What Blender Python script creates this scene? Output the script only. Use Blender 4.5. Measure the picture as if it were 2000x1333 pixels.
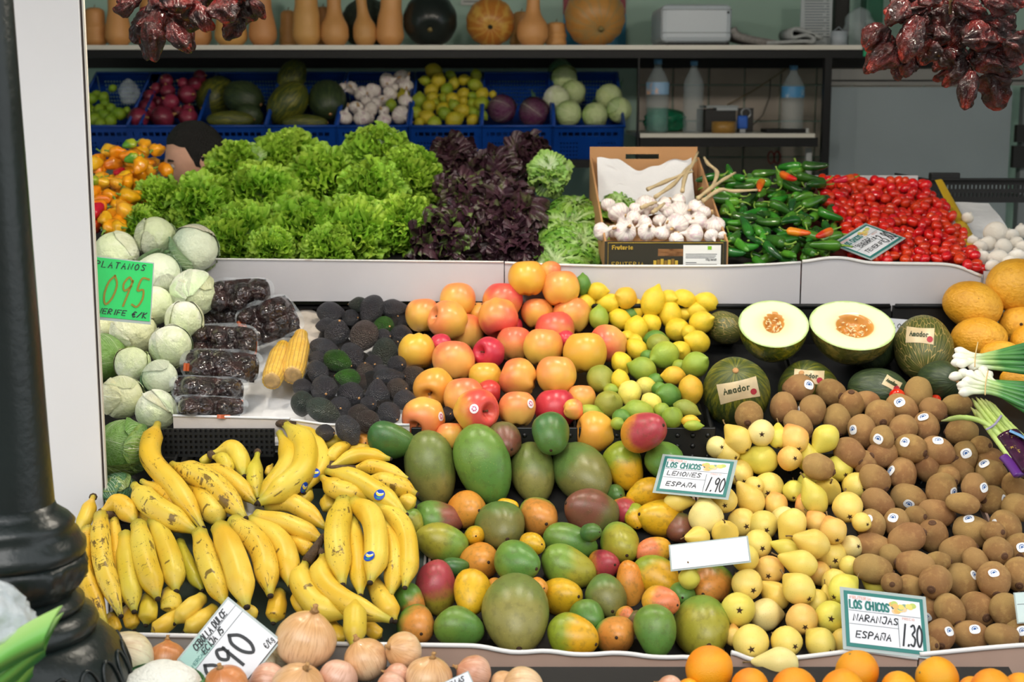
import bpy, math, random
import numpy as np
from mathutils import Vector, Matrix, noise
from mathutils.bvhtree import BVHTree
for o in list(bpy.data.objects): bpy.data.objects.remove(o)
SC = bpy.context.scene
COL = SC.collection
rnd = random.Random(7)
pi = math.pi
# ------------------------------------------------------------ camera, world, light, exposure
F = 2800.0; TH = math.radians(9.4); CAM = Vector((0, 0, 1.65))
FWD = Vector((0, math.cos(TH), -math.sin(TH))); UP = Vector((0, math.sin(TH), math.cos(TH))); RT = Vector((1, 0, 0))
cd = bpy.data.cameras.new('camera'); cam = bpy.data.objects.new('camera', cd); COL.objects.link(cam)
cd.sensor_width = 36; cd.lens = F / 2000 * 36; cam.location = CAM
cam.rotation_euler = (pi / 2 - TH, 0, 0); cd.clip_start = .05
cd.dof.use_dof = True; cd.dof.focus_distance = 3.05; cd.dof.aperture_fstop = 4.5
SC.camera = cam
w = bpy.data.worlds.new('overcast_sky'); SC.world = w; w.use_nodes = True
bg = w.node_tree.nodes['Background']; bg.inputs[0].default_value = (.93, .97, 1.0, 1); bg.inputs[1].default_value = 1.0
sd = bpy.data.lights.new('sun', 'SUN'); sd.energy = 1.6; sd.angle = math.radians(50); sd.color = (1, .97, .92)
so = bpy.data.objects.new('sun', sd); COL.objects.link(so)
so.rotation_euler = Vector((.14, .84, -.48)).to_track_quat('-Z', 'Y').to_euler()
SC.view_settings.view_transform = 'Standard'; SC.view_settings.look = 'None'
SC.view_settings.exposure = 0.62; SC.view_settings.gamma = 1; SC.view_settings.use_curve_mapping = False

# ------------------------------------------------------------ geometry helpers
def ray(px, py): return FWD + RT * ((px - 1000) / F) + UP * ((666.5 - py) / F)
def atY(px, py, Y):
    d = ray(px, py); return CAM + d * (Y / d.y)
def mkplane(y1, D1, y2, D2):
    a = atY(1000, y1, D1); b = atY(1000, y2, D2)
    return (D1, a.z, (b.z - a.z) / (D2 - D1))
def splane(px, py, pl):
    d = ray(px, py); return (pl[1] - pl[2] * pl[0] - CAM.z) / (d.z - pl[2] * d.y)
def onplane(px, py, pl): return CAM + ray(px, py) * splane(px, py, pl)
def proj(p):
    v = Vector(p) - CAM; s = v.dot(FWD)
    return (1000 + F * v.x / s, 666.5 - F * v.dot(UP) / s)
T0 = mkplane(1250, 2.44, 1400, 2.22)
T1 = mkplane(1260, 2.55, 870, 3.10)
T2 = mkplane(820, 3.12, 600, 3.65)
T3 = mkplane(510, 3.70, 330, 4.30)
def zpl(pl, Y): return pl[1] + pl[2] * (Y - pl[0])

def mesh(name, verts, faces, mats=(), smooth=True, midx=None):
    me = bpy.data.meshes.new(name)
    me.from_pydata([tuple(v) for v in verts], [], [tuple(f) for f in faces])
    for m in mats: me.materials.append(m)
    if smooth: me.polygons.foreach_set('use_smooth', [True] * len(me.polygons))
    if midx is not None: me.polygons.foreach_set('material_index', midx)
    me.update(); return me
def fattr(me, name, vals):
    a = me.attributes.new(name, 'FLOAT', 'POINT'); a.data.foreach_set('value', [float(v) for v in vals])
def link(name, data, parent=None, M=None):
    o = bpy.data.objects.new(name, data); COL.objects.link(o)
    if parent is not None: o.parent = parent
    if M is not None: o.matrix_basis = M
    return o
def tag(o, label, cat, group=None):
    o['label'] = label; o['category'] = cat
    if group: o['group'] = group
    return o
def struct(o): o['kind'] = 'structure'; return o
def empty(name, loc=(0, 0, 0)):
    o = bpy.data.objects.new(name, None); COL.objects.link(o); o.location = loc; o.empty_display_size = .05; return o
def adopt(o, parent, PM):           # parent a world-space piece under a placed thing
    o.parent = parent; o.matrix_parent_inverse = PM.inverted(); return o
def basis(x, y, z, loc, s=(1, 1, 1)):
    M = Matrix((x, y, z)).transposed().to_4x4(); M.translation = loc
    return M @ Matrix.Diagonal((s[0], s[1], s[2], 1))

class MB:                            # mesh collector for boxes, tubes and so on
    def __init__(s): s.v = []; s.f = []
    def box(s, lo, hi, bev=0.0):
        x0, y0, z0 = lo; x1, y1, z1 = hi; n = len(s.v)
        if bev <= 0:
            s.v += [(x0,y0,z0),(x1,y0,z0),(x1,y1,z0),(x0,y1,z0),(x0,y0,z1),(x1,y0,z1),(x1,y1,z1),(x0,y1,z1)]
            s.f += [tuple(n + i for i in q) for q in ((0,3,2,1),(4,5,6,7),(0,1,5,4),(1,2,6,5),(2,3,7,6),(3,0,4,7))]
        else:
            b = min(bev, (x1-x0)/2.01, (y1-y0)/2.01, (z1-z0)/2.01)
            import bmesh
            bm = bmesh.new(); bmesh.ops.create_cube(bm, size=1)
            for v in bm.verts: v.co = ((x0+x1)/2 + v.co.x*(x1-x0), (y0+y1)/2 + v.co.y*(y1-y0), (z0+z1)/2 + v.co.z*(z1-z0))
            bmesh.ops.bevel(bm, geom=list(bm.edges), offset=b, segments=2, affect='EDGES', profile=.5)
            bm.verts.index_update()
            s.v += [tuple(v.co) for v in bm.verts]; s.f += [tuple(n + v.index for v in f.verts) for f in bm.faces]; bm.free()
        return s
    def tube(s, pts, rad, seg=8, caps=True, flat=1.0, up=(0, 0, 1)):
        pts = [Vector(p) for p in pts]; n0 = len(s.v); N = len(pts)
        if not hasattr(rad, '__len__'): rad = [rad] * N
        prev = None
        for i, p in enumerate(pts):
            t = (pts[min(i+1, N-1)] - pts[max(i-1, 0)]).normalized()
            if prev is None:
                a = Vector(up); a = a if abs(a.dot(t)) < .95 else Vector((1, 0, 0))
                nx = (a - t * a.dot(t)).normalized()
            else: nx = (prev - t * prev.dot(t)).normalized()
            prev = nx; ny = t.cross(nx)
            for k in range(seg):
                a = 2 * pi * k / seg
                s.v.append(tuple(p + nx * (math.cos(a) * rad[i] * flat) + ny * (math.sin(a) * rad[i])))
        for i in range(N - 1):
            for k in range(seg):
                a = n0 + i * seg + k; b = n0 + i * seg + (k + 1) % seg
                s.f.append((a, b, b + seg, a + seg))
        if caps:
            s.f.append(tuple(n0 + k for k in reversed(range(seg)))); s.f.append(tuple(n0 + (N - 1) * seg + k for k in range(seg)))
        return s
    def lathe(s, prof, seg=20, c=(0, 0, 0), fn=None):
        n0 = len(s.v); R = len(prof)
        for i, (r, z) in enumerate(prof):
            for k in range(seg):
                a = 2 * pi * k / seg; p = (r * math.cos(a), r * math.sin(a), z)
                if fn: p = fn(p, a, i / (R - 1))
                s.v.append((p[0] + c[0], p[1] + c[1], p[2] + c[2]))
        for i in range(R - 1):
            for k in range(seg):
                a = n0 + i * seg + k; b = n0 + i * seg + (k + 1) % seg
                s.f.append((a, b, b + seg, a + seg))
        s.f.append(tuple(n0 + k for k in reversed(range(seg)))); s.f.append(tuple(n0 + (R - 1) * seg + k for k in range(seg)))
        return s
    def grid(s, fn, nu, nv, closed=False):
        n0 = len(s.v)
        for i in range(nu + 1):
            for j in range(nv + 1): s.v.append(tuple(fn(i / nu, j / nv)))
        for i in range(nu):
            for j in range(nv):
                a = n0 + i * (nv + 1) + j; s.f.append((a, a + nv + 1, a + nv + 2, a + 1))
        return s
    def me(s, name, mat, smooth=True): return mesh(name, s.v, s.f, [mat] if mat else [], smooth)
    def ob(s, name, mat, parent=None, smooth=False, M=None): return link(name, s.me(name, mat, smooth), parent, M)

def panel(wd, ht, nx, ny, hole, th, mat, name):
    """a flat panel in XZ, thickness along +Y, with the cells where hole(i,j) is true left open"""
    v = []; f = []
    def P(i, j, k): return k * (nx + 1) * (ny + 1) + j * (nx + 1) + i
    xs = nx if isinstance(nx, list) else None
    for k in (0, 1):
        for j in range(ny + 1):
            for i in range(nx + 1): v.append((wd * (i / nx - .5), th * k, ht * j / ny))
    solid = lambda i, j: 0 <= i < nx and 0 <= j < ny and not hole(i, j)
    for j in range(ny):
        for i in range(nx):
            if not solid(i, j): continue
            f.append((P(i,j,0), P(i+1,j,0), P(i+1,j+1,0), P(i,j+1,0))); f.append((P(i,j,1), P(i,j+1,1), P(i+1,j+1,1), P(i+1,j,1)))
            if not solid(i-1, j): f.append((P(i,j,0), P(i,j+1,0), P(i,j+1,1), P(i,j,1)))
            if not solid(i+1, j): f.append((P(i+1,j,0), P(i+1,j,1), P(i+1,j+1,1), P(i+1,j+1,0)))
            if not solid(i, j-1): f.append((P(i,j,0), P(i,j,1), P(i+1,j,1), P(i+1,j,0)))
            if not solid(i, j+1): f.append((P(i,j+1,0), P(i+1,j+1,0), P(i+1,j+1,1), P(i,j+1,1)))
    return mesh(name, v, f, [mat], False)

# ------------------------------------------------------------ materials
def S(h, g=1.0):
    h = h.lstrip('#'); c = [int(h[i:i+2], 16) / 255 for i in (0, 2, 4)]
    return tuple((x / 12.92 if x <= .04045 else ((x + .055) / 1.055) ** 2.4) * g for x in c)
class NT:
    def __init__(s, name):
        s.m = bpy.data.materials.new(name); s.m.use_nodes = True; s.t = s.m.node_tree
        s.b = s.t.nodes['Principled BSDF']; s.out = s.t.nodes['Material Output']
    def n(s, typ, **kw):
        x = s.t.nodes.new('ShaderNode' + typ)
        for k, v in kw.items(): setattr(x, k, v)
        return x
    def put(s, sock, v):
        if v is None: return
        if isinstance(v, bpy.types.NodeSocket): s.t.links.new(v, sock)
        elif isinstance(v, (tuple, list)) and len(v) == 3 and sock.type == 'RGBA': sock.default_value = (*v, 1)
        else: sock.default_value = v
    def math(s, op, a, b=None, c=None, clamp=False):
        x = s.n('Math', operation=op, use_clamp=clamp); s.put(x.inputs[0], a)
        if b is not None: s.put(x.inputs[1], b)
        if c is not None: s.put(x.inputs[2], c)
        return x.outputs[0]
    def mix(s, f, a, b, mode='MIX'):
        x = s.n('Mix', data_type='RGBA', blend_type=mode); s.put(x.inputs[0], f); s.put(x.inputs[6], a); s.put(x.inputs[7], b); return x.outputs[2]
    def rng(s, v, a, b, c=0., d=1., smooth=True):
        x = s.n('MapRange', interpolation_type='SMOOTHSTEP' if smooth else 'LINEAR'); s.put(x.inputs[0], v)
        for i, q in enumerate((a, b, c, d)): s.put(x.inputs[i + 1], q)
        return x.outputs[0]
    def noise(s, vec, scale, detail=2., rough=.5, dist=0.):
        x = s.n('TexNoise'); s.put(x.inputs['Vector'], vec); x.inputs['Scale'].default_value = scale; x.inputs['Detail'].default_value = detail
        x.inputs['Roughness'].default_value = rough; x.inputs['Distortion'].default_value = dist; return x.outputs[0]
    def vor(s, vec, scale, feat='F1', rand=1.):
        x = s.n('TexVoronoi', feature=feat); s.put(x.inputs['Vector'], vec); x.inputs['Scale'].default_value = scale; x.inputs['Randomness'].default_value = rand
        return x.outputs['Distance']
    def oattr(s, name): return s.n('Attribute', attribute_type='OBJECT', attribute_name=name).outputs['Color']
    def gattr(s, name): return s.n('Attribute', attribute_type='GEOMETRY', attribute_name=name).outputs['Fac']
    def objco(s, jitter=True):
        tc = s.n('TexCoord').outputs['Object']
        if not jitter: return tc, tc
        oi = s.n('ObjectInfo'); a = s.n('VectorMath', operation='ADD'); s.put(a.inputs[0], tc)
        m = s.math('MULTIPLY', oi.outputs['Random'], 37.); cmb = s.n('CombineXYZ')
        for i in range(3): s.put(cmb.inputs[i], m)
        s.put(a.inputs[1], cmb.outputs[0]); return tc, a.outputs[0]
    def bump(s, h, strength=.3, dist=.01):
        x = s.n('Bump'); s.put(x.inputs['Height'], h); x.inputs['Strength'].default_value = strength; x.inputs['Distance'].default_value = dist
        s.put(s.b.inputs['Normal'], x.outputs[0])
    def set(s, **kw):
        for k, v in kw.items(): s.put(s.b.inputs[k.replace('_', ' ')], v)
        return s
    def hsv(s, col, amt, hue=.0):
        oi = s.n('ObjectInfo').outputs['Random']; x = s.n('HueSaturation'); s.put(x.inputs['Color'], col)
        s.put(x.inputs['Value'], s.rng(oi, 0, 1, 1 - amt, 1 + amt, False))
        if hue:
            r2 = s.math('FRACT', s.math('MULTIPLY', oi, 17.3)); s.put(x.inputs['Hue'], s.rng(r2, 0, 1, .5 - hue, .5 + hue, False))
        return x.outputs[0]
def plain(name, col, rough=.5, spec=.5, metal=0., var=0., nscale=0., bump=0., bscale=40., trans=0., alpha=1., coat=0., dirt=None):
    k = NT(name); c = S(col) if isinstance(col, str) else col
    tc, _ = k.objco(False); geo = k.n('NewGeometry').outputs['Position']
    if nscale: c = k.mix(k.rng(k.noise(geo, nscale, 3), .3, .7), c, tuple(x * (1 - var) for x in c))
    if dirt: c = k.mix(k.math('MULTIPLY', k.rng(k.noise(geo, dirt[1], 5, .65), dirt[2], dirt[2] + .12), dirt[3]), c, S(dirt[0]))
    k.set(Base_Color=c, Roughness=rough, Specular_IOR_Level=spec, Metallic=metal, Alpha=alpha, Transmission_Weight=trans, Coat_Weight=coat)
    if bump: k.bump(k.noise(geo, bscale, 3), bump)
    return k.m
def fruit_mat(name, c1=None, c2=None, zlo=-.3, zhi=.5, namp=.5, nsc=1.5, rough=.42, coat=0., spots=None, bump=None, var=.08, hue=.0, spec=.5, sss=0., mott=None):
    """two skin colours meeting in a soft uneven border along the fruit's axis; None takes them from the object"""
    k = NT(name); tc, jc = k.objco()
    sx = k.n('SeparateXYZ'); k.put(sx.inputs[0], tc)
    h = k.math('ADD', k.math('ADD', sx.outputs[2], k.math('MULTIPLY', sx.outputs[0], .35)), k.math('MULTIPLY', k.math('SUBTRACT', k.noise(jc, nsc, 3), .5), namp * 2))
    a = k.oattr('c1') if c1 is None else S(c1); b = k.oattr('c2') if c2 is None else S(c2)
    c = k.mix(k.rng(h, zlo, zhi), a, b)
    if mott: c = k.mix(k.math('MULTIPLY', k.rng(k.noise(jc, mott[1], 4, .6), .48, .68), mott[2]), c, S(mott[0]))
    if spots: c = k.mix(k.math('MULTIPLY', k.rng(k.vor(jc, spots[1]), spots[2], spots[2] * .5), spots[3]), c, S(spots[0]))
    if var: c = k.hsv(c, var, hue)
    k.set(Base_Color=c, Roughness=rough, Coat_Weight=coat, Specular_IOR_Level=spec)
    if sss: k.set(Subsurface_Weight=sss); k.b.inputs['Subsurface Radius'].default_value = (.01, .006, .003); k.b.inputs['Subsurface Scale'].default_value = .5
    if bump: k.bump(k.noise(jc, bump[0], 3) if len(bump) < 3 else k.vor(jc, bump[0]), bump[1], .02)
    return k.m
M = {}
M['kiwi'] = fruit_mat('kiwi_skin', '#b48f58', '#a2794a', namp=.6, rough=.6, spots=('#5f4326', 10., .2, .4), bump=(34., .5), var=.12, hue=.01, spec=.35, mott=('#c09a60', 2.6, .6))
M['pear'] = fruit_mat('pear_skin', None, None, zlo=-.6, zhi=1.2, namp=.6, rough=.42, spots=('#a07a34', 8., .16, .6), bump=(18., .06), var=.06, hue=.008)
M['mango'] = fruit_mat('mango_skin', None, None, zlo=-.35, zhi=.45, namp=.55, nsc=1.3, rough=.36, spots=('#cdbb62', 11., .14, .5), var=.06, mott=('#4c4a26', 3.6, .3), bump=(20., .05))
M['apple'] = fruit_mat('apple_skin', None, None, zlo=-.7, zhi=.8, namp=1.1, nsc=.9, rough=.33, spots=('#f6dc9a', 13., .13, .45), var=.05, hue=.01)
M['lemon'] = fruit_mat('citrus_skin', None, None, zlo=-.5, zhi=.7, namp=.45, rough=.42, bump=(22., .18, 1), var=.07, mott=('#7a8c2c', 2.2, .18))
M['orange'] = fruit_mat('orange_skin', '#f0920a', '#eda414', rough=.42, bump=(26., .22, 1), var=.06, hue=.01)
M['avocado'] = fruit_mat('avocado_skin', None, None, namp=.5, rough=.34, spec=.7, bump=(13., 1., 1), var=.22, spots=('#6e625c', 10., .26, .5), mott=('#4c443e', 2.4, .35))
M['onion'] = None
M['tomato'] = fruit_mat('tomato_skin', '#cc1a10', '#d8301a', namp=.3, rough=.14, var=.08, hue=.006, coat=.4)
M['ymelon'] = fruit_mat('yellow_melon_skin', '#e0a026', '#e6ab34', rough=.46, bump=(9., .25), var=.06, spots=('#8a6420', 3., .09, .8), mott=('#c98a1c', 5., .55))
M['habanero'] = fruit_mat('yellow_pepper_skin', None, None, rough=.24, var=.1, hue=.014, coat=.2, namp=.4)
M['gpepper'] = fruit_mat('green_pepper_skin', None, None, rough=.22, var=.25, hue=.02, coat=.25, namp=.5)
M['mushroom'] = fruit_mat('mushroom_skin', '#efeae2', '#e4dccf', rough=.7, var=.06, spots=('#a08a6a', 5., .08, .5), bump=(9., .2))
M['squash'] = fruit_mat('butternut_skin', '#d8a566', '#c98f52', rough=.5, var=.1, hue=.01, spots=('#a87a44', 6., .1, .4), bump=(6., .12))
M['redonion'] = fruit_mat('red_onion_skin', '#5a1426', '#8a2c44', rough=.34, var=.2, namp=.6)
M['palecab'] = None
M['stem_brown'] = plain('dry_brown_stem', '#6a4a2c', .8)
M['calyx'] = plain('dark_calyx', '#3a2412', .85)
M['scar'] = plain('tan_stem_scar', '#b98a58', .8)
M['nub'] = plain('kiwi_nub', '#5a3c26', .85)
M['stem_green'] = plain('green_stem', '#7ea23c', .55)
M['white'] = plain('white_board', '#c6c4c8', .42, var=.05, nscale=5, dirt=('#8c8078', 9., .66, .5))
M['lip'] = plain('white_plastic_lip', '#e6e4e2', .3, var=.05, nscale=8, dirt=('#8a6a50', 14., .66, .5))
M['paper'] = plain('white_tissue_paper', '#dedfe2', .75, bump=.5, bscale=22)
M['carton'] = plain('brown_cardboard', '#b88a5c', .8, var=.1, nscale=6)
M['cartonw'] = plain('whitened_carton', '#d8cfc8', .75, var=.08, nscale=10, bump=.2)
M['black'] = plain('black_plastic', '#101214', .42)
M['dark'] = plain('dark_metal', '#0b0e11', .5, spec=.3)
M['blue'] = plain('blue_crate_plastic', '#0a44a0', .4, var=.2, nscale=7)
M['bed'] = plain('dark_tray_base', '#1c1a18', .8)
M['post'] = plain('white_painted_post', '#f0eeee', .4, var=.03, nscale=3, dirt=('#7c7670', 26., .72, .5))
M['iron'] = plain('black_painted_iron', '#16201f', .32, var=.35, nscale=6, bump=.12, bscale=60, dirt=('#8a8478', 34., .73, .55))
# ------------------------------------------------------------ the setting
def Zp(py, D): return atY(1000, py, D).z
def Xp(px, D, py=600): return atY(px, py, D).x
struct(MB().box((-7, -9, -.1), (7, 6.2, 0)).ob('floor', plain('grey_paving', '#8d8b88', .8, var=.2, nscale=3)))
WG = plain('pale_green_wall_paint', '#a9c9bd', .6, var=.06, nscale=2)
wall = struct(MB().box((-3.4, 5.98, 0), (3.6, 6.12, 2.95)).ob('wall_back', WG))
TL = plain('beige_grey_tile', '#b9aea2', .4, var=.12, nscale=6)
tm = MB().box((-.071, -.012, -.071), (.071, 0, .071), .003).me('tile', TL, False)
for i in range(9):
    for j in range(5):
        link('tile', tm, wall, Matrix.Translation((Xp(1240, 5.97) + .07 + i * .147, 5.98, 1.80 - j * .147)))
struct(MB().box((-14, -8.6, 0), (14, -8.3, 6.2)).ob('wall_opposite', plain('ochre_facade_across_the_street', '#9a9084', .8, var=.15, nscale=.8)))
struct(MB().box((-3.4, 2.9, 0), (-3.25, 6.0, 2.95)).ob('wall_left', WG))
struct(MB().box((3.4, 2.9, 0), (3.55, 6.0, 2.95)).ob('wall_right', WG))
struct(MB().box((-3.5, 1.75, 2.75), (3.7, 6.12, 2.85)).ob('ceiling', plain('grey_ceiling', '#9a9c9c', .7)))
# white post with its seam strip
D = 2.95
xa = [atY(18, 0, D).x, atY(158, 0, D).x]
P = empty('white_post', (xa[0], D, 0)); MX = Matrix.Translation((-xa[0], -D, 0))
def put(o, parent, base):            # world-space mesh under a parent that only moves
    o.parent = parent; o.matrix_basis = Matrix.Translation(-Vector(base)); return o
b0 = (xa[0], D, 0)
put(MB().box((xa[0], D, 0), (xa[1] - .004, D + .012, 2.74), .002).ob('face_board', M['post']), P, b0)
put(MB().box((xa[1] - .004, D + .006, 0), (xa[1] + .0005, D + .012, 2.74)).ob('seam', plain('dark_seam', '#4a403c', .7)), P, b0)
put(MB().box((xa[1] + .0005, D + .002, 0), (xa[1] + .0045, D + .012, 2.74), .001).ob('edge_strip', plain('cream_strip', '#d8d2c6', .5)), P, b0)
tag(P, 'white painted flat post standing behind the black iron column', 'post')
# cast iron column
D = 2.25; cx = atY(22, 1000, D).x
def cz(py): return Zp(py, D - .05)
s_ = D / F / math.cos(TH)
base = (cx, D, 0); C = empty('iron_column', base)
def ringprof(L): return [(r * s_, cz(y)) for r, y in L]
sh = MB().lathe(ringprof([(86, 1022), (84, 1000), (80, 900), (72, 600), (62, 200), (55, -150), (52, -700)]), 40).ob('shaft', M['iron'], smooth=True); put(sh, C, (0, 0, 0))
col = MB().lathe([(.02, cz(1110))] + ringprof([(136, 1108), (141, 1096), (141, 1082), (133, 1074), (128, 1062), (118, 1050), (122, 1042), (112, 1030), (98, 1020), (88, 1012), (84, 1000)]) , 48).ob('collar', M['iron'], smooth=True); put(col, C, (0, 0, 0))
def orn(p, a, t):
    k = 1 + .05 * math.sin(pi * t) * (math.cos(8 * a) ** 3) + .018 * math.sin(pi * t) * math.cos(32 * a + 8 * t)
    return (p[0] * k, p[1] * k, p[2])
put(MB().lathe(ringprof([(112, 1180), (128, 1160), (138, 1140), (142, 1120), (138, 1106)]), 96, fn=orn).ob('carved_band', M['iron'], smooth=True), C, (0, 0, 0))
put(MB().lathe(ringprof([(122, 1214), (132, 1206), (132, 1196), (118, 1190), (110, 1178)]), 48).ob('moulding_ring', M['iron'], smooth=True), C, (0, 0, 0))
put(MB().lathe(ringprof([(150, 1262), (158, 1240), (150, 1222), (122, 1210)]), 48).ob('moulding_ring', M['iron'], smooth=True), C, (0, 0, 0))
put(MB().lathe(ringprof([(225, 2300), (222, 1420), (214, 1340), (196, 1290), (168, 1262), (150, 1256)]), 48).ob('base_bell', M['iron'], smooth=True), C, (0, 0, 0))
for k in range(22):                  # raised scallops round the bell
    a = 2 * pi * k / 22; pts = []
    for q in range(13):
        t = q / 12; aa = a + .13 * math.cos(pi * t); yy = 1372 - 78 * math.sin(pi * t) ** .7
        rr = np.interp(yy, [1256, 1262, 1290, 1340, 1420], [152, 170, 198, 216, 224]) * s_
        pts.append((cx * 0 + rr * math.cos(aa), rr * math.sin(aa), cz(yy)))
    MB().tube(pts, .003, 6).ob('scallop', M['iron'], C, True)
tag(C, 'black cast iron column with a carved collar and scalloped foot', 'column')

# ------------------------------------------------------------ storage rack behind the stall
DK = 5.25
def bx(name, x0, x1, y0, y1, Da, Db, mat, parent, bev=0.):      # a box given by its front face in pixels at depth Da
    a = atY(x0, y1, Da); b = atY(x1, y0, Da)
    return MB().box((a.x, Da, a.z), (b.x, Db, b.z), bev).ob(name, mat, parent)
R = empty('storage_rack')
WS = plain('white_shelf_board', '#dcd9cf', .45, var=.05, nscale=3)
bx('shelf_board', 120, 1684, 88, 97, DK, 5.95, WS, R)
bx('front_beam', 120, 1990, 97, 113, DK + .015, DK + .055, M['dark'], R)
bx('shelf_board', 1250, 1592, 261, 269, DK + .02, 5.93, WS, R)
bx('front_beam', 1250, 1598, 269, 287, DK + .03, DK + .07, M['dark'], R)
bx('post', 1234, 1250, 113, 1000, DK + .015, DK + .055, M['dark'], R)
bx('post', 1594, 1612, 113, 1000, DK + .015, DK + .055, M['dark'], R)
bx('back_beam', 120, 1990, 112, 133, 5.86, 5.9, M['dark'], R)
a = atY(1571, 420, DK + .1); b = atY(1586, 289, DK + .1)
MB().box((a.x, DK + .1, a.z), (b.x, DK + .12, b.z)).ob('drilled_strip', plain('white_steel_strip', '#b8bcbe', .4), R)
bx('support_rail', 120, 1236, 312, 328, DK + .05, DK + .09, M['dark'], R)
tag(R, 'dark steel storage rack with white shelf boards along the back wall', 'rack')
G = empty('sheet_panel')
bx('sheet', 1612, 1978, 170, 520, 5.42, 5.44, plain('grey_sheet', '#8f9ca2', .45, var=.12, nscale=2, dirt=('#3c4448', 11., .7, .5)), G)
bx('top_rail', 1612, 2010, 135, 167, 5.40, 5.44, plain('grey_rail', '#858583', .5, var=.1, nscale=5), G)
bx('rail_groove', 1612, 2010, 156, 159, 5.396, 5.40, M['dark'], G)
bx('side_post', 1982, 2040, 170, 520, 5.45, 5.5, plain('grey_post', '#7d858a', .5), G)
bx('latch', 1985, 2020, 244, 278, 5.42, 5.45, M['black'], G); bx('latch', 1978, 2020, 285, 328, 5.42, 5.45, M['black'], G)
tag(G, 'large scratched grey sheet panel below a rail beside the storage rack', 'panel')
# poster on the wall behind the big pumpkin
po = empty('poster'); bx('red_field', 1100, 1223, -60, 28, 5.965, 5.975, plain('poster_red', '#8a2430', .5), po)
bx('blue_field', 1100, 1223, 28, 90, 5.965, 5.975, plain('poster_blue', '#1c7ea6', .5), po)
tag(po, 'red and blue poster on the wall behind the large pumpkin', 'poster')
po = empty('wall_notice'); bx('sheet', 900, 942, -30, 10, 5.965, 5.972, plain('notice_paper', '#c8ccca', .6), po)
bx('print_line', 905, 936, 2, 4, 5.963, 5.965, plain('notice_ink', '#6a7072', .6), po)
tag(po, 'small pale notice on the green wall above the striped pumpkin', 'notice')

# ------------------------------------------------------------ stall stand and trays
ST = empty('stall_stand')
DKW = plain('dark_stand_board', '#241f1c', .7, var=.2, nscale=4)
XL, XR = -1.45, 1.35
def slab(pl, off, Ya, Yb, xa, xb, th, mat, name, parent, bump=0.):
    v = []; n = 14
    mb = MB()
    def fn(u, w):
        x = xa + (xb - xa) * u; y = Ya + (Yb - Ya) * w
        return (x, y, zpl(pl, y) - off + (noise.noise((x * 9, y * 9, 1.7)) * bump))
    mb.grid(fn, 24 if bump else 1, 16 if bump else 1)
    k = len(mb.v); mb.v += [(p[0], p[1], p[2] - th) for p in mb.v[:k]]; mb.f = [tuple(reversed(f)) for f in mb.f] ; mb.f += [tuple(i + k for i in reversed(f)) for f in mb.f[:]]
    return mb.ob(name, mat, parent, smooth=bump > 0)
for nm, Y, z1 in (('front_riser', 2.26, zpl(T0, 2.26) - .14), ('middle_riser', 2.62, zpl(T1, 2.62) - .2), ('middle_riser', 3.2, zpl(T2, 3.2) - .24), ('rear_riser', 3.74, zpl(T3, 3.74) - .22), ('rear_riser', 4.33, zpl(T3, 4.33) - .2)):
    MB().box((-.56 if Y < 2.9 else XL, Y, 0), (XR, Y + .02, z1)).ob(nm, DKW, ST)
tag(ST, 'dark wooden stepped stand carrying the fruit and vegetable trays', 'stand')
def tray(name, label, pl, Ya, Yb, px0, px1, pyref, lipline, off=.085, board=(0, 0), bmat=None, lipmat=None, bedmat=None, lipr=.0046, bedbump=0., cat='tray', sides=True):
    t = empty(name); xa = Xp(px0, Ya, pyref); xb = Xp(px1, Ya, pyref)
    slab(pl, off, Ya + .012, Yb, xa, xb, .012, bedmat or M['bed'], 'bed', t, bedbump)
    L = lipline or [(px0, pyref), (px1, pyref)]
    xs = np.linspace(px0, px1, 41); ys = np.interp(xs, [q[0] for q in L], [q[1] for q in L])
    ys = np.convolve(np.pad(ys, 2, 'edge'), np.ones(5) / 5, 'valid')
    top = [atY(x, y, Ya) for x, y in zip(xs, ys)]
    mb = MB(); n = len(top); zb = min(p.z for p in top) - board[0]
    for p in top: mb.v += [(p.x, Ya, p.z), (p.x, Ya, zb), (p.x, Ya + .006, zb), (p.x, Ya + .006, p.z)]
    for i in range(n - 1):
        for k in range(4): mb.f.append((i*4+k, i*4+(k+1)%4, i*4+4+(k+1)%4, i*4+4+k))
    mb.f += [(0, 3, 2, 1), (n*4-4, n*4-3, n*4-2, n*4-1)]
    mb.ob('front_board', bmat or M['white'], t)
    if lipr: MB().tube([(p.x, Ya - .001, p.z) for p in top], lipr, 8).ob('lip', lipmat or M['lip'], t, True)
    if sides:
        for x in (xa + .001, xb - .006):
            m2 = MB(); za, ze = zpl(pl, Ya) - .065, zpl(pl, Yb) - .065
            m2.v = [(x, Ya+.01, za-.03), (x+.005, Ya+.01, za-.03), (x+.005, Yb, ze-.03), (x, Yb, ze-.03), (x, Ya+.01, za), (x+.005, Ya+.01, za), (x+.005, Yb, ze), (x, Yb, ze)]
            m2.f = [(0,3,2,1),(4,5,6,7),(0,1,5,4),(1,2,6,5),(2,3,7,6),(3,0,4,7)]
            m2.ob('side_wall', bmat or M['white'], t)
    tag(t, label, cat); return t
PB = plain('stained_pinkish_board', '#b99c8c', .5, var=.12, nscale=7, dirt=('#5c4436', 13., .62, .6))
BG = plain('grey_plastic_board', '#a8a29c', .45, var=.1, nscale=6)
tray('display_tray', 'shallow tray heaped with spotted yellow bananas behind the onions', T1, 2.5, 3.08, 150, 812, 1252, [(150, 1238), (400, 1243), (640, 1258), (812, 1260)], board=(.09, 0), bmat=BG, bedmat=plain('banana_tray_paper', '#4a5a52', .8))
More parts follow.
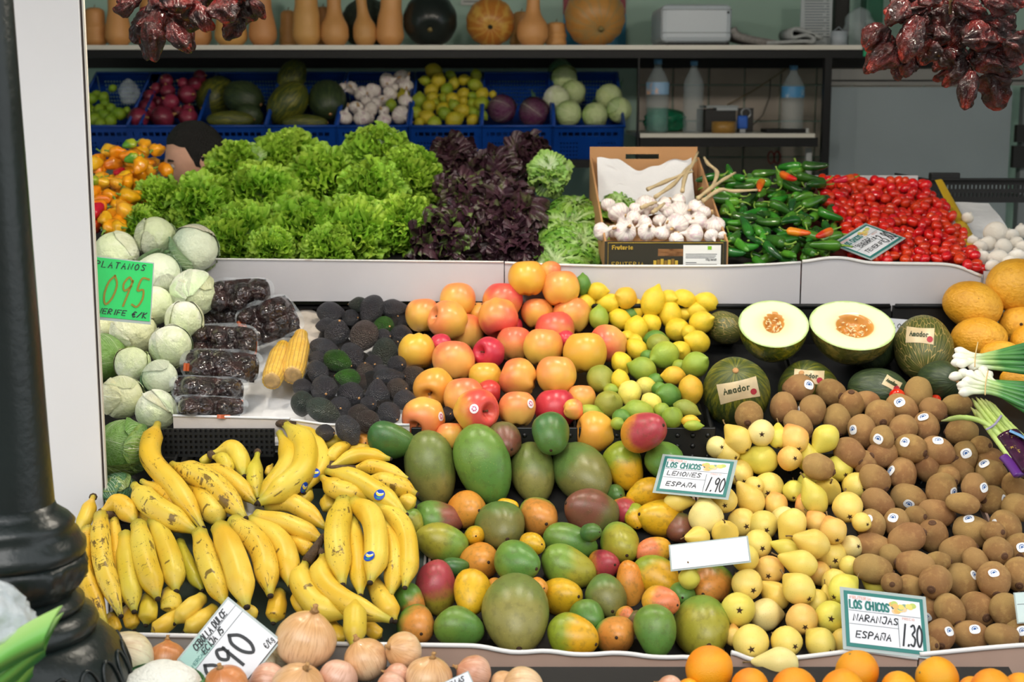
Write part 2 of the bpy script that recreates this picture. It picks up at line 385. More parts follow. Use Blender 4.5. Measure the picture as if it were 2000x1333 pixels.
tray('display_tray', 'wavy lipped white tray heaped with mangoes', T1, 2.5, 3.08, 815, 1425, 1275, [(815, 1260), (950, 1262), (1000, 1279), (1050, 1270), (1090, 1273), (1140, 1284), (1162, 1276), (1237, 1276), (1287, 1289), (1312, 1281), (1425, 1292)], board=(.10, 0), bmat=PB)
tray('display_tray', 'wavy lipped white tray heaped with yellow pears', T1, 2.5, 3.08, 1428, 1792, 1280, [(1428, 1272), (1470, 1292), (1559, 1285), (1640, 1275), (1675, 1269), (1792, 1286)], board=(.10, 0), bmat=PB)
tray('display_tray', 'wavy lipped white tray heaped with brown kiwis', T1, 2.5, 3.08, 1796, 2090, 1270, [(1796, 1279), (1925, 1266), (2000, 1260), (2090, 1262)], board=(.10, 0), bmat=PB)
tray('display_tray', 'low front tray of onions and oranges below the other trays', T0, 2.2, 2.47, 236, 2080, 1440, None, off=.07, board=(.1, 0), bmat=DKW, sides=False)
# middle tier
tray('carton_tray', 'white paper lined carton holding the vacuum packs and corn', T2, 3.12, 3.63, 338, 566, 812, [(338, 812), (566, 818)], off=.07, board=(.042, 0), bmat=M['cartonw'], lipmat=M['paper'], bedmat=M['paper'], lipr=.003, bedbump=.008)
tray('carton_tray', 'white paper lined carton holding the dark avocados', T2, 3.12, 3.63, 570, 800, 828, [(570, 820), (640, 830), (800, 830)], off=.07, board=(.03, 0), bmat=M['cartonw'], lipmat=M['paper'], bedmat=M['paper'], lipr=.003, bedbump=.008)
tray('cabbage_tray', 'deep tray heaped with cabbages beside the white post', T2, 3.0, 3.63, 60, 330, 960, [(60, 965), (330, 965)], off=.16, board=(.04, 0), bmat=M['black'], lipr=0)
def bcrate(label, px0, px1, yt, rim=True):
    t = empty('black_crate'); Ya = 3.12; xa = Xp(px0, Ya, yt); xb = Xp(px1, Ya, yt); zt = Zp(yt, Ya); zb = min(zt - .085, zpl(T2, Ya) - .12)
    slab(T2, .085, Ya + .012, 3.63, xa, xb, .01, M['black'], 'bed', t)
    f = MB().box((xa, Ya, zb), (xb, Ya + .01, zt), .002).ob('front_wall', M['black'], t)
    kn = MB().lathe([(.0001, -.003), (.004, -.002), (.006, 0)], 8).me('boss', M['black'])
    n = max(2, int((xb - xa) / .032))
    for j in range(3):
        for i in range(n):
            link('boss', kn, f, Matrix.Translation((xa + (i + .5) * (xb - xa) / n, Ya, zt - .018 - j * .024)) @ Matrix.Rotation(-pi / 2, 4, 'X'))
    for x in (xa, xb - .006):
        m2 = MB(); za, ze = min(zt - .004, zpl(T2, Ya) - .045), zpl(T2, 3.63) - .045
        m2.v = [(x, Ya+.01, zb), (x+.006, Ya+.01, zb), (x+.006, 3.63, ze-.05), (x, 3.63, ze-.05), (x, Ya+.01, za), (x+.006, Ya+.01, za), (x+.006, 3.63, ze), (x, 3.63, ze)]
        m2.f = [(0,3,2,1),(4,5,6,7),(0,1,5,4),(1,2,6,5),(2,3,7,6),(3,0,4,7)]; m2.ob('side_wall', M['black'], t)
    zr = Zp(597, 3.63)
    MB().box((xa, 3.625, zr - .1), (xb, 3.635, zr)).ob('rear_wall', M['black'], t)
    if rim: MB().tube([(xa + .005, 3.62, zr), (xb - .005, 3.62, zr)], .006, 8).ob('rear_rim', M['dark'], t, True)
    tag(t, label, 'crate'); return t
bcrate('black crate under the heap of large apples', 803, 1128, 836)
bcrate('black crate filled with lemons and limes', 1131, 1398, 836)
bcrate('black crate holding the melon half nearest the lemons', 1401, 1592, 886)
bcrate('black crate holding the melons in front of the tomato tray', 1598, 1846, 886)
bcrate('black crate under the round yellow melons', 1850, 2080, 880)
DKC = plain('dark_mesh_crate', '#0e1112', .6)
t = empty('black_mesh_crate')
me = panel(Xp(535, 3.1, 870) - Xp(318, 3.1, 870), .062, 44, 10, lambda i, j: i % 2 == 1 and j % 2 == 1, .004, DKC, 'front_mesh')
p = atY(426, 893, 3.1); o = link('front_mesh', me, t, Matrix.Translation((p.x, 3.1, p.z)))
MB().box((Xp(318, 3.1, 870), 3.106, p.z), (Xp(535, 3.1, 870), 3.115, p.z + .062)).ob('inner_wall', M['black'], t)
tag(t, 'black mesh crate front behind the bananas below the vacuum packs', 'crate')
# upper tier
W3 = M['white']
tray('display_tray', 'white fronted tray heaped with lettuces', T3, 3.66, 4.3, 395, 984, 510, [(395, 506), (984, 512)], off=.10, board=(.102, 0), lipr=.0025, sides=False)
tray('display_tray', 'white fronted tray with frisee, garlic box and green peppers', T3, 3.66, 4.3, 986, 1564, 515, [(986, 512), (1000, 515), (1180, 520), (1420, 520), (1520, 516), (1564, 512)], off=.10, board=(.102, 0), lipr=.0035, sides=False)
tray('display_tray', 'wavy white fronted tray heaped with cherry tomatoes', T3, 3.66, 4.3, 1567, 1916, 515, [(1567, 512), (1620, 503), (1660, 505), (1690, 514), (1760, 515), (1850, 516), (1885, 524), (1916, 542)], off=.06, board=(.092, 0), lipr=.0045, sides=False, bedmat=plain('red_stained_liner', '#5a1a14', .6))
tray('pepper_tray', 'tray heaped with yellow lantern peppers behind the cabbages', T3, 3.66, 4.3, 120, 390, 500, [(120, 505), (390, 505)], off=.08, board=(.12, 0), lipr=0, bmat=M['black'], sides=False)
tray('mushroom_box', 'paper lined box of white mushrooms beside the tomatoes', T3, 3.66, 4.2, 1922, 2060, 530, [(1922, 530), (2060, 530)], off=.055, board=(.05, 0), lipr=0, bedmat=M['paper'], bedbump=.01, cat='box')
wb = empty('white_back_board'); bx('board', 1590, 1793, 343, 380, 4.31, 4.32, M['white'], wb); tag(wb, 'pale board standing behind the cherry tomatoes', 'board')

# pendant lamps above the trays (out of the frame, under the roof)
for i, x in enumerate((-.75, .15, 1.0)):
    t = empty('pendant_lamp', (x, 3.08, 2.32)); WH = plain('lamp_enamel', '#d8dcd8', .35)
    MB().lathe([(.02, .12), (.04, .11), (.11, .03), (.12, .0), (.112, .004), (.035, .1), (.018, .11)], 28).ob('shade', WH, t, True); MB().tube([(0, 0, .12), (0, 0, .41)], .004, 6).ob('cord', M['black'], t, True)
    k = NT('lamp_bulb_glow'); k.set(Base_Color=(1, .95, .85), Emission_Color=(1, .9, .76), Emission_Strength=12.); MB().lathe([(.004, -.01), (.022, 0), (.03, .025), (.022, .055), (.012, .08)], 18).ob('bulb', k.m, t, True)
    ld = bpy.data.lights.new('lamp_light', 'POINT'); ld.energy = 13.; ld.color = (1, .9, .77); ld.shadow_soft_size = .05
    lo = bpy.data.objects.new('lamp_light', ld); COL.objects.link(lo); lo.parent = t; lo.location = (0, 0, -.06)
    tag(t, ['enamel pendant lamp above the bananas', 'enamel pendant lamp above the mangoes', 'enamel pendant lamp above the kiwis'][i], 'lamp', 'pendant lamps over the stall')
# ------------------------------------------------------------ fruit shapes (unit radius, axis along z)
BV = {}
def fmesh(name, mat, A, f=None, seg=24, rings=16, lump=.03, lsc=1.3, seed=0, sq=1., extra=None, flat=1.):
    mb = MB(); prof = []
    for i in range(rings + 1):
        t = pi * i / rings; z = -math.cos(t); r = math.sin(t) ** sq
        if i in (0, rings): r = .004
        prof.append((r * (f(z) if f else 1.), z * A))
    def fn(p, a, t):
        x, y, z = p
        if extra: x, y, z = extra(x, y, z, a)
        k = 1 + lump * noise.noise((x * lsc + seed * 7.1, y * lsc, z * lsc + seed))
        return (x * k, y * k * flat, z * k)
    mb.lathe(prof, seg, fn=fn)
    me = mb.me(name, mat); mb_b = BVHTree.FromPolygons([Vector(v) for v in mb.v], mb.f)
    me['A'] = A; BV[me.name] = mb_b
    return me
def sstep(a, b, x): t = max(0, min(1, (x - a) / (b - a))); return t * t * (3 - 2 * t)
V = {}
V['kiwi'] = [fmesh('kiwi', M['kiwi'], 1.2, sq=.86, lump=.06, seed=i) for i in range(3)]
V['mango'] = [fmesh('mango', M['mango'], 1.25, f=lambda z: 1 - .14 * z, lump=.10, lsc=.9, seed=i, flat=.92, extra=lambda x, y, z, a: (x + .1 * z * z - .05, y, z)) for i in range(4)]
V['mangobig'] = [fmesh('mango', M['mango'], 1.4, f=lambda z: 1.0 - .10 * z, lump=.06, lsc=.8, seed=9 + i, flat=.92) for i in range(2)]
V['pear'] = [fmesh('pear', M['pear'], 1.32, f=lambda z: .5 + .54 * sstep(-1.0, .25, z), lump=.06, lsc=1., seed=i, rings=20, extra=lambda x, y, z, a: (x, y, z - .06 * math.exp(-(x * x + y * y) / .02) * (z > 0))) for i in range(3)]
V['avocado'] = [fmesh('avocado', M['avocado'], 1.3, f=lambda z: 1.0 - .30 * sstep(-.1, 1, z), lump=.05, seed=i) for i in range(3)]
def lem(x, y, z, a):
    r = math.hypot(x, y)
    return (x, y, z + .26 * math.exp(-(r / .22) ** 2) * (1 if z > 0 else -.35))
V['lemon'] = [fmesh('lemon', M['lemon'], 1.12, lump=.06, seed=i, extra=lem, rings=22) for i in range(4)]
def app(x, y, z, a):
    r = math.hypot(x, y)
    if z > 0: z -= .55 * math.exp(-(r / .30) ** 2)
    else: z += .28 * math.exp(-(r / .28) ** 2); z -= .04 * math.cos(5 * a) * sstep(.1, .5, r) * sstep(0, -.7, z)
    return (x, y, z)
V['apple'] = [fmesh('apple', M['apple'], .98, f=lambda z: 1.0 + .05 * z, lump=.06, lsc=1., seed=i, extra=app, rings=24, seg=28, sq=.9) for i in range(3)]
V['orange'] = [fmesh('orange', M['orange'], .97, lump=.03, seed=i) for i in range(2)]
def onion_mat():
    k = NT('onion_skin'); tc, jc = k.objco(); sx = k.n('SeparateXYZ'); k.put(sx.inputs[0], tc)
    an = k.math('ARCTAN2', sx.outputs[1], sx.outputs[0]); cmb = k.n('CombineXYZ'); k.put(cmb.inputs[0], k.math('MULTIPLY', an, 4.)); k.put(cmb.inputs[1], k.math('MULTIPLY', sx.outputs[2], .5)); k.put(cmb.inputs[2], k.math('MULTIPLY', k.n('ObjectInfo').outputs['Random'], 30.))
    st = k.noise(cmb.outputs[0], 3.5, 4, .65); c = k.mix(k.rng(k.math('ADD', sx.outputs[2], k.math('MULTIPLY', k.noise(jc, 1.6, 3), 1.2)), .1, 1.5), k.oattr('c1'), k.oattr('c2')); c = k.mix(k.math('MULTIPLY', k.rng(st, .45, .7), .45), c, S('#a8683c')); c = k.mix(k.math('MULTIPLY', k.rng(st, .42, .28), .5), c, S('#f2dcb8'))
    k.set(Base_Color=c, Roughness=.28, Coat_Weight=.25); k.bump(st, .12, .02); return k.m
M['onion'] = onion_mat()
def oni(x, y, z, a):
    r = math.hypot(x, y); return (x, y, z + .16 * math.exp(-(r / .16) ** 2) * (1 if z > 0 else -.1))
V['onion'] = [fmesh('onion', M['onion'], .93, lump=.05, seed=i, extra=oni, rings=22, seg=28) for i in range(3)]
V['redonion'] = [fmesh('red_onion', M['redonion'], .93, lump=.05, seed=5 + i, extra=oni, rings=18) for i in range(2)]
V['tomato'] = [fmesh('tomato', M['tomato'], 1.06 + .12 * i, lump=.03, seed=i, seg=16, rings=10) for i in range(3)]
V['ymelon'] = [fmesh('melon', M['ymelon'], 1.1, lump=.03, seed=i, seg=32) for i in range(2)]
V['mushroom'] = [fmesh('mushroom', M['mushroom'], .72, lump=.08, seed=i) for i in range(2)]
def gar(n, lean):
    def g(x, y, z, a):
        r = math.hypot(x, y); k = 1 + .075 * abs(math.cos(a * n / 2)) * sstep(-.95, -.3, z) - .04
        zz = z + .75 * math.exp(-(r / .17) ** 2) * (z > 0)
        return (x * k, y * k, zz)
    return g
def skin_lines(name, base, streak, n, rough=.5, sc=1., amt=.6):
    k = NT(name); tc, jc = k.objco(); sx = k.n('SeparateXYZ'); k.put(sx.inputs[0], tc)
    an = k.math('ARCTAN2', sx.outputs[1], sx.outputs[0])
    w = k.math('SINE', k.math('ADD', k.math('MULTIPLY', an, float(n)), k.math('MULTIPLY', k.noise(jc, 2., 2), 6.)))
    c = k.mix(k.math('MULTIPLY', k.rng(w, .2, 1.), amt), S(base), S(streak)); c = k.mix(k.rng(k.noise(jc, 1.7, 2), .5, .75), c, S(streak))
    k.set(Base_Color=k.hsv(c, .08), Roughness=rough); return k.m
M['garlic'] = skin_lines('garlic_skin', '#eee8e0', '#cdb4bc', 17, .5, amt=.5)
V['garlic'] = [fmesh('garlic', M['garlic'], .82, lump=.07, seed=i, extra=gar(9 + i, 0), rings=22, seg=36) for i in range(3)]
# green melon skin: dark green with streaks; netted one with corky lines
def gm_mat(name, base, streak, net):
    k = NT(name); tc, jc = k.objco(); sx = k.n('SeparateXYZ'); k.put(sx.inputs[0], tc)
    an = k.math('ARCTAN2', sx.outputs[1], sx.outputs[0]); cmb = k.n('CombineXYZ')
    k.put(cmb.inputs[0], k.math('MULTIPLY', an, 3.2)); k.put(cmb.inputs[1], k.math('MULTIPLY', sx.outputs[2], .8)); k.put(cmb.inputs[2], k.n('ObjectInfo').outputs['Random'])
    c = k.mix(k.rng(k.noise(cmb.outputs[0], 2.2, 5, .7), .42, .66), S(base), S(streak))
    h = k.noise(cmb.outputs[0], 3., 4)
    if net:
        v = k.n('TexVoronoi', feature='DISTANCE_TO_EDGE'); k.put(v.inputs['Vector'], cmb.outputs[0]); v.inputs['Scale'].default_value = 2.6
        ln = k.rng(v.outputs['Distance'], .05, .015); c = k.mix(ln, c, S('#b39a5a')); h = ln
    k.set(Base_Color=c, Roughness=.4); k.bump(h, .3, .01); return k.m
M['gmelon'] = gm_mat('green_melon_skin', '#3c4a20', '#7c7a22', False)
M['nmelon'] = gm_mat('netted_melon_skin', '#4a5226', '#5f6428', True)
M['dmelon'] = gm_mat('dark_melon_skin', '#2f3f28', '#455430', False)
for kk in ('gmelon', 'nmelon', 'dmelon'): V[kk] = [fmesh('green_melon', M[kk], 1.25, lump=.04, seed=len(kk) + i, seg=36, rings=24) for i in range(1)]

# small parts shared by all copies
PM = {}
PM['nub'] = MB().lathe([(.27, -.06), (.25, .03), (.19, .06), (.15, .04), (.11, .10), (.06, .12), (.004, .10)], 12).me('nub', M['nub'])
star = MB(); star.v = [(0, 0, .06)] + [((.23 if k % 2 == 0 else .09) * math.cos(pi * k / 5), (.23 if k % 2 == 0 else .09) * math.sin(pi * k / 5), .045 if k % 2 == 0 else .05) for k in range(10)]
star.f = [(0, 1 + k, 1 + (k + 1) % 10) for k in range(10)]; PM['calyx'] = star.me('calyx', M['calyx'], False)
def stemmesh(name, L, r, mat, bend=.3): return MB().tube([(bend * L * t * t, 0, L * t) for t in (0, .3, .65, 1)], [r * 1.2, r, r * .9, r * 1.4], 7).me(name, mat)
PM['pstem'] = stemmesh('stem', .42, .055, plain('pear_stem', '#7a6038', .8))
PM['astem'] = stemmesh('stem', .24, .04, M['stem_brown'])
PM['scar'] = MB().lathe([(.10, -.02), (.085, .03), (.02, .035), (.004, .03)], 10).me('stem_scar', M['scar'])
tuft = MB()
for i in range(9):
    a = 2.4 * i; tuft.tube([(0, 0, 0), (.07 * math.cos(a), .07 * math.sin(a), .12), (.17 * math.cos(a + .5), .17 * math.sin(a + .5), .17 + .05 * (i % 3))], [.02, .014, .004], 4)
PM['tuft'] = tuft.me('root_tuft', plain('dry_roots', '#a8865c', .9))
def neckfn(p, a, t): return (p[0] * (1 + .25 * math.sin(3 * a + 4 * t)), p[1] * (1 + .25 * math.cos(2 * a)), p[2])
PM['neck'] = MB().lathe([(.17, -.06), (.09, .04), (.075, .12), (.10, .19), (.03, .17)], 10, fn=neckfn).me('dry_neck', plain('dry_onion_neck', '#b58a56', .8))
PM['gneck'] = MB().lathe([(.17, -.1), (.13, .2), (.12, .34), (.004, .33)], 9, fn=neckfn).me('cut_neck', plain('garlic_neck', '#c9a678', .8))
PM['spot'] = MB().lathe([(.09, -.01), (.07, .03), (.004, .035)], 8).me('blossom_scar', M['calyx'])
PM['ltip'] = MB().lathe([(.07, -.02), (.05, .02), (.004, .01)], 8).me('stem_button', plain('citrus_button', '#8a7a3a', .8))

# stickers
def sticker_mat(name, white, ink, kind):
    k = NT(name); tc = k.n('TexCoord').outputs['Object']; sx = k.n('SeparateXYZ'); k.put(sx.inputs[0], tc); x, y = sx.outputs[0], sx.outputs[1]
    r = k.math('SQRT', k.math('ADD', k.math('POWER', k.math('ABSOLUTE', x), 2.), k.math('POWER', k.math('ABSOLUTE', y), 2.)))
    if kind == 'kiwi':
        f = k.math('MULTIPLY', k.rng(r, .62, .56), k.rng(k.math('SUBTRACT', y, k.math('MULTIPLY', x, .2)), -.18, -.12)); c = k.mix(f, S(white), S(ink)); f2 = k.rng(k.math('ABSOLUTE', k.math('SUBTRACT', r, .36)), .09, .06)
        c = k.mix(k.math('MULTIPLY', f2, f), c, S('#dfe6ee'))
    elif kind == 'apple':
        f = k.rng(k.math('ABSOLUTE', k.math('SUBTRACT', r, .42)), .2, .12); c = k.mix(f, S(white), S(ink)); c = k.mix(k.rng(k.noise(tc, 5.), .5, .55), c, S(white))
    else:
        arc = k.math('ADD', y, k.math('MULTIPLY', k.math('MULTIPLY', x, x), -.7)); f = k.math('MULTIPLY', k.rng(k.math('ABSOLUTE', k.math('ADD', arc, .12)), .2, .14), k.rng(k.math('ABSOLUTE', x), .8, .7))
        c = k.mix(f, S('#1746b4'), S('#e8d84a')); f3 = k.math('MULTIPLY', k.rng(k.math('ABSOLUTE', k.math('SUBTRACT', arc, .16)), .09, .05), k.rng(k.math('ABSOLUTE', x), .7, .6)); c = k.mix(f3, c, S('#f4f2ea'))
        c = k.mix(k.math('MULTIPLY', k.rng(y, -.45, -.5), k.rng(r, .75, .65)), c, S('#2f9e6a'))
    k.set(Base_Color=c, Roughness=.3); return k.m
def stk(name, mat, sx=1., sy=1., sq=2.6):
    mb = MB(); n = 28; mb.v.append((0, 0, 0))
    for q in (.5, 1.):
        for i in range(n):
            a = 2 * pi * i / n; c, s = math.cos(a), math.sin(a); rr = q / (abs(c) ** sq + abs(s) ** sq) ** (1 / sq)
            x, y = rr * c * sx, rr * s * sy; mb.v.append((x, y, -.14 * (x * x + y * y)))
    for i in range(n):
        j = (i + 1) % n; mb.f += [(0, 1 + i, 1 + j), (1 + i, 1 + n + i, 1 + n + j, 1 + j)]
    return mb.me(name, mat)
PM['sk'] = stk('sticker', sticker_mat('kiwi_sticker_print', '#eef0f2', '#2a5a9a', 'kiwi'), 1., .9)
PM['sa'] = stk('sticker', sticker_mat('apple_sticker_print', '#f6eef2', '#c0307a', 'apple'), .92, 1., 2.)
PM['sb'] = stk('sticker', sticker_mat('banana_sticker_print', '#ffffff', '#1746b4', 'ban'), 1.05, 1., 2.)
def add_sticker(o, Mo, me_s, px, py, r_px, rot=0.):
    """put a sticker where the view ray through (px, py) meets the fruit's skin"""
    inv = Mo.inverted(); d = ray(px, py); a = inv @ CAM; b = inv @ (CAM + d * 10)
    bv = BV[o.data.name]; hit, nrm, idx, dist = bv.ray_cast(a, (b - a).normalized())
    if hit is None: return None
    pw = Mo @ hit; nw = (inv.transposed().to_3x3() @ nrm).normalized()
    s = (pw - CAM).dot(FWD) / F * r_px
    x = RT * math.cos(rot) + Vector((0, 0, -1)) * math.sin(rot); x = (x - nw * x.dot(nw)).normalized(); y = nw.cross(x)
    Ms = basis(x, y, nw, pw + nw * (.0012 + .04 * s), (s, s, s))
    k = link('sticker', me_s); k.parent = o; k.matrix_parent_inverse = inv; k.matrix_basis = Ms
    return k

# ------------------------------------------------------------ placing by pile plane
BEDD = {T0: .07, T1: .085, T2: .08, T3: .09}
GROW = {'mango': 1.07, 'kiwi': 1.06, 'pear': 1.06, 'apple': 1.03, 'lemon': 1.05, 'lime': 1.05}
YMAX = {T1: 3.115, T2: 3.655, T3: 4.6}
PLACED = []                          # (centre, radius) of everything solid
PILES = {}
def orient(px, py, dr, tilt):
    v = -ray(px, py).normalized(); r = (RT - v * RT.dot(v)).normalized(); dn = v.cross(r) * -1
    if dn.z > 0: dn = -dn
    a = math.radians(dr); ax = r * math.cos(a) + dn * math.sin(a)
    return (ax * math.cos(tilt) + v * math.sin(tilt)).normalized(), v
def place(rows, pl, name, meshes, kind, parts=(), push=True, lvl_r=.9, tol=.96, jit=0.):
    """rows: dict(x,y,a,b,d,lv,n,...) ; nearer the viewer first; later ones sink back along the sight line until free"""
    out = []
    for r in sorted(rows, key=lambda q: -(q['y'] + 55 * q.get('lv', 0))):
        mvar = r.get('mesh') or meshes[rnd.randrange(len(meshes))]; A = mvar['A']
        if kind in GROW and 'grown' not in r: r['a'] *= GROW[kind]; r['b'] *= GROW[kind]; r['grown'] = 1
        s0 = splane(r['x'], r['y'], r.get('pl', pl)); lim = r.get('ymax', YMAX.get(r.get('pl', pl), 99.)); rad = math.sqrt(r['a'] * r['b']) * s0 / F
        s0 = min(s0, (lim - rad) / ray(r['x'], r['y']).y); rad = math.sqrt(r['a'] * r['b']) * s0 / F
        s = s0 - r.get('lv', 0) * rad * lvl_r
        d = ray(r['x'], r['y']); cmax = min(s0 + 2.6 * rad, max(s0, (lim - rad * .9) / d.y))
        pl_ = r.get('pl', pl); ratio = r['a'] / max(r['b'], 1e-3)
        if ratio >= A: tilt = 0.; sz = ratio / A
        else:
            ratio = max(ratio, 1.0001 if A > 1 else A * .99); q = (A * A - ratio * ratio) / (A * A - 1) if A != 1 else .3
            q = max(0., min(1., q)); tilt = math.asin(math.sqrt(q)) * .95; sz = 1.
        if A <= 1: tilt = math.radians(r.get('t', 8 if r.get('n') else 35)); sz = 1.
        if r.get('n'): tilt = -tilt
        ax, v = orient(r['x'], r['y'], r['d'], tilt)
        def reach(axis, b_, l_, u): q = axis.dot(u); return 1 / math.sqrt(q * q / (l_ * l_) + (1 - q * q) / (b_ * b_))
        if push:
            c = CAM + d * s; near = [e for e in PLACED if (e[0] - c).length < .34]
            for it in range(90):
                c = CAM + d * s; bm = r['b'] * s / F; lm = bm * A * sz; free = True
                for e in near:
                    u = c - e[0]; L = u.length
                    if L < 1e-4: free = False; break
                    u = u / L
                    if L < tol * (reach(ax, bm, lm, u) + reach(e[1], e[2], e[3], u)): free = False; break
                if free or s > cmax or (s > s0 and not r.get('deep') and zpl(pl_, c.y) - c.z > BEDD.get(pl_, .3) - .8 * bm): break
                s += rad * .05
        c = CAM + d * s; k = s / F; bm = r['b'] * k
        xx = ax.orthogonal().normalized(); ang = rnd.uniform(0, 2 * pi) if 'spin' not in r else r['spin']
        xx = Matrix.Rotation(ang, 3, ax) @ xx; yy = ax.cross(xx)
        Mo = basis(xx, yy, ax, c, (bm, bm, bm * sz))
        o = link(name, mvar, None, Mo); PLACED.append((c, ax, bm, bm * A * sz))
        for kk in ('c1', 'c2'):
            if kk in r: o[kk] = [float(t) for t in r[kk]]
        for pn, pm, zpos, flip in parts:
            z0 = {'top': A, 'bot': -A}.get(zpos, zpos if not isinstance(zpos, str) else A)
            hit = BV[mvar.name].ray_cast(Vector((.012, .012, 3 if z0 > 0 else -3)), Vector((0, 0, -1 if z0 > 0 else 1)))[0]
            zz = hit.z if hit else z0
            link(pn, pm, o, Matrix.Translation((0, 0, zz)) @ (Matrix.Rotation(pi, 4, 'X') if z0 < 0 else Matrix.Identity(4)))
        r['o'] = o; r['M'] = Mo; r['c'] = c; r['kind'] = kind; out.append(r); PILES.setdefault(kind, []).append(r)
    return out
ORD = ['nearest', 'second nearest', 'third nearest', 'fourth nearest', 'fifth nearest', 'sixth nearest', 'seventh nearest', 'eighth nearest', 'ninth nearest', 'tenth nearest', 'eleventh nearest', 'twelfth nearest', 'thirteenth nearest', 'fourteenth nearest', 'fifteenth nearest', 'sixteenth nearest', 'seventeenth nearest', 'eighteenth nearest', 'nineteenth nearest', 'twentieth nearest']
SECT = ['right of', 'below right of', 'below', 'below left of', 'left of', 'above left of', 'above', 'above right of']
def autolabel(kind, noun, cat, group, marks):
    """each label: how it looks, then its rank by distance on one side of a thing that is easy to find"""
    rows = PILES.get(kind, []); bins = {}
    for r in rows:
        if r.get('label'): continue
        m = min(marks, key=lambda q: math.hypot(q[1] - r['x'], q[2] - r['y']))
        dx, dy = r['x'] - m[1], r['y'] - m[2]
        if math.hypot(dx, dy) < 1: r['label'] = f"{r.get('look', '')} {noun}, namely {m[0]}".strip(); continue
        sec = int(((math.degrees(math.atan2(dy, dx)) + 22.5) % 360) // 45)
        bins.setdefault((m[0], sec), []).append((math.hypot(dx, dy), id(r), r))
    for (m, sec), L in bins.items():
        for i, (_, _, r) in enumerate(sorted(L)):
            lk = r.get('look', ''); q = ORD[min(i, len(ORD) - 1)]
            r['label'] = f"{(lk + ' ') if lk else ''}{noun}, {q} {SECT[sec]} {m}"
    for r in rows:
        if r.get('o'): tag(r['o'], r['label'], cat, group)
def parse(txt, keys='x y a b d'):
    out = []
    for ln in txt.strip().splitlines():
        for it in ln.split(';'):
            p = it.split()
            if not p: continue
            r = {k: float(v) for k, v in zip(keys.split(), p[:5])}; ex = p[5:]
            for e in ex:
                if e == 'n': r['n'] = 1
                elif e.startswith('l') and e[1:].lstrip('-').replace('.', '').isdigit(): r['lv'] = float(e[1:])
                elif e.startswith('s') and ',' in e: r['stk'] = tuple(float(t) for t in e[1:].split(','))
                elif e.startswith('t') and e[1:].isdigit(): r['t'] = float(e[1:])
                else: r['code'] = e
            out.append(r)
    return out
# ------------------------------------------------------------ landmarks used in labels (what, x, y)
LM = {'lemcard': ('the lemons price card', 1357, 930), 'orcard': ('the oranges price card', 1732, 1214), 'blank': ('the blank white card', 1385, 1083),
      'tomcard': ('the tomato price card', 1697, 471), 'ascard': ('the asparagus bunch', 1930, 850), 'green': ('the green price card', 236, 565)}
# ------------------------------------------------------------ front tray: onions and oranges
ONC = {'t': ('#efcda4', '#dcaa74', 'tan'), 'w': ('#e4e2c4', '#dcc9a4', 'pale greenish'), 'p': ('#e6b8a0', '#cf9070', 'pinkish'), 'o': ('#dc9a66', '#cc8048', 'coppery')}
rows = parse('''246 1290 52 56 215 w; 325 1290 36 38 270 o n; 441 1340 40 43 250 o l1; 597 1251 53 60 285 t l0.6 t25; 582 1345 45 52 290 t t40; 660 1328 38 40 120 p n
714 1290 46 44 245 t t20 l0.3; 788 1272 34 37 195 t t40 l0.5; 838 1326 42 46 280 t t30; 925 1316 34 36 200 p t20; 775 1322 25 26 200 p n; 525 1335 38 40 180 p n
508 1300 34 34 200 w n; 548 1282 26 26 200 w n; 985 1338 34 28 300 t t20; 1022 1345 36 42 180 t n; 764 1343 28 30 180 p n; 1308 1345 26 26 200 p n''')
for r in rows: c = ONC[r['code']]; r['c1'], r['c2'], r['look'] = S(c[0]), S(c[1]), c[2]
on = place(rows, T0, 'onion', V['onion'], 'onion', [('dry_neck', PM['neck'], 'top', 0)])
for r in on:
    if r['x'] in (597., 582., 788., 838.): link('root_tuft', PM['tuft'], r['o'], Matrix.Translation((.1, .05, .98)))
autolabel('onion', 'onion', 'onion', 'onions in the front tray', [('the large onion beside the banana stem', 597, 1251 + 1e-3), ('the diagonal onion price card', 455, 1260), ('the mango tray lip', 960, 1262)])
rows = parse('''1385 1308 47 47 60 t20; 1465 1344 38 38 0; 1552 1350 45 45 0; 1674 1312 42 42 250 t30; 1646 1352 44 44 0 l0.7; 1756 1348 36 36 0; 1830 1326 41 42 200 t35; 1936 1348 41 41 0; 1992 1347 32 32 0; 1897 1348 26 26 0; 1345 1350 24 24 0''')
place(rows, T0, 'orange', V['orange'], 'orange', [('stem_button', PM['ltip'], 'top', 0)])
autolabel('orange', 'bright orange', 'orange', 'oranges in the front tray', [('the oranges price card', 1732, 1214), ('the pear on the tray lip', 1514, 1295)])

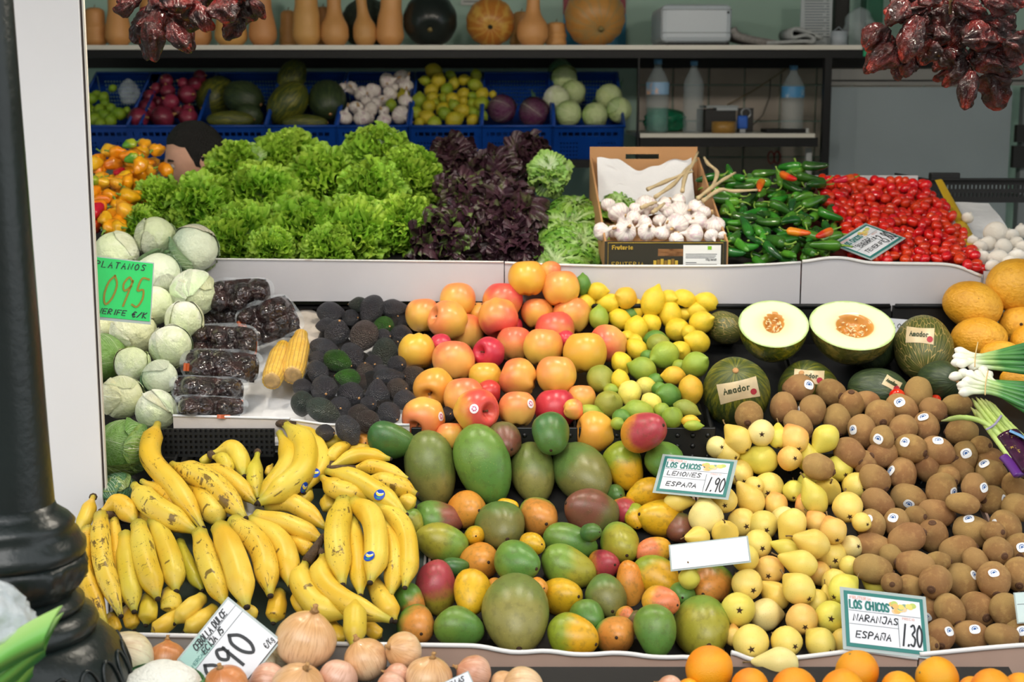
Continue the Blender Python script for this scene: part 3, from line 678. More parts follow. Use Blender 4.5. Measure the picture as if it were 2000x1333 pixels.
# ------------------------------------------------------------ kiwis
rows = parse('''1559 759 29 25 160 s21,-7; 1623 767 27 25 20; 1530 797 29 25 90; 1586 802 29 25 100 s-26,2; 1559 831 30 24 50; 1635 822 30 26 80; 1663 790 26 23 270; 1692 785 25 20 0
1719 811 28 27 70; 1762 796 31 23 30 s-5,-10; 1793 770 32 26 100 l0.4; 1823 801 26 22 30; 1869 792 27 21 0; 1685 843 32 26 70 s-19,-3; 1763 840 29 26 120; 1809 835 28 24 80 s-6,-20; 1878 845 30 24 180
1723 859 26 22 90 s-8,-1; 1659 885 31 27 40; 1723 888 28 26 170; 1779 876 30 26 20 s-12,-12; 1832 881 32 25 30 s0,-20; 1885 891 28 23 90 s2,-5; 1916 871 20 18 0; 1598 913 30 25 20 l1; 1690 906 24 22 90
1811 913 27 25 260 l0.3; 1876 917 28 25 250 l0.2; 1932 897 26 22 0; 1937 925 30 25 40 s-15,-19 l0.2; 1709 937 30 26 45; 1762 925 30 27 80 s-22,-5; 1838 957 31 28 110 s25,5; 1903 954 28 24 90 s19,-1
1937 977 28 27 180 s25,0 l0.2; 1986 952 30 27 90; 1715 983 33 25 40; 1775 974 34 26 20 s0,11; 1881 984 31 20 10; 1988 992 30 26 20; 1828 1003 34 26 10; 1701 1026 29 27 90 s-7,-11; 1751 1022 27 24 90 s-7,-10
1772 1052 35 28 -20 l0.3; 1822 1048 31 28 270; 1900 1039 36 29 20 s-8,-25; 1964 1029 31 28 60 s-22,-4; 1704 1067 34 24 190; 1872 1076 35 28 -10; 1949 1077 27 26 40 l0.2; 1991 1072 28 27 90 s5,-2; 1705 1112 37 27 15
1787 1105 36 27 190; 1832 1097 24 18 0; 1741 1088 24 20 60; 1906 1098 28 22 60; 1827 1137 31 30 120 l0.4; 1877 1136 35 30 60 s26,-12; 1941 1134 34 31 80 s0,-14; 1990 1122 31 29 90; 1777 1146 25 21 190; 1742 1140 20 20 80
1909 1191 34 32 45; 1966 1194 34 30 70; 1855 1192 31 27 60; 1820 1192 28 25 90 s-10,14; 1837 1241 29 27 90 s17,-7; 1897 1241 33 27 10 s7,-11; 1957 1244 31 24 10; 1993 1237 28 26 0 s4,-4; 1812 1262 20 18 0; 1463 812 27 26 100 l1.2; 1850 930 24 22 40; 1788 1010 22 20 0; 1940 1040 22 20 0''')
for r in rows:
    if r['y'] < 848: r['ymax'] = 3.6
    if r['y'] < 812: r['lv'] = r.get('lv', 0) + .5
    r['look'] = 'brown' + (' stickered' if 'stk' in r else '')
kw = place(rows, T1, 'kiwi', V['kiwi'], 'kiwi', [('nub', PM['nub'], 'top', 0)])
for r in kw:
    if 'stk' in r: add_sticker(r['o'], r['M'], PM['sk'], r['x'] + r['stk'][0], r['y'] + r['stk'][1], 10.5, rnd.uniform(-.6, .6))
autolabel('kiwi', 'kiwi', 'kiwi', 'kiwis heaped in the tray', [LM['orcard'], LM['ascard'], ('the kiwi among the pears', 1598, 913.01), ('the biggest melon label', 1575, 735), ('the cut off price card', 1994, 1186), ('the kiwi riding on top mid pile', 1772, 1052.01)])

# ------------------------------------------------------------ pears
PC = {'y': ('#e6c85c', '#ead26e', 'yellow'), 'g': ('#d4c850', '#dccf5c', 'greenish yellow'), 'o': ('#e6a458', '#e8c468', 'orange blushed'), 'p': ('#ead688', '#ecdc92', 'pale yellow')}
rows = parse('''1398 874 21 20 0 p; 1417 883 26 22 30 y; 1438 855 32 25 50 y; 1487 846 25 25 70 p; 1480 897 38 28 10 g; 1445 921 27 24 70 y; 1502 950 29 28 100 y l0.2; 1462 972 36 25 55 y; 1471 950 19 18 0 y
1413 975 26 25 80 y; 1378 1005 39 32 85 p; 1328 981 30 19 180 y; 1447 1020 28 27 40 y; 1360 1051 25 21 0 y n; 1416 1040 27 25 90 y n; 1490 1024 28 27 60 y; 1479 1062 28 27 45 y; 1455 1090 25 25 100 y; 1457 1140 31 29 45 y l0.2
1441 1191 31 31 30 g l0.2; 1346 1127 24 20 90 g n; 1467 1253 34 33 90 y; 1432 1240 22 18 90 o; 1520 851 25 20 90 g; 1549 854 31 27 65 o l0.3; 1609 861 32 25 -50 g n; 1540 896 24 23 0 o l0.3; 1578 893 30 22 80 g n; 1636 913 28 25 45 g
1550 957 22 20 90 g; 1615 957 28 27 120 y n; 1588 969 37 24 65 g l0.3; 1667 949 28 25 20 y; 1655 987 31 28 80 y; 1515 982 25 22 80 o; 1544 1030 36 27 -60 y n l0.4; 1583 1061 36 28 20 y n l0.4; 1626 1033 29 25 70 o; 1593 1018 25 21 50 o
1533 1071 30 18 20 g; 1558 1100 38 26 20 y l0.2; 1622 1085 29 28 50 y; 1660 1068 23 21 0 p; 1596 1118 31 22 30 o; 1656 1106 21 19 0 y; 1503 1112 28 27 100 o; 1556 1147 36 30 45 y l0.2; 1630 1135 28 25 80 y; 1592 1172 26 23 60 y
1651 1148 33 28 140 g l0.3; 1706 1139 27 21 30 g; 1612 1168 25 15 90 y; 1510 1160 34 25 40 y; 1500 1201 35 30 180 p; 1565 1207 31 29 70 o l0.2; 1622 1206 30 30 70 g l0.2; 1532 1252 32 29 30 y; 1599 1253 33 28 45 y; 1647 1252 28 26 60 y
1514 1294 44 27 0 p l1; 1597 1217 20 18 60 y; 1528 1010 24 21 30 p; 1572 985 24 20 60 o; 1680 1020 20 18 20 y; 1575 940 20 18 60 g''')
for r in rows: c = PC[r['code']]; r['c1'], r['c2'], r['look'] = S(c[0]), S(c[1]), c[2]
place(rows, T1, 'pear', V['pear'], 'pear', [('calyx', PM['calyx'], 'top', 0), ('stem', PM['pstem'], 'bot', 1)])
autolabel('pear', 'pear', 'pear', 'pears heaped in the tray', [LM['orcard'], LM['lemcard'], LM['blank'], ('the kiwi among the pears', 1598, 913), ('the narrow necked pear', 1588, 969.01), ('the pear on the tray lip', 1514, 1294.01), ('the sideways pear mid pile', 1558, 1100.01)])

# ------------------------------------------------------------ mangoes
MC = {'G': ('#6a8c38', '#5a863a', 'green'), 'D': ('#6f7c3c', '#8c8646', 'dull olive'), 'E': ('#5e7c3c', '#78763e', 'dull green'), 'y': ('#d9a51e', '#dcae22', 'yellow'), 'Y': ('#8a9a2a', '#d9a41e', 'yellow and green'),
      'O': ('#dd8a2c', '#d8923a', 'orange'), 'R': ('#cf8c28', '#a83a44', 'red cheeked'), 'r': ('#a8404a', '#a89a34', 'red topped'), 'g': ('#76963a', '#a09a34', 'yellowish green'), 'B': ('#6a6a3c', '#7c4c3c', 'reddish brown'),
      'o': ('#5f9038', '#d08a3e', 'green and orange'), 'P': ('#d9a030', '#d97a4c', 'peach coloured'), 'd': ('#3f6c38', '#4c7232', 'dark green'), 'm': ('#62883a', '#8a4a3c', 'green with a red cheek')}
rows = parse('''765 860 46 34 20 d l1; 841 918 72 50 80 D l0.2; 944 909 77 52 70 G l0.6; 983 862 36 34 45 B; 1076 848 40 36 90 d l0.5; 1260 844 44 39 -20 R l1; 1041 925 58 43 80 D; 1138 926 62 54 50 E; 1219 911 47 39 70 Y; 1300 903 38 36 60 G
1264 963 38 26 170 y; 1053 1012 39 38 40 o; 1153 1000 53 45 200 B l0.2; 1218 998 27 26 20 R; 1241 1010 24 21 80 Y; 1289 1012 44 38 190 y l0.3; 1115 1060 51 36 20 G; 1110 1109 54 38 25 g l0.2; 1212 1064 40 38 60 g; 1274 1077 34 28 170 P
1180 1104 31 29 0 R; 1283 1127 45 38 30 Y l0.2; 1012 1099 44 39 20 G; 977 1030 48 46 60 E l0.2; 1040 1064 25 23 0 y; 1097 1166 42 38 0 y l0.2; 1186 1167 42 39 70 E l0.2; 1231 1143 44 28 90 O; 1291 1177 35 30 10 P l0.2; 1389 1142 40 38 130 o l0.2
1333 1165 24 26 90 G; 1008 1200 75 63 85 D l0.2; 1119 1243 48 40 20 Y; 1148 1205 34 30 30 G; 1204 1241 37 38 90 o; 1280 1233 50 41 80 G l0.2; 1371 1226 58 54 70 g l0.1; 1222 1203 18 17 0 P; 855 1016 47 36 10 m; 861 1060 50 40 200 g l0.3
912 998 38 36 0 O; 854 1150 51 40 80 r l0.2; 922 1159 43 37 90 y l0.2; 936 1099 38 37 0 O; 897 1226 47 37 10 G; 814 1223 38 37 60 o; 802 1174 34 28 60 o; 927 1048 20 20 0 Y; 803 1018 26 22 40 g; 888 1107 26 18 0 d; 967 1150 20 20 0 O
1050 1150 21 20 0 O; 1327 1033 29 28 60 B; 1200 968 21 20 0 d; 712 866 17 18 0 O; 990 990 22 16 0 y; 1155 1040 20 18 0 d; 1245 1215 22 20 0 B''')
for r in rows:
    c = MC[r['code']]; r['c1'], r['c2'], r['look'] = S(c[0]), S(c[1]), c[2]
    if r['a'] > 56: r['mesh'] = V['mangobig'][rnd.randrange(2)]; r['look'] = 'large ' + r['look']
place(rows, T1, 'mango', V['mango'], 'mango', [('stem_scar', PM['spot'], 'top', 0)])
autolabel('mango', 'mango', 'mango', 'mangoes heaped in the tray', [LM['lemcard'], LM['blank'], ('the biggest bright green mango', 944, 909.01), ('the largest olive mango at the tray lip', 1008, 1200.01), ('the yellow mango with a dark spot', 1097, 1166.01), ('the green and orange mango at the lip', 1204, 1241.01)])

# ------------------------------------------------------------ apples
AC = {'o': ('#e9b850', '#e88a50', 'orange'), 'y': ('#e3b63e', '#e2a440', 'yellow'), 'p': ('#e6a24c', '#d9584a', 'pink blushed'), 'r': ('#cc3a40', '#c2303c', 'red'), 'q': ('#e2ae44', '#d64a44', 'red and yellow'), 'h': ('#ecae5a', '#e2704e', 'peach coloured')}
rows = parse('''826 616 36 34 270 o n; 894 586 34 35 270 o n; 875 626 35 38 200 o t25 l0.5; 908 648 37 37 270 h n; 982 589 36 38 270 p n; 973 621 39 39 80 p t20 l0.6; 1029 544 40 36 270 y n; 1095 563 36 36 270 o n; 1049 612 32 31 270 o n; 1116 616 34 37 270 o n l0.5
1083 645 36 38 260 p n s25,12; 1005 672 37 35 270 h n; 1060 679 38 38 270 o n; 1187 671 39 36 185 h t30; 1143 690 42 42 270 y n l0.3; 1087 733 38 39 270 o n l0.2; 1012 739 38 38 200 p n; 1085 799 37 40 270 r n; 1010 799 36 36 270 h n s26,-10
1136 779 33 28 270 o n; 814 686 35 36 90 y t10; 886 705 38 41 270 h n; 948 738 35 32 270 y n; 955 690 29 31 190 r t50; 861 675 22 22 0 r n; 848 758 34 39 120 y t55; 906 777 38 40 270 h n; 930 803 40 43 5 q t48 l1 s-4,-4; 955 767 24 24 0 r n
827 817 42 42 130 o t45 l0.4 s34,-3; 880 853 33 28 270 o n; 1163 845 39 40 185 y t15 l0.6; 935 613 22 22 0 o n; 1105 664 18 18 0 r n; 1075 532 22 22 0 h n; 1000 640 22 22 0 r n; 1120 800 20 20 0 o n''')
for r in rows: c = AC[r['code']]; r['c1'], r['c2'], r['look'] = S(c[0]), S(c[1]), c[2]
ap = place(rows, T2, 'apple', V['apple'], 'apple', [('stem', PM['astem'], 'top', 0)])
for r in ap:
    if 'stk' in r: add_sticker(r['o'], r['M'], PM['sa'], r['x'] + r['stk'][0], r['y'] + r['stk'][1], 9.5, .3)
autolabel('apple', 'apple', 'apple', 'apples heaped in the crate', [('the stickered red and yellow apple in front', 930, 803.01), ('the topmost apple', 1029, 544.01), ('the big yellow apple beside the lemons', 1143, 690.01), ('the leftmost yellow apple', 814, 686.01)])

# ------------------------------------------------------------ lemons and limes
LC = {'Y': ('#e8c832', '#e6c634', 'yellow', 'lemon'), 'P': ('#eadb6c', '#e8d75e', 'pale yellow', 'lemon'), 'L': ('#4f8030', '#5f8c34', 'dark green', 'lime'), 'l': ('#a3b03c', '#8fa83a', 'light green', 'lime'), 'v': ('#8a9438', '#98993c', 'olive green', 'lime'), 'o': ('#e6b232', '#e8bc38', 'golden', 'lemon')}
rows = parse('''1138 556 19 15 270 L; 1167 569 19 17 0 Y; 1146 592 18 17 180 Y; 1190 592 24 18 0 Y; 1222 583 22 21 200 o; 1246 604 18 14 90 Y; 1275 590 29 23 290 Y l0.4; 1306 584 18 17 0 Y; 1336 584 22 18 200 Y; 1380 590 22 18 200 Y; 1309 613 27 22 80 Y l0.3; 1360 607 23 18 180 Y
1335 613 16 15 0 Y; 1370 630 23 21 340 Y; 1170 622 22 19 270 l; 1211 624 22 19 30 Y; 1230 614 18 16 0 L; 1243 644 25 22 90 Y l0.2; 1272 632 20 18 60 Y; 1324 645 24 22 20 Y; 1362 669 24 22 200 Y; 1280 664 22 18 0 L; 1244 683 23 19 40 Y; 1298 694 28 26 160 l l0.2; 1328 687 20 20 0 Y
1214 709 21 19 60 Y; 1255 722 26 23 200 l; 1358 713 26 24 330 l l0.2; 1316 734 21 18 180 o; 1349 762 27 23 85 o l0.2; 1173 741 27 26 60 v; 1212 744 21 17 80 Y; 1230 768 24 22 95 P; 1261 756 20 18 0 P; 1272 787 20 18 40 P; 1305 773 24 23 190 L l0.2; 1188 791 27 26 300 v
1246 805 28 22 190 l; 1313 817 21 20 270 l; 1340 799 24 17 20 v; 1348 823 16 12 0 o; 1354 832 17 10 0 l; 1150 808 23 17 0 l; 1206 828 13 12 0 l; 1293 803 16 15 0 l; 1213 816 17 16 0 L; 1288 761 15 14 0 L; 1193 763 14 13 0 l; 1240 667 15 14 0 Y; 1285 672 21 19 0 v
1265 697 14 13 0 L; 1327 716 14 13 0 l; 1280 744 15 14 0 L; 1225 660 14 14 0 Y; 1345 650 14 14 0 Y; 1195 660 16 15 0 l''')
lem_, lim_ = [], []
for r in rows: c = LC[r['code']]; r['c1'], r['c2'], r['look'] = S(c[0]), S(c[1]), c[2]; (lem_ if c[3] == 'lemon' else lim_).append(r)
allr = sorted(rows, key=lambda q: -(q['y'] + 55 * q.get('lv', 0)))
for r in allr: kd = LC[r['code']][3]; place([r], T2, kd, V['lemon'], kd, [('stem_button', PM['ltip'], 'bot', 0)])
mk = [('the big yellow apple beside the lemons', 1143, 690), ('the topmost upright lemon', 1275, 590.01), ('the melon nearest the lemon crate', 1437, 768), ('the red cheeked mango below the lemon crate', 1260, 844)]
autolabel('lemon', 'lemon', 'lemon', 'lemons in the black crate', mk); autolabel('lime', 'lime', 'lime', 'limes in the black crate', mk)

# ------------------------------------------------------------ avocados
VC = {'k': ('#565860', '#5a5860', 'blackish'), 'g': ('#3f7a26', '#4c8a2c', 'bright green'), 'b': ('#685a56', '#6c605a', 'brownish'), 'e': ('#54625a', '#5a6258', 'greenish black')}
rows = parse('''646 611 26 20 0 k; 700 595 19 14 180 e; 725 605 28 22 120 k l0.3; 769 603 27 17 0 k; 686 621 17 15 0 k; 659 650 27 23 280 k; 637 637 20 15 180 k; 710 658 31 26 115 b l0.2; 751 638 20 19 0 g; 784 625 20 15 0 k; 785 655 22 19 0 k; 749 657 16 14 0 k
752 692 30 24 90 e; 633 679 27 17 10 k; 660 706 27 21 20 g l0.4; 621 703 18 16 0 k; 688 697 27 22 60 k; 730 712 17 17 0 k; 622 729 25 19 50 k; 679 739 24 18 190 g l0.2; 713 727 20 17 270 b; 760 736 29 16 0 k; 810 740 25 23 30 b; 592 757 19 16 0 k; 633 760 25 24 70 k l0.2
704 747 24 16 0 b; 686 773 26 24 20 k l0.2; 737 773 31 23 270 k; 778 760 22 20 0 b; 792 782 22 19 0 k; 590 790 25 21 90 e n; 632 803 34 22 25 e; 664 796 20 20 60 k; 704 810 23 19 0 b; 718 822 23 21 270 b n l0.3; 761 808 23 20 40 k; 681 842 30 22 60 k l0.4; 636 846 19 16 0 k
776 713 18 17 0 k; 878 809 15 15 0 k; 650 725 16 15 0 k; 745 728 15 15 0 k; 720 790 16 15 0 k''')
for r in rows: c = VC[r['code']]; r['c1'], r['c2'], r['look'] = S(c[0]), S(c[1]), c[2]
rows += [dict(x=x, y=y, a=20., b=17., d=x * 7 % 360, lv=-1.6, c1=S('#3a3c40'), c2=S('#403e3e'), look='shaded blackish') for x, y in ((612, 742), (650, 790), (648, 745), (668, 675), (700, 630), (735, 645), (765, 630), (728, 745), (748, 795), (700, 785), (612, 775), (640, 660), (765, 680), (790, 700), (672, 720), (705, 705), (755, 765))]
for r in rows: r['a'] *= 1.07; r['b'] *= 1.09
place(rows, T2, 'avocado', V['avocado'], 'avocado', [('stem_scar', PM['scar'], 'top', 0)])
autolabel('avocado', 'avocado', 'avocado', 'avocados in the carton', [('the upper bright green avocado', 751, 638.01), ('the large tilted green avocado', 660, 706.01), ('the avocado over the carton edge', 681, 842.01), ('the leftmost yellow apple', 814, 686), ('the corn cobs', 556, 702)])
# ------------------------------------------------------------ yellow melons, green melons
rows = parse('''1900 597 58 47 20 l0.2; 1982 557 57 52 160; 1912 662 54 42 0 l0.2; 1990 634 38 38 0; 1955 694 40 28 0; 1986 742 32 26 0; 2010 668 36 34 0''')
for r in rows: r['look'] = 'round'
place(rows, T2, 'melon', V['ymelon'], 'ymelon', [('blossom_scar', PM['spot'], 'top', 0)])
autolabel('ymelon', 'yellow melon', 'melon', 'yellow melons', [('the spring onions', 1925, 715), ('the topmost yellow melon', 1982, 557.01)])
GM = parse('''1415 640 38 32 20 N; 1546 634 34 27 20 N; 1700 668 58 50 250 D; 1803 680 63 57 85 N; 1437 768 70 66 270 G; 1580 768 64 60 250 G l-1; 1716 766 60 46 10 D l-1; 1836 745 44 40 0 D l-.8''')
for r in GM: r['deep'] = 1
for r in GM: r['mesh'] = V[{'N': 'nmelon', 'D': 'dmelon', 'G': 'gmelon'}[r['code']]][0]; r['look'] = {'N': 'netted', 'D': 'dark', 'G': 'streaked'}[r['code']]
place(GM, T2, 'green_melon', None, 'gmelon', [('stem_scar', PM['scar'], 'top', 0)])
autolabel('gmelon', 'green melon', 'melon', 'green melons in black crates', [('the left melon half', 1497, 665), ('the right melon half', 1647, 670)])
# ------------------------------------------------------------ bananas: each hand a thing, each finger a part
def ban_mat():
    k = NT('banana_skin'); tc, jc = k.objco(); u = k.gattr('u'); a = k.gattr('ang')
    c = k.mix(k.rng(k.noise(jc, 9., 2), .35, .7), S('#deb02c'), S('#e8c84e'))
    gr = k.oattr('green'); c = k.mix(k.math('MULTIPLY', gr, k.rng(k.noise(jc, 6., 2), .2, .7)), c, S('#b3b832'))
    endf = k.math('MAXIMUM', k.rng(u, .14, .02), k.rng(u, .88, .97)); c = k.mix(k.math('MULTIPLY', endf, .55), c, S('#9aa03a'))
    sp = k.oattr('spot'); cmb = k.n('CombineXYZ'); k.put(cmb.inputs[0], k.math('MULTIPLY', u, 9.)); k.put(cmb.inputs[1], k.math('MULTIPLY', a, 3.2)); k.put(cmb.inputs[2], k.math('MULTIPLY', k.n('ObjectInfo').outputs['Random'], 40.))
    n1 = k.noise(cmb.outputs[0], 1.2, 6, .8); th = k.math('SUBTRACT', .655, k.math('MULTIPLY', sp, .075)); f1 = k.rng(n1, th, k.math('ADD', th, .03))
    v = k.vor(cmb.outputs[0], 2.6); f2 = k.math('MULTIPLY', k.rng(v, .2, .1), k.rng(k.noise(cmb.outputs[0], .8), .4, .5))
    n3 = k.noise(cmb.outputs[0], 5., 3, .6); f3 = k.math('MULTIPLY', k.rng(n3, .6, .75), .35); n4 = k.noise(cmb.outputs[0], .75, 4, .6); t4 = k.math('SUBTRACT', .69, k.math('MULTIPLY', sp, .07)); f1 = k.math('MAXIMUM', f1, k.math('MULTIPLY', k.rng(n4, t4, k.math('ADD', t4, .04)), .9))
    c = k.mix(f3, c, S('#c09a34')); c = k.mix(k.math('MULTIPLY', k.math('MAXIMUM', f1, k.math('MULTIPLY', f2, sp)), .88), c, S('#4a2c16'))
    k.set(Base_Color=c, Roughness=.42); k.bump(k.noise(jc, 14., 2), .05); return k.m
M['banana'] = ban_mat(); M['bancrown'] = plain('dry_banana_crown', '#5a4632', .9, var=.4, nscale=60, bump=.6, bscale=150); M['bantip'] = plain('black_banana_tip', '#2e2218', .85)
def spline(P, n):
    P = [Vector(p) for p in P]; P = [P[0] * 2 - P[1]] + P + [P[-1] * 2 - P[-2]]; out = []; m = len(P) - 3
    for i in range(n + 1):
        t = i / n * m; k = min(int(t), m - 1); t -= k; a, b, c, d = P[k:k + 4]
        out.append(.5 * ((2 * b) + (c - a) * t + (2 * a - 5 * b + 4 * c - d) * t * t + (3 * b - a - 3 * c + d) * t ** 3))
    return out
def banana(P, wpx, lv, parent, spot=.5, green=0., pl=T1, neck=.34):
    pts = []
    for i, (x, y) in enumerate(P):
        s = splane(x, y, pl) - lv * .014; s -= .012 * math.sin(pi * i / (len(P) - 1)); pts.append(CAM + ray(x, y) * s)
    N = 20; C = spline(pts, N); sc = (C[N // 2] - CAM).dot(FWD) / F; R = wpx / 2 * sc * 1.07; L = sum((C[i + 1] - C[i]).length for i in range(N))
    nk = min(.2, .032 / max(L, .01)); v = []; U = []; An = []; f = []; seg = 15; prev = None
    for i, p in enumerate(C):
        t = i / N; tg = (C[min(i + 1, N)] - C[max(i - 1, 0)]).normalized()
        g = CAM - p; nx = (g - tg * g.dot(tg)).normalized() if prev is None else (prev - tg * prev.dot(tg)).normalized(); prev = nx; ny = tg.cross(nx)
        r = R * (neck + (1 - neck) * sstep(nk * .3, nk * 2.1, t)) * (.26 + .74 * (1 - sstep(.74, 1.02, t)))
        for k in range(seg):
            a = 2 * pi * k / seg; rr = r * (1 + .045 * math.cos(5 * a + .6)); v.append(tuple(p + nx * math.cos(a) * rr + ny * math.sin(a) * rr)); U.append(t); An.append(math.cos(a) + .3 * math.sin(a))
    for i in range(N):
        for k in range(seg):
            a = i * seg + k; b = i * seg + (k + 1) % seg; f.append((a, b, b + seg, a + seg))
    f += [tuple(range(seg - 1, -1, -1)), tuple(N * seg + k for k in range(seg))]
    c0 = parent.location; me = mesh('banana', [Vector(q) - c0 for q in v], f, [M['banana']]); fattr(me, 'u', U); fattr(me, 'ang', An)
    BV[me.name] = BVHTree.FromPolygons([Vector(q) - c0 for q in v], f)
    o = link('banana', me, parent); o['spot'] = [spot] * 3; o['green'] = [green] * 3
    d = (C[N] - C[N - 1]).normalized(); MB().tube([C[N] - d * .002 - c0, C[N] + d * .003 - c0, C[N] + d * .005 - c0], [R * .27, R * .24, R * .12], 9).ob('tip', M['bantip'], o, True)
    return o, C
BUN = '''A|spotted yellow banana hand hanging beside the iron column|221 1006|172 1035 163 1110 207 1222 34 2 1 0;197 1008 197 1069 206 1120 236 1204 38 3 1.3 .1;222 1012 229 1090 240 1180 26 1 .8 0;245 1047 251 1120 262 1195 40 2 .5 .4;271 1027 285 1100 308 1170 44 3 .8 .3;302 1018 334 1095 344 1155 42 2 .5 .3;351 1060 370 1110 395 1153 27 0 .4 .8;288 1168 290 1195 285 1221 34 0 .3 .4;330 1158 335 1180 334 1200 38 0 .8 .4;250 1190 256 1212 262 1230 28 -1 .4 0;216 1205 222 1222 228 1240 26 -1 .3 0
B|banana fingers pointing down toward the onion price card|372 1160|395 1169 369 1190 341 1218 34 1 .3 0;350 1198 320 1222 297 1237 32 0 .2 0;418 1190 388 1215 360 1235 32 0 .2 0
C|wide pale yellow banana hand above the onion price card|420 1022|390 1042 410 1112 440 1182 42 3 .9 .2;430 1032 460 1100 482 1186 50 4 .3 0;457 1020 511 1075 528 1164 46 3 .8 .1;493 1019 552 1069 569 1145 46 2 .4 .1;545 1160 540 1190 534 1217 36 -1 .2 0;470 1180 486 1196 502 1198 26 0 .5 0
E|two bananas lying across the gap above the large onion|508 998|519 988 573 984 637 1032 36 2 .5 0;500 1008 567 1025 632 1057 35 3 .6 0;560 1050 590 1066 612 1084 30 1 .5 0
D|banana hand with an upright neck beside the big green cabbage|300 905|308 828 293 890 345 955 396 1032 40 4 .7 .2;335 908 412 943 479 1013 45 4 1.2 .1;386 909 447 935 500 984 35 2 .7 .1;262 948 299 990 384 1040 46 3 .7 .2;277 940 322 966 355 1000 31 2 .6 0;365 945 410 988 430 1024 45 2 .7 .1;250 985 290 1008 330 1026 27 0 .4 0
Fx|short orange yellow banana curled over the hand by the post|200 1000|197 1002 234 986 265 1021 39 2 .5 0
G|single banana tip sticking up before the white post|182 972|182 971 171 1002 154 1042 28 1 .3 .3
H|small green yellow banana hand before the black mesh crate|412 887|412 888 458 880 477 930 36 2 .3 .6;414 892 438 900 449 928 26 3 .3 .5;420 888 402 898 394 906 18 0 .1 1
I|pale green yellow banana finger behind the fresh yellow hand|503 882|503 886 497 930 504 975 31 1 .4 .7
J|fresh yellow banana hand with a torn crown and blue stickers|543 828|546 846 566 895 541 940 508 976 40 4 .4 .3;556 828 594 868 590 918 550 957 506 983 48 5 .5 .3;574 829 614 862 628 905 594 962 31 3 .2 .3;606 957 596 970 586 980 30 0 .4 .2;532 908 526 920 523 932 16 -1 .2 0
K|banana hand spread flat beside the large olive mango|636 917|693 859 655 884 637 906 27 3 .4 .2;680 861 648 864 626 868 27 1 .4 .3;641 915 699 890 762 897 29 3 .1 .3;669 887 699 877 731 881 19 1 .4 0;686 916 734 913 797 936 28 2 .8 0;704 938 760 944 814 966 37 2 1 0;637 921 690 935 742 965 793 1006 38 5 .4 .3;629 933 660 957 725 973 38 4 .9 .1;781 974 796 981 810 990 32 0 .6 .1;636 970 641 985 648 1000 30 -1 .3 .1
L|big yellow banana hand hanging in front of the mangoes|668 975|672 981 657 1045 669 1143 47 6 .9 .3;689 984 727 1012 735 1080 723 1138 44 6 .4 .1;737 984 787 1028 799 1090 791 1148 37 4 .5 .2;752 1028 772 1090 763 1164 37 3 .5 .1;688 1018 698 1090 704 1163 35 4 .5 .2;728 1138 752 1177 771 1214 40 1 .5 0
Mx|curved banana hand on a brown stalk above the large onion|616 1072|632 1082 630 1134 676 1178 763 1212 46 4 .6 .2;597 1099 588 1136 621 1184 682 1204 46 3 .4 .2;619 1095 611 1130 619 1162 25 1 .2 .7;578 1150 584 1178 604 1198 28 0 .3 .1
N|stubby banana with a dark stem end above the middle onion|694 1180|694 1172 693 1196 693 1226 690 1264 43 6 .2 .4
O|yellow banana fingers tucked behind the onions|690 1232|650 1222 660 1240 668 1258 28 -1 .2 0;715 1220 730 1234 744 1246 28 -1 .2 0'''
for ln in BUN.splitlines():
    code, lab, cr, items = ln.split('|'); cxp, cyp = map(float, cr.split())
    t = empty('banana_hand', onplane(cxp, cyp, T1)); tag(t, lab, 'bananas', 'banana hands in the tray'); n0 = None; ends = []
    for it in items.split(';'):
        q = [float(z) for z in it.split()]; P = [(q[i], q[i + 1]) for i in range(0, len(q) - 4, 2)]
        o, C = banana(P, q[-4], q[-3], t, q[-2], q[-1], neck=.72 if code in ('A', 'C', 'E', 'L', 'B', 'O') else .34); ends.append((C[0], o, q[-3]))
        st = {('J', 592): (615, 922), ('K', 637): (741, 967), ('L', 689): (721, 1087), ('J', 556): (594, 955)}
        for (cc, xx), (sx, sy) in {('J', 574): (613, 924), ('K', 637): (741, 967), ('L', 689): (721, 1087), ('J', 556): (594, 953)}.items():
            if cc == code and abs(P[0][0] - xx) < .5:
                Mw = Matrix.Translation(t.location)
                k = add_sticker(o, Mw, PM['sb'], sx, sy, 11.5, .4)
                if k: k.matrix_parent_inverse = Matrix.Translation(-Vector(t.location))
    c = onplane(cxp, cyp, T1) - t.location; top = max(e[2] for e in ends); v = (CAM - t.location).normalized() * (.012 * top)
    if code not in ('B', 'O', 'E', 'C', 'L'):
        mb = MB()
        for e in ends:
            if (e[0] - t.location).length < .075: mb.tube([e[0] - t.location + (e[0] - t.location) * .15, (e[0] - t.location) * .5 + v * .5, v * .8 + c * .4], [.0075, .009, .0075], 8)
        if mb.v: mb.ob('crown', M['bancrown'], t, True)
    if code == 'Mx': MB().tube([onplane(632, 1047, T1) - t.location + v * 1.3, onplane(615, 1075, T1) - t.location + v * 1.3, onplane(600, 1096, T1) - t.location + v * 1.2], [.006, .010, .011], 9).ob('stalk', M['bancrown'], t, True)
    if code == 'N': MB().tube([onplane(694, 1170, T1) - t.location + v, onplane(694, 1178, T1) - t.location + v, onplane(694, 1192, T1) - t.location + v * 1.02], [.011, .008, .0085], 9).ob('dark_stem_end', M['bantip'], t, True)

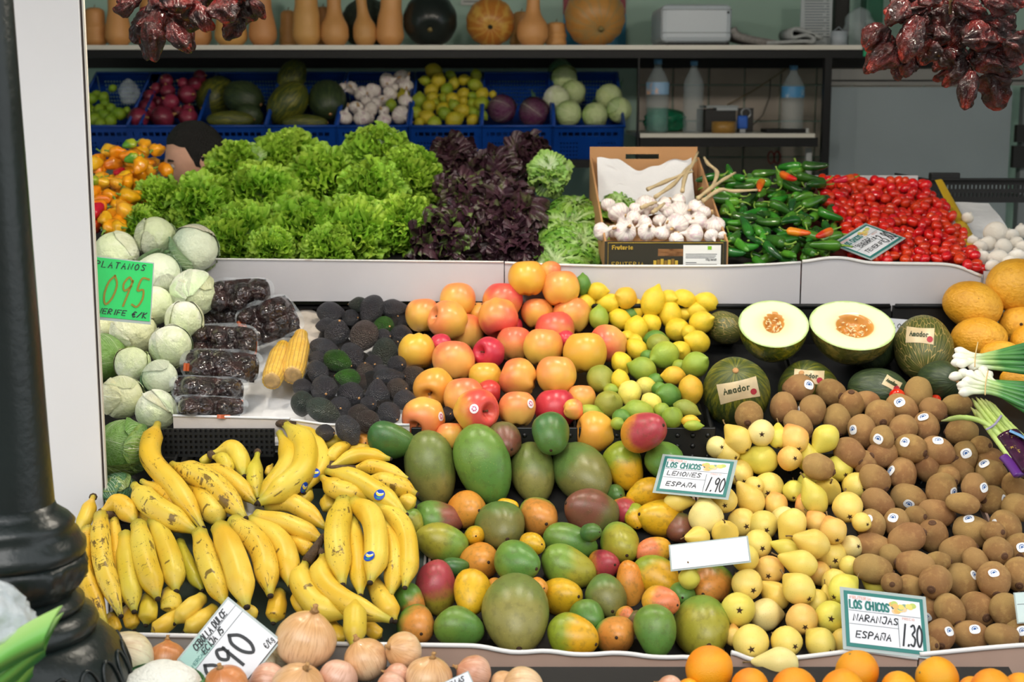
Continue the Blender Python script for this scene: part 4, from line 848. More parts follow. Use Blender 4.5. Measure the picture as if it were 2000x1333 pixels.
# ------------------------------------------------------------ leaves with veins (cabbages)
def leaf_mat(name, c0, c1, vein, rough=.5, transl=.0, vs=7., va=.6, attr=False):
    k = NT(name); s, t = k.gattr('ls'), k.gattr('lt'); tc, jc = k.objco()
    at = k.math('ABSOLUTE', t); w = k.math('SUBTRACT', s, k.math('MULTIPLY', at, .75)); w = k.math('ADD', w, k.math('MULTIPLY', k.noise(jc, 3., 2), .12))
    fr = k.math('ABSOLUTE', k.math('SUBTRACT', k.math('FRACT', k.math('MULTIPLY', w, vs)), .5)); sec = k.math('MULTIPLY', k.rng(fr, .09, .02), k.rng(at, 1.1, .2))
    mid = k.rng(at, k.math('SUBTRACT', .075, k.math('MULTIPLY', s, .05)), .012); ter = k.math('MULTIPLY', k.rng(k.math('ABSOLUTE', k.math('SUBTRACT', k.noise(jc, 5., 4), .5)), .03, .0), .15)
    vn = k.math('MAXIMUM', k.math('MAXIMUM', sec, mid), ter); a = k.oattr('c1') if attr else S(c0); b = k.oattr('c2') if attr else S(c1)
    c = k.mix(k.rng(k.math('ADD', s, k.math('MULTIPLY', k.math('SUBTRACT', k.noise(jc, 2., 3), .5), 1.1)), .15, .9), a, b); c = k.mix(k.math('MULTIPLY', vn, va), c, S(vein))
    k.set(Base_Color=c, Roughness=rough); k.bump(k.math('ADD', vn, k.math('MULTIPLY', k.noise(jc, 3., 3), 1.2)), .35, .03)
    if transl:
        tr = k.n('BsdfTranslucent'); k.put(tr.inputs[0], c); mx = k.n('MixShader'); mx.inputs[0].default_value = transl
        k.t.links.new(k.b.outputs[0], mx.inputs[1]); k.t.links.new(tr.outputs[0], mx.inputs[2]); k.t.links.new(mx.outputs[0], k.out.inputs[0])
    return k.m
M['cabw'] = leaf_mat('pale_cabbage_leaf', '#dfe4c4', '#c3d39c', '#edf0da', attr=True, va=.7)
def shell(seed, r0, span, curl, name, mat, nu=14, nv=18, flare=.0):
    """a cabbage leaf wrapped on the ball: s from base to rim, t across"""
    v, f, ls, lt = [], [], [], []
    for i in range(nu + 1):
        for j in range(nv + 1):
            s = i / nu; t = j / nv * 2 - 1; wd = span * math.sin(pi * min(1, .18 + s * .78)) ** .7
            th = -pi / 2 + 2.25 * s; ph = t * wd; edge = max(s, abs(t))
            r = r0 + .025 * noise.noise((s * 4 + seed, t * 3, seed * 1.3)) + curl * sstep(.72, 1, edge) * (1 + .6 * math.sin(9 * t + seed) + .5 * math.sin(13 * s + seed)) + flare * s * s
            # direction along the meridian through phi
            d = Vector((math.cos(th) * math.cos(ph), math.sin(ph) * max(.15, math.cos(th) * .55 + .45), math.sin(th) * math.cos(ph * .5))).normalized()
            v.append(tuple(d * r)); ls.append(s); lt.append(t)
    for i in range(nu):
        for j in range(nv):
            a = i * (nv + 1) + j; f.append((a, a + 1, a + nv + 2, a + nv + 1))
    me = mesh(name, v, f, [mat]); fattr(me, 'ls', ls); fattr(me, 'lt', lt); return me
def core(seed, mat):
    mb = MB(); mb.lathe([(max(.004, math.sin(pi * i / 18)), -math.cos(pi * i / 18)) for i in range(19)], 28, fn=lambda p, a, t: tuple(Vector(p) * (1 + .05 * noise.noise((p[0] * 1.3 + seed, p[1] * 1.3, p[2] * 1.3)) + .012 * noise.noise((p[0] * 4 + seed, p[1] * 4, p[2] * 2)))))
    me = mb.me('cabbage', mat); fattr(me, 'ls', [(v[2] + 1) / 2 for v in mb.v]); fattr(me, 'lt', [math.sin(2 * math.atan2(v[1], v[0])) for v in mb.v]); me['A'] = 1.0
    BV[me.name] = BVHTree.FromPolygons([Vector(q) for q in mb.v], mb.f); return me
V['cab'] = [core(i, M['cabw']) for i in range(3)]
SHW = [shell(i, 1.025 + .018 * i, .95 + .1 * (i % 3), .035, 'wrapper_leaf', M['cabw']) for i in range(4)]
SHG = [shell(10 + i, 1.05 + .02 * i, 1.05, .05, 'outer_leaf', M['cabw'], flare=.03 * i) for i in range(3)]
CC = {'w': ('#f4f6e6', '#dbe6b8', 'pale'), 'g': ('#d4e4c8', '#e2ecd0', 'green topped'), 'G': ('#4f7a3a', '#6f9a44', 'dark green'), 'y': ('#f4f4d8', '#e6e8ba', 'yellowish'), 'D': ('#2f5a3c', '#3f6e44', 'deep green'), 'u': ('#3c1434', '#5c1c4c', 'red purple'), 'L': ('#a4c470', '#cbdc9e', 'light green')}
def cabbage_rows(rows, pl, kind, noun, cat, grp, marks, nleaf=3, small=False):
    for r in rows: c = CC[r['code']]; r['c1'], r['c2'], r['look'] = S(c[0]), S(c[1]), c[2]; r['t'] = r.get('t', 40)
    out = place(rows, pl, 'cabbage', V['cab'], kind)
    for r in out:
        col = CC[r['code']]; n = nleaf + (r['code'] in 'gG') * (not small)
        for i in range(n):
            big = r['code'] in 'GgD' and i >= n - 2 and not small; me = (SHG if big else SHW)[rnd.randrange(3)]
            lf = link('outer_leaf' if big else 'wrapper_leaf', me, r['o'], Matrix.Rotation(rnd.uniform(0, 2 * pi), 4, 'Z') @ Matrix.Rotation(rnd.uniform(-.5, .5), 4, 'X'))
            c = (('#6f9a72', '#9ab88a') if r['code'] == 'g' else ('#4a7a3c', '#86a84c')) if big else col[:2]
            g = rnd.uniform(.82, 1.08); lf['c1'] = [q * g for q in S(c[0])]; lf['c2'] = [q * g * rnd.uniform(.8, 1.) for q in S(c[1])]
    autolabel(kind, noun, cat, grp, marks)
TC = mkplane(900, 3.06, 470, 3.66)
rows = parse('''226 495 46 43 200 w; 304 463 43 39 300 w l0.3; 379 486 47 46 20 g; 310 537 43 43 270 g; 379 574 46 45 60 w; 303 597 40 37 30 w; 360 625 37 36 80 w; 262 650 50 45 20 y; 333 677 42 41 50 w; 200 698 52 46 10 G; 258 712 36 34 270 w; 313 737 35 34 20 g
238 777 48 42 30 y; 304 803 50 40 80 w; 240 873 60 54 200 G l0.2; 232 962 44 36 60 D; 200 640 32 30 0 y''')
cabbage_rows(rows, TC, 'cabbage', 'cabbage', 'cabbage', 'cabbages heaped by the post', [LM['green'], ('the big green cabbage above the bananas', 240, 873.01), ('the vacuum packs', 420, 690)])
# ------------------------------------------------------------ lettuces
def fan_mat(name, base, mid, tip, rough=.42, transl=.25, hue=.012, var=.14, mott=None):
    k = NT(name); rho = k.gattr('rho'); tc, jc = k.objco()
    c = k.mix(k.rng(rho, .15, .55), S(base), S(mid)); c = k.mix(k.rng(k.math('ADD', rho, k.math('MULTIPLY', k.math('SUBTRACT', k.noise(jc, 9., 3), .5), .4)), .6, .95), c, S(tip))
    if mott: c = k.mix(k.math('MULTIPLY', k.rng(k.noise(jc, mott[1], 3), .5, .62), k.math('MULTIPLY', k.oattr('mix'), mott[2])), c, S(mott[0]))
    c = k.hsv(c, var, hue); k.set(Base_Color=c, Roughness=rough); k.bump(k.noise(jc, 16., 3), .25, .01)
    tr = k.n('BsdfTranslucent'); k.put(tr.inputs[0], c); mx = k.n('MixShader'); mx.inputs[0].default_value = transl
    k.t.links.new(k.b.outputs[0], mx.inputs[1]); k.t.links.new(tr.outputs[0], mx.inputs[2]); k.t.links.new(mx.outputs[0], k.out.inputs[0]); return k.m
M['let'] = fan_mat('green_lettuce_leaf', '#c4dc90', '#7cb82e', '#b4dc4e', transl=.32)
M['red'] = fan_mat('red_lettuce_leaf', '#8a8a54', '#553844', '#402630', rough=.28, transl=.08, var=.25, mott=('#5f7a34', 3., .8))
M['fris'] = fan_mat('frisee_leaf', '#d6e8b0', '#8cbc48', '#5f9c32', transl=.28)
M['pale'] = fan_mat('pale_lettuce_leaf', '#eef6e4', '#cfe6b4', '#a6d06a', transl=.25)
def fan(name, seed, mat, n1, n2, amp, amp2, wid, bend, na=64, nr=9, lob=.06):
    v, f, rh = [], [], []; R0 = random.Random(seed); p1, p2, p3 = (R0.uniform(0, 6) for _ in range(3))
    for i in range(nr + 1):
        rho = .06 + .94 * (i / nr) ** .8
        for j in range(na + 1):
            t = j / na * 2 - 1; th = t * wid; m = sstep(.25, 1, rho)
            L = (.72 + .28 * math.cos(th)) * (1 + lob * math.sin(n1 * th * .5 + p3) + .03 * math.sin(n2 * th + p2))
            h = amp * m * m * math.sin(n1 * th + p1 + 1.3 * math.sin(2.1 * th + p2)) + amp2 * m ** 4 * math.sin(n2 * th + p2 + 3 * rho)
            th2 = th + amp * .55 * m ** 3 * math.cos(n1 * th + p1) + amp2 * .6 * m ** 4 * math.cos(n2 * th + p2 + 3 * rho)
            ph = bend * rho ** 1.4; q = L * rho
            y = math.sin(th2) * q; z = math.cos(th2 * .8) * q
            v.append((z * math.sin(ph) + h * math.cos(ph) + .18 * y * y, y, z * math.cos(ph) - h * math.sin(ph))); rh.append(rho)
    for i in range(nr):
        for j in range(na):
            a = i * (na + 1) + j; f.append((a, a + 1, a + na + 2, a + na + 1))
    me = mesh(name, v, f, [mat]); fattr(me, 'rho', rh); return me
LG = [fan('leaf', i, M['let'], 17 + 2 * i, 41 + 5 * i, .13, .075, 1.3, .5, na=120, nr=9, lob=.1) for i in range(4)]
LR = [fan('leaf', 20 + i, M['red'], 9 + i % 3, 23 + 2 * i, .13, .05, 1.15, .9, na=64, nr=8, lob=.12) for i in range(4)]
LP = [fan('leaf', 40 + i, M['pale'], 9 + i, 25 + i, .09, .05, 1.3, .5, na=64, nr=8) for i in range(2)]
def frisleaf(seed):
    R0 = random.Random(seed); v, f, rh = [], [], []
    def P(s, off, h): 
        ph = 1.0 * s ** 1.3; return Vector((s * math.sin(ph) + h * math.cos(ph), off, s * math.cos(ph) - h * math.sin(ph)))
    n = 12
    for i in range(n + 1):
        s = i / n; wd = .05 * (1 - .6 * s)
        v += [P(s, -wd, 0), P(s, wd, 0)]; rh += [s * .55] * 2
    for i in range(n): f.append((2*i, 2*i+1, 2*i+3, 2*i+2))
    for i in range(2, n + 1):
        for sd in (-1, 1):
            s = i / n; ln = .26 * (.5 + .6 * s) * R0.uniform(.7, 1.25); up = R0.uniform(-.12, .16); b = len(v); wd = .04 * (1 - .6 * s)
            pts = [(s - .04, wd, 0), (s + .04, wd, 0), (s + .02, wd + ln * .4, up * .5), (s + .10, wd + ln * .45, up * .6), (s + .05, wd + ln * .75, up), (s + .15, wd + ln * .8, up), (s + .10, wd + ln * 1.05, up * .4 + R0.uniform(-.08, .08)), (s + .02, wd + ln * .55, up + .07), (s + .22, wd + ln * .55, up - .04)]
            for a, o, h in pts: v.append(P(a, sd * o, h)); rh.append(min(1, .35 + .65 * (o / .3)) * (.5 + .5 * s))
            q = [(0, 1, 3, 2), (2, 3, 5, 4), (4, 5, 6), (2, 4, 7), (3, 8, 5)]
            f += [tuple(b + k for k in (t if sd > 0 else t[::-1])) for t in q]
    me = mesh('leaf', v, f, [M['fris']]); fattr(me, 'rho', rh); return me
LF = [frisleaf(i) for i in range(5)]
def head(name, label, cat, group, px, py, rpx, leaves, spec, pl=T3, lift=.0, ax=None, mix=0., roll=0., inner=None, dome=None):
    c = onplane(px, py, pl); k = (c - CAM).dot(FWD) / F; R = rpx * k; v = (CAM - c).normalized()
    axis = Vector(ax).normalized() if ax else (v * .75 + Vector((0, 0, 1)) * .6).normalized()
    base = c - axis * R * .75 + Vector((0, 0, lift))
    t = empty(name, base); tag(t, label, cat, group)
    if dome:
        N = dome[0]
        for i in range(N):
            cz_ = 1 - (1 - math.cos(dome[1])) * (i + .5) / N; a = i * 2.39996 + rnd.uniform(-.3, .3); sz_ = math.sqrt(max(0, 1 - cz_ * cz_)); x = axis.orthogonal().normalized(); y = axis.cross(x)
            d = (x * math.cos(a) + y * math.sin(a)) * sz_ + axis * cz_; d = (d + Vector((rnd.uniform(-.15, .15), rnd.uniform(-.15, .15), rnd.uniform(-.1, .25)))).normalized()
            tg = d.orthogonal().normalized(); tg = Matrix.Rotation(rnd.uniform(0, 6.28), 3, d) @ tg; s = R * dome[2] * rnd.uniform(.85, 1.15)
            lf = link('leaf', leaves[rnd.randrange(len(leaves))], t, basis(tg, d.cross(tg), d, axis * R * .28 + d * R * dome[3]) @ Matrix.Rotation(rnd.uniform(-dome[4], dome[4]), 4, 'Y') @ Matrix.Scale(s, 4))
            if mix is not None: lf['mix'] = [mix * rnd.uniform(.3, 1.3)] * 3
        spec = ()
    x = axis.orthogonal().normalized(); y = axis.cross(x); B = Matrix((x, y, axis)).transposed().to_4x4()
    for n, op, sz in spec:
        for i in range(n):
            a = 2 * pi * (i + rnd.uniform(-.25, .25)) / n + op * 3; o_ = op * rnd.uniform(.85, 1.12); s = R * sz * rnd.uniform(.88, 1.12)
            L = (inner if inner and op < .4 else leaves)
            lf = link('leaf', L[rnd.randrange(len(L))], t, B @ Matrix.Rotation(a, 4, 'Z') @ Matrix.Rotation(o_, 4, 'Y') @ Matrix.Rotation(rnd.uniform(-.25, .25), 4, 'Z') @ Matrix.Scale(s, 4))
            if mix is not None: lf['mix'] = [mix * rnd.uniform(.3, 1.3)] * 3
    return t
SPG = [(13, 1.3, .8), (12, 1.0, .9), (10, .7, 1.0), (8, .42, 1.02), (5, .15, 1.02)]
GL = [(310, 385, 52, 'frilly green lettuce touching the yellow peppers'), (402, 382, 50, 'frilly green lettuce hiding the face of the crouching person'), (268, 432, 42, 'frilly green lettuce tip above the topmost cabbage'), (462, 318, 58, 'frilly green lettuce just right of the person'), (400, 395, 72, 'frilly green lettuce behind the topmost cabbage pair'),
      (560, 300, 66, 'frilly green lettuce in the rear row below the melon crate'), (510, 375, 74, 'frilly green lettuce under the pale upturned lettuce base'), (630, 340, 74, 'frilly green lettuce in the middle of the heap'), (480, 450, 74, 'frilly green lettuce above the right edge of the cabbages'), (590, 440, 78, 'frilly green lettuce overhanging the white tray front'),
      (690, 440, 76, 'frilly green lettuce above the middle of the white tray front'), (735, 290, 62, 'tall upright frilly green lettuce highest in the heap'), (800, 335, 62, 'upright frilly green lettuce beside the dark red lettuces'), (725, 365, 70, 'frilly green lettuce below the tallest lettuce'), (785, 425, 62, 'frilly green lettuce touching the front red lettuce'), (415, 460, 44, 'small frilly green lettuce beside the green topped cabbage'), (640, 478, 50, 'drooping frilly green lettuce hanging over the tray edge'), (530, 478, 46, 'drooping frilly green lettuce above the vacuum packs')]
for px, py, r, lab in GL: head('lettuce', lab, 'lettuce', 'green lettuces', px, py, r * 1.12, LG, SPG, mix=None, dome=(46, 1.75, .72, .22, .35))
head('lettuce', 'pale upturned lettuce base among the green lettuces', 'lettuce', None, 478, 318, 34, LP, [(6, .75, 1.1), (4, .35, 1.1)], ax=(-.2, -.8, .6), lift=.02, mix=None)
head('lettuce', 'bluish green smooth lettuce leaves below the tallest lettuce', 'lettuce', None, 742, 296, 36, LP, [(5, .9, 1.1), (4, .4, 1.1)], lift=.02, mix=None)
SPR = [(12, 1.3, .85), (12, 1.0, .95), (11, .7, 1.0), (9, .45, 1.0), (6, .18, .95)]
for px, py, r, lab, mx in [(885, 300, 48, 'dark red lettuce standing behind the upright green lettuce', .2), (965, 328, 52, 'dark bluish red lettuce between two taller dark lettuces', .3), (1030, 298, 50, 'dark red lettuce at the rear below the blue crates', .2), (905, 375, 58, 'dark red lettuce with a lime green patch', .9), (985, 400, 72, 'largest dark red lettuce showing its olive heart', .35), (1000, 475, 56, 'blackish red lettuce low beside the frisee', .1), (930, 450, 46, 'dark red lettuce behind the bronze front lettuce', .2)]:
    head('lettuce', lab, 'lettuce', 'dark red lettuces', px, py, r * 1.1, LR, SPR, mix=mx, dome=(44, 1.8, .78, .2, 1.0))
t = head('lettuce', 'bronze and green lettuce hanging over the white tray front', 'lettuce', 'dark red lettuces', 872, 468, 74, LR, SPR, mix=1.5, lift=.015, dome=(46, 1.9, .8, .22, 1.0))
head('lettuce', 'whitish green lettuce heart on top of the dark lettuces', 'lettuce', None, 1072, 336, 46, LP, (), mix=None, lift=.01, dome=(34, 1.7, .8, .2, .9))
SPF = [(16, 1.5, 1.1), (16, 1.15, 1.15), (14, .8, 1.1), (10, .45, 1.0)]
for px, py, r, lab, ax in [(1112, 405, 62, 'pale hearted frisee cascading beside the garlic box', (-.1, -.5, .85)), (1085, 485, 56, 'low frisee drooping onto the tray front', (-.05, -.65, .75)), (1148, 445, 52, 'darker green frisee touching the garlic bulbs', (.2, -.6, .8)), (1130, 375, 40, 'small green frisee behind the cascading one', (.2, -.2, 1))]:
    head('frisee', lab, 'endive', 'frisee heads', px, py, r * 1.15, LF, SPF, ax=ax, mix=None)
head('frisee', 'small tuft of pale frisee on top of the garlic bulbs', 'endive', None, 1212, 392, 34, LF, [(10, 1.2, 1.1), (10, .7, 1.1)], ax=(.1, -.3, .9), mix=None, lift=.03)

# ------------------------------------------------------------ garlic box
GB = empty('garlic_box')
zt = Zp(472, 3.69); zb = Zp(530, 3.69); x0, x1 = Xp(1181, 3.69, 490), Xp(1419, 3.69, 490)
INK = plain('olive_black_print', '#2a281c', .45); GOLD = plain('gold_print', '#c8a83c', .4); PKW = plain('paper_label_white', '#e4e6e4', .5)
me = panel(x1 - x0, zt - zb, 48, 12, lambda i, j: 13 + 8 <= i <= 30 and 6 <= j <= 8, .004, INK, 'front_panel'); fp = link('front_panel', me, GB, Matrix.Translation(((x0 + x1) / 2, 3.69, zb)))
MB().box((x0, 3.694, zb), (x1, 3.698, zb + .018)).ob('inner_face', M['carton'], GB)
xb0, xb1 = Xp(1152, 4.24, 300), Xp(1362, 4.24, 300); zq0, zq1 = Zp(400, 4.24), Zp(287, 4.24)
me = panel(xb1 - xb0, zq1 - zq0, 42, 24, lambda i, j: 14 <= i <= 26 and 19 <= j <= 20, .005, M['carton'], 'rear_panel'); link('rear_panel', me, GB, Matrix.Translation(((xb0 + xb1) / 2, 4.24, zq0)))
for xa_, xb_, nm in ((x0, xb0, 'side_panel'), (x1, xb1, 'side_panel')):
    m2 = MB(); m2.v = [(xa_, 3.695, zb), (xa_, 3.695, zt), (xb_, 4.24, zq1 - .03), (xb_, 4.24, zq0 - .05), (xa_ + .005, 3.695, zb), (xa_ + .005, 3.695, zt), (xb_ + .005, 4.24, zq1 - .03), (xb_ + .005, 4.24, zq0 - .05)]
    m2.f = [(0, 1, 2, 3), (7, 6, 5, 4), (0, 4, 5, 1), (1, 5, 6, 2), (2, 6, 7, 3), (3, 7, 4, 0)]; m2.ob(nm, M['carton'], GB)
m2 = MB(); m2.v = [(x0, 3.7, zb + .005), (x1, 3.7, zb + .005), (xb1, 4.235, zq0 + .0), (xb0, 4.235, zq0 + .0)]; m2.f = [(0, 1, 2, 3)]; m2.ob('base', M['carton'], GB)
def crump(u, w):
    x = xb0 + .02 + (xb1 - xb0 - .04) * u; y = 4.215 - .15 * (1 - w) ** 1.4; z = zq0 - .02 + (Zp(308, 4.2) - zq0 + .02) * w - .035 * math.sin(pi * u) ** 3 * w
    n = noise.noise((u * 6, w * 6, 3.)); return (x, y + .02 * n, z + .015 * n)
MB().grid(crump, 40, 26).ob('tissue_liner', M['paper'], GB, True)
tag(GB, 'black printed cardboard box of garlic with a tall brown rear panel', 'box')
def onfront(name, px0, px1, py0, py1, mat, dy=.0015, parent=None):
    a = atY(px0, py1, 3.69); b = atY(px1, py0, 3.69); return MB().box((a.x, 3.69 - dy, a.z), (b.x, 3.69 - dy + .001, b.z)).ob(name, mat, parent or GB)
lb = onfront('paper_label', 1334, 1408, 479, 519, PKW); onfront('green_square', 1382, 1390, 481, 488, plain('label_green', '#7cb828', .5), .002, lb)
for i, yy in enumerate((496, 499.5, 503, 512.5, 516)): onfront('print_line', 1339, (1400, 1398, 1396, 1360, 1400)[i], yy, yy + 1.3, plain('label_ink', '#50545a', .6), .002, lb)
for a, b, c, d in ((1187, 1413, 474, 475), (1187, 1188, 475, 520), (1412, 1413, 475, 520)): onfront('gold_line', a, b, c, d, GOLD)
for i in range(7):
    q = onfront('gold_emblem', 1276 + i * 7, 1282 + i * 7, 509 - (i % 3) * 1.5, 519, plain('gold_brown', '#8a6a24', .5) if i % 2 else GOLD, .0018)
rows = []
for s in '700 480 70;880 480 85;1055 480 72;1285 430 90;1425 500 80;1585 430 75;1555 510 55;1170 490 60;830 330 80;950 370 55;1050 270 85;1190 270 60;1300 335 90;1300 245 60;1440 300 70;1460 400 75;1285 540 55;750 270 55;1040 410 60;790 480 50;1640 510 35;1150 390 50;880 410 55;1370 390 50;1220 340 50;1500 330 55;970 310 60'.split(';'):
    x, y, r = map(float, s.split()); rows.append(dict(x=1000 + x / 4, y=333 + y / 4, a=r / 4, b=r / 4 * 1.05, d=rnd.uniform(0, 360), t=rnd.uniform(10, 75), look='purplish white'))
TG = mkplane(470, 3.72, 380, 3.98)
place(rows, TG, 'garlic_bulb', V['garlic'], 'garlic', [('cut_neck', PM['gneck'], 'top', 0)], tol=.8)
autolabel('garlic', 'garlic bulb', 'garlic', 'garlic bulbs in the box', [('the box handle slot', 1298, 495), ('the pale frisee tuft', 1212, 392), ('the dry stems', 1340, 390)])
ST_ = plain('dry_garlic_stalk', '#c9b48c', .8, var=.2, nscale=30)
for i, s in enumerate('1050 200 1260 110 1400 60;1110 260 1250 160 1340 60 1430 -30;1320 215 1340 110 1390 20 1440 -90;1440 270 1600 150 1730 70;1480 290 1610 205 1720 215 1900 205;1550 190 1590 70 1520 0 1490 -50;1000 345 1060 320 1120 300;1090 380 1130 350 1180 310'.split(';')):
    q = list(map(float, s.split())); P = [onplane(1000 + q[j] / 4, 333 + q[j + 1] / 4, TG) + Vector((0, -.03, .02)) for j in range(0, len(q), 2)]; C = spline(P, 12)
    o = MB().tube(C, [(.0065 - .0025 * j / 12) * (1 + .2 * math.sin(5 * j)) for j in range(13)], 8).ob('garlic_stalk', ST_, None, True)
    tag(o, ['dry garlic stalk crossing toward the tissue paper', 'dry garlic stalk rising steeply to the rear panel corner', 'upright dry garlic stalk beside the green peppers', 'dry garlic stalk ending in a knob over the peppers', 'longest dry garlic stalk reaching over the peppers', 'forked dry garlic stalk behind the knobbed one', 'short pale garlic stalk low in the box', 'short bent garlic stalk above the middle bulbs'][i], 'stalk', 'dry garlic stalks')

# ------------------------------------------------------------ peppers and tomatoes
def pod(name, mat, L, R, bend, seed, n=14, seg=14, wr=.1, tip=.25, sh=.75, wsc=2.2):
    mb = MB(); prof = []
    for i in range(n + 1):
        t = i / n; r = R * (sstep(-.02, .12, t) ** .6) * ((1 - t) ** .5 * (1 - tip) + tip * sstep(1, .9, t)) * (sh + (1 - sh) * math.sin(pi * t)); prof.append((max(r, .004), L * (.5 - t)))
    def fn(p, a, t):
        k = 1 + wr * noise.noise((math.cos(a) * wsc + seed, math.sin(a) * wsc, p[2] * wsc)) + wr * .6 * math.cos(3 * a + seed)
        return (p[0] * k + bend * (t - .3) ** 2, p[1] * k, p[2])
    mb.lathe(prof, seg, fn=fn); me = mb.me(name, mat); me['A'] = L / 2 / R; BV[me.name] = BVHTree.FromPolygons([Vector(q) for q in mb.v], mb.f); return me
GP = [pod('green_pepper', M['gpepper'], 3.6, .72, .9 * (-1) ** i, i, tip=.35) for i in range(5)]
PM['gstem'] = MB().tube([(0, 0, -.1), (.05, 0, .3), (.3, .05, .8), (.75, .1, 1.1)], [.2, .12, .1, .13], 7).me('stem', M['stem_green'])
def inpoly(x, y, P):
    c = False
    for i in range(len(P)):
        (x1, y1), (x2, y2) = P[i], P[i - 1]
        if (y1 > y) != (y2 > y) and x < (x2 - x1) * (y - y1) / (y2 - y1) + x1: c = not c
    return c
def scatter(P, step, jit, seed):
    R0 = random.Random(seed); xs = [p[0] for p in P]; ys = [p[1] for p in P]; out = []; j = 0; y = min(ys)
    while y < max(ys):
        x = min(xs) + (step / 2 if j % 2 else 0)
        while x < max(xs):
            q = (x + R0.uniform(-jit, jit), y + R0.uniform(-jit, jit))
            if inpoly(*q, P): out.append(q)
            x += step
        y += step * .62; j += 1
    return out
PG = [(1366, 352), (1450, 345), (1530, 336), (1588, 333), (1612, 380), (1640, 440), (1642, 496), (1600, 508), (1520, 514), (1424, 512), (1418, 440), (1395, 400)]
R0 = random.Random(5); og = 0
def podobj(name, me, px, py, pl, scale, lift, pitch, ang, stem=None, c=None):
    p = onplane(px, py, pl) + Vector((0, -lift * .4, lift)); nrm = Vector((0, -pl[2], 1)).normalized()
    x = Vector((math.cos(ang), math.sin(ang), 0)); x = (x - nrm * x.dot(nrm)).normalized(); ax = (x + nrm * pitch).normalized()
    s2 = ax.orthogonal().normalized(); s2 = Matrix.Rotation(R0.uniform(0, 6.3), 3, ax) @ s2
    o = link(name, me, None, basis(s2, ax.cross(s2), ax, p, (scale,) * 3))
    if stem: link('stem', stem, o, Matrix.Translation((0.0, 0, max(v.co.z for v in me.vertices))))
    if c: o['c1'] = list(S(c[0])); o['c2'] = list(S(c[1]))
    return o
hero = {(1535, 382): 0, (1555, 494): 1, (1600, 495): 2}
pts = scatter(PG, 21.5, 8, 3); rows = []
for i, (px, py) in enumerate(pts):
    o = podobj('green_pepper', GP[i % 5], px, py, T3, .0200 * R0.uniform(.85, 1.2), R0.uniform(-.02, .035), R0.uniform(-.3, .3), R0.uniform(0, 6.28), PM['gstem'], R0.choice([('#2f6a1c', '#3c7a20'), ('#24581c', '#2f6a1e'), ('#3f7f24', '#4f8c28'), ('#1e4c1c', '#2c6420')]))
    r = dict(x=px, y=py, o=o, look='glossy'); PILES.setdefault('gp', []).append(r)
for px, py, a, lab in [(1536, 384, 2.2, 'orange red pepper among the green ones near the rear'), (1555, 494, 3.0, 'orange pepper low among the green ones at the tray edge'), (1603, 497, .6, 'twisted orange red pepper beside the tomato price card'), (1480, 400, 1.2, 'red tipped pepper beside the longest garlic stalk'), (1645, 388, .3, 'orange pepper between the green peppers and tomatoes')]:
    o = podobj('green_pepper', GP[2], px, py, T3, .018, .055, .1, a, PM['gstem'], ('#cf3a1a', '#d8701c')); o.name = 'red_pepper'; tag(o, lab, 'pepper')
autolabel('gp', 'green pepper', 'pepper', 'green peppers in the tray', [LM['tomcard'], ('the longest garlic stalk', 1440, 384), ('the orange red pepper near the rear', 1536, 384), ('the low orange pepper', 1555, 494), ('the garlic box corner', 1419, 480)])
PT = [(1600, 344), (1640, 340), (1700, 352), (1800, 354), (1826, 380), (1862, 420), (1890, 470), (1912, 515), (1924, 534), (1890, 524), (1860, 512), (1780, 511), (1700, 509), (1655, 497), (1642, 440), (1612, 390)]
rows = []
for px, py in scatter(PT, 15, 4, 8): rows.append(dict(x=px, y=py, a=10.5 * R0.uniform(.95, 1.3), b=9.8 * R0.uniform(.9, 1.12), d=R0.uniform(0, 360), lv=R0.uniform(-.3, .9), look=''))
for r in rows: r['pl'] = T3
rows = sorted(rows, key=lambda r: r['y'])[-285:]
place(rows, T3, 'cherry_tomato', V['tomato'], 'tomato', [], tol=.82)
autolabel('tomato', 'cherry tomato', 'tomato', 'cherry tomatoes in the tray', [LM['tomcard'], ('the yellow card divider', 1868, 425), ('the pale rear board', 1715, 352), ('the tray corner tomato', 1917, 526), ('the orange pepper at the tomato edge', 1645, 388), ('the largest mushroom', 1945, 455), ('the nearest yellow melon', 1900, 560), ('the black mesh crate', 1830, 360), ('the end of the pale rear board', 1775, 352), ('the wavy lip below the tomatoes', 1770, 516), ('the lowest tip of the yellow divider', 1908, 495), ('the tray front corner by the peppers', 1655, 500)])
for px, py, r_, pl, lab in [(1725, 778, 13, T1, 'loose cherry tomato touching the kiwi stack below the melons'), (1752, 773, 14, T1, 'loose cherry tomato beside the tallest kiwi'), (1843, 772, 13, T1, 'loose round cherry tomato below the spring onion bulbs'), (1827, 781, 10, T1, 'loose cherry tomato half hidden by kiwis'), (1911, 875, 11, T1, 'loose cherry tomato near the asparagus wrapper'), (1927, 549, 10, T2, 'cherry tomato fallen between the tray end and yellow melons'), (1917, 526, 11, T3, 'cherry tomato balanced on the tray corner')]:
    q = place([dict(x=px, y=py, a=r_ * 1.1, b=r_, d=0, lv=.5, ymax=3.6 if py > 700 else 9.)], pl, 'cherry_tomato', V['tomato'], 'loose')[0]; tag(q['o'], lab, 'tomato')
HB = [pod('yellow_pepper', M['habanero'], 2.2, .85, .1, 30 + i, tip=.34, wr=.24, sh=.55, wsc=1.9) for i in range(4)]
PM['hstem'] = MB().tube([(0, 0, -.15), (.03, 0, .2), (.25, 0, .5)], [.2, .09, .09], 6).me('stem', M['stem_green'])
PH = [(178, 470), (176, 330), (205, 306), (240, 300), (290, 300), (328, 318), (325, 345), (285, 375), (262, 410), (238, 440), (232, 462), (205, 458)]
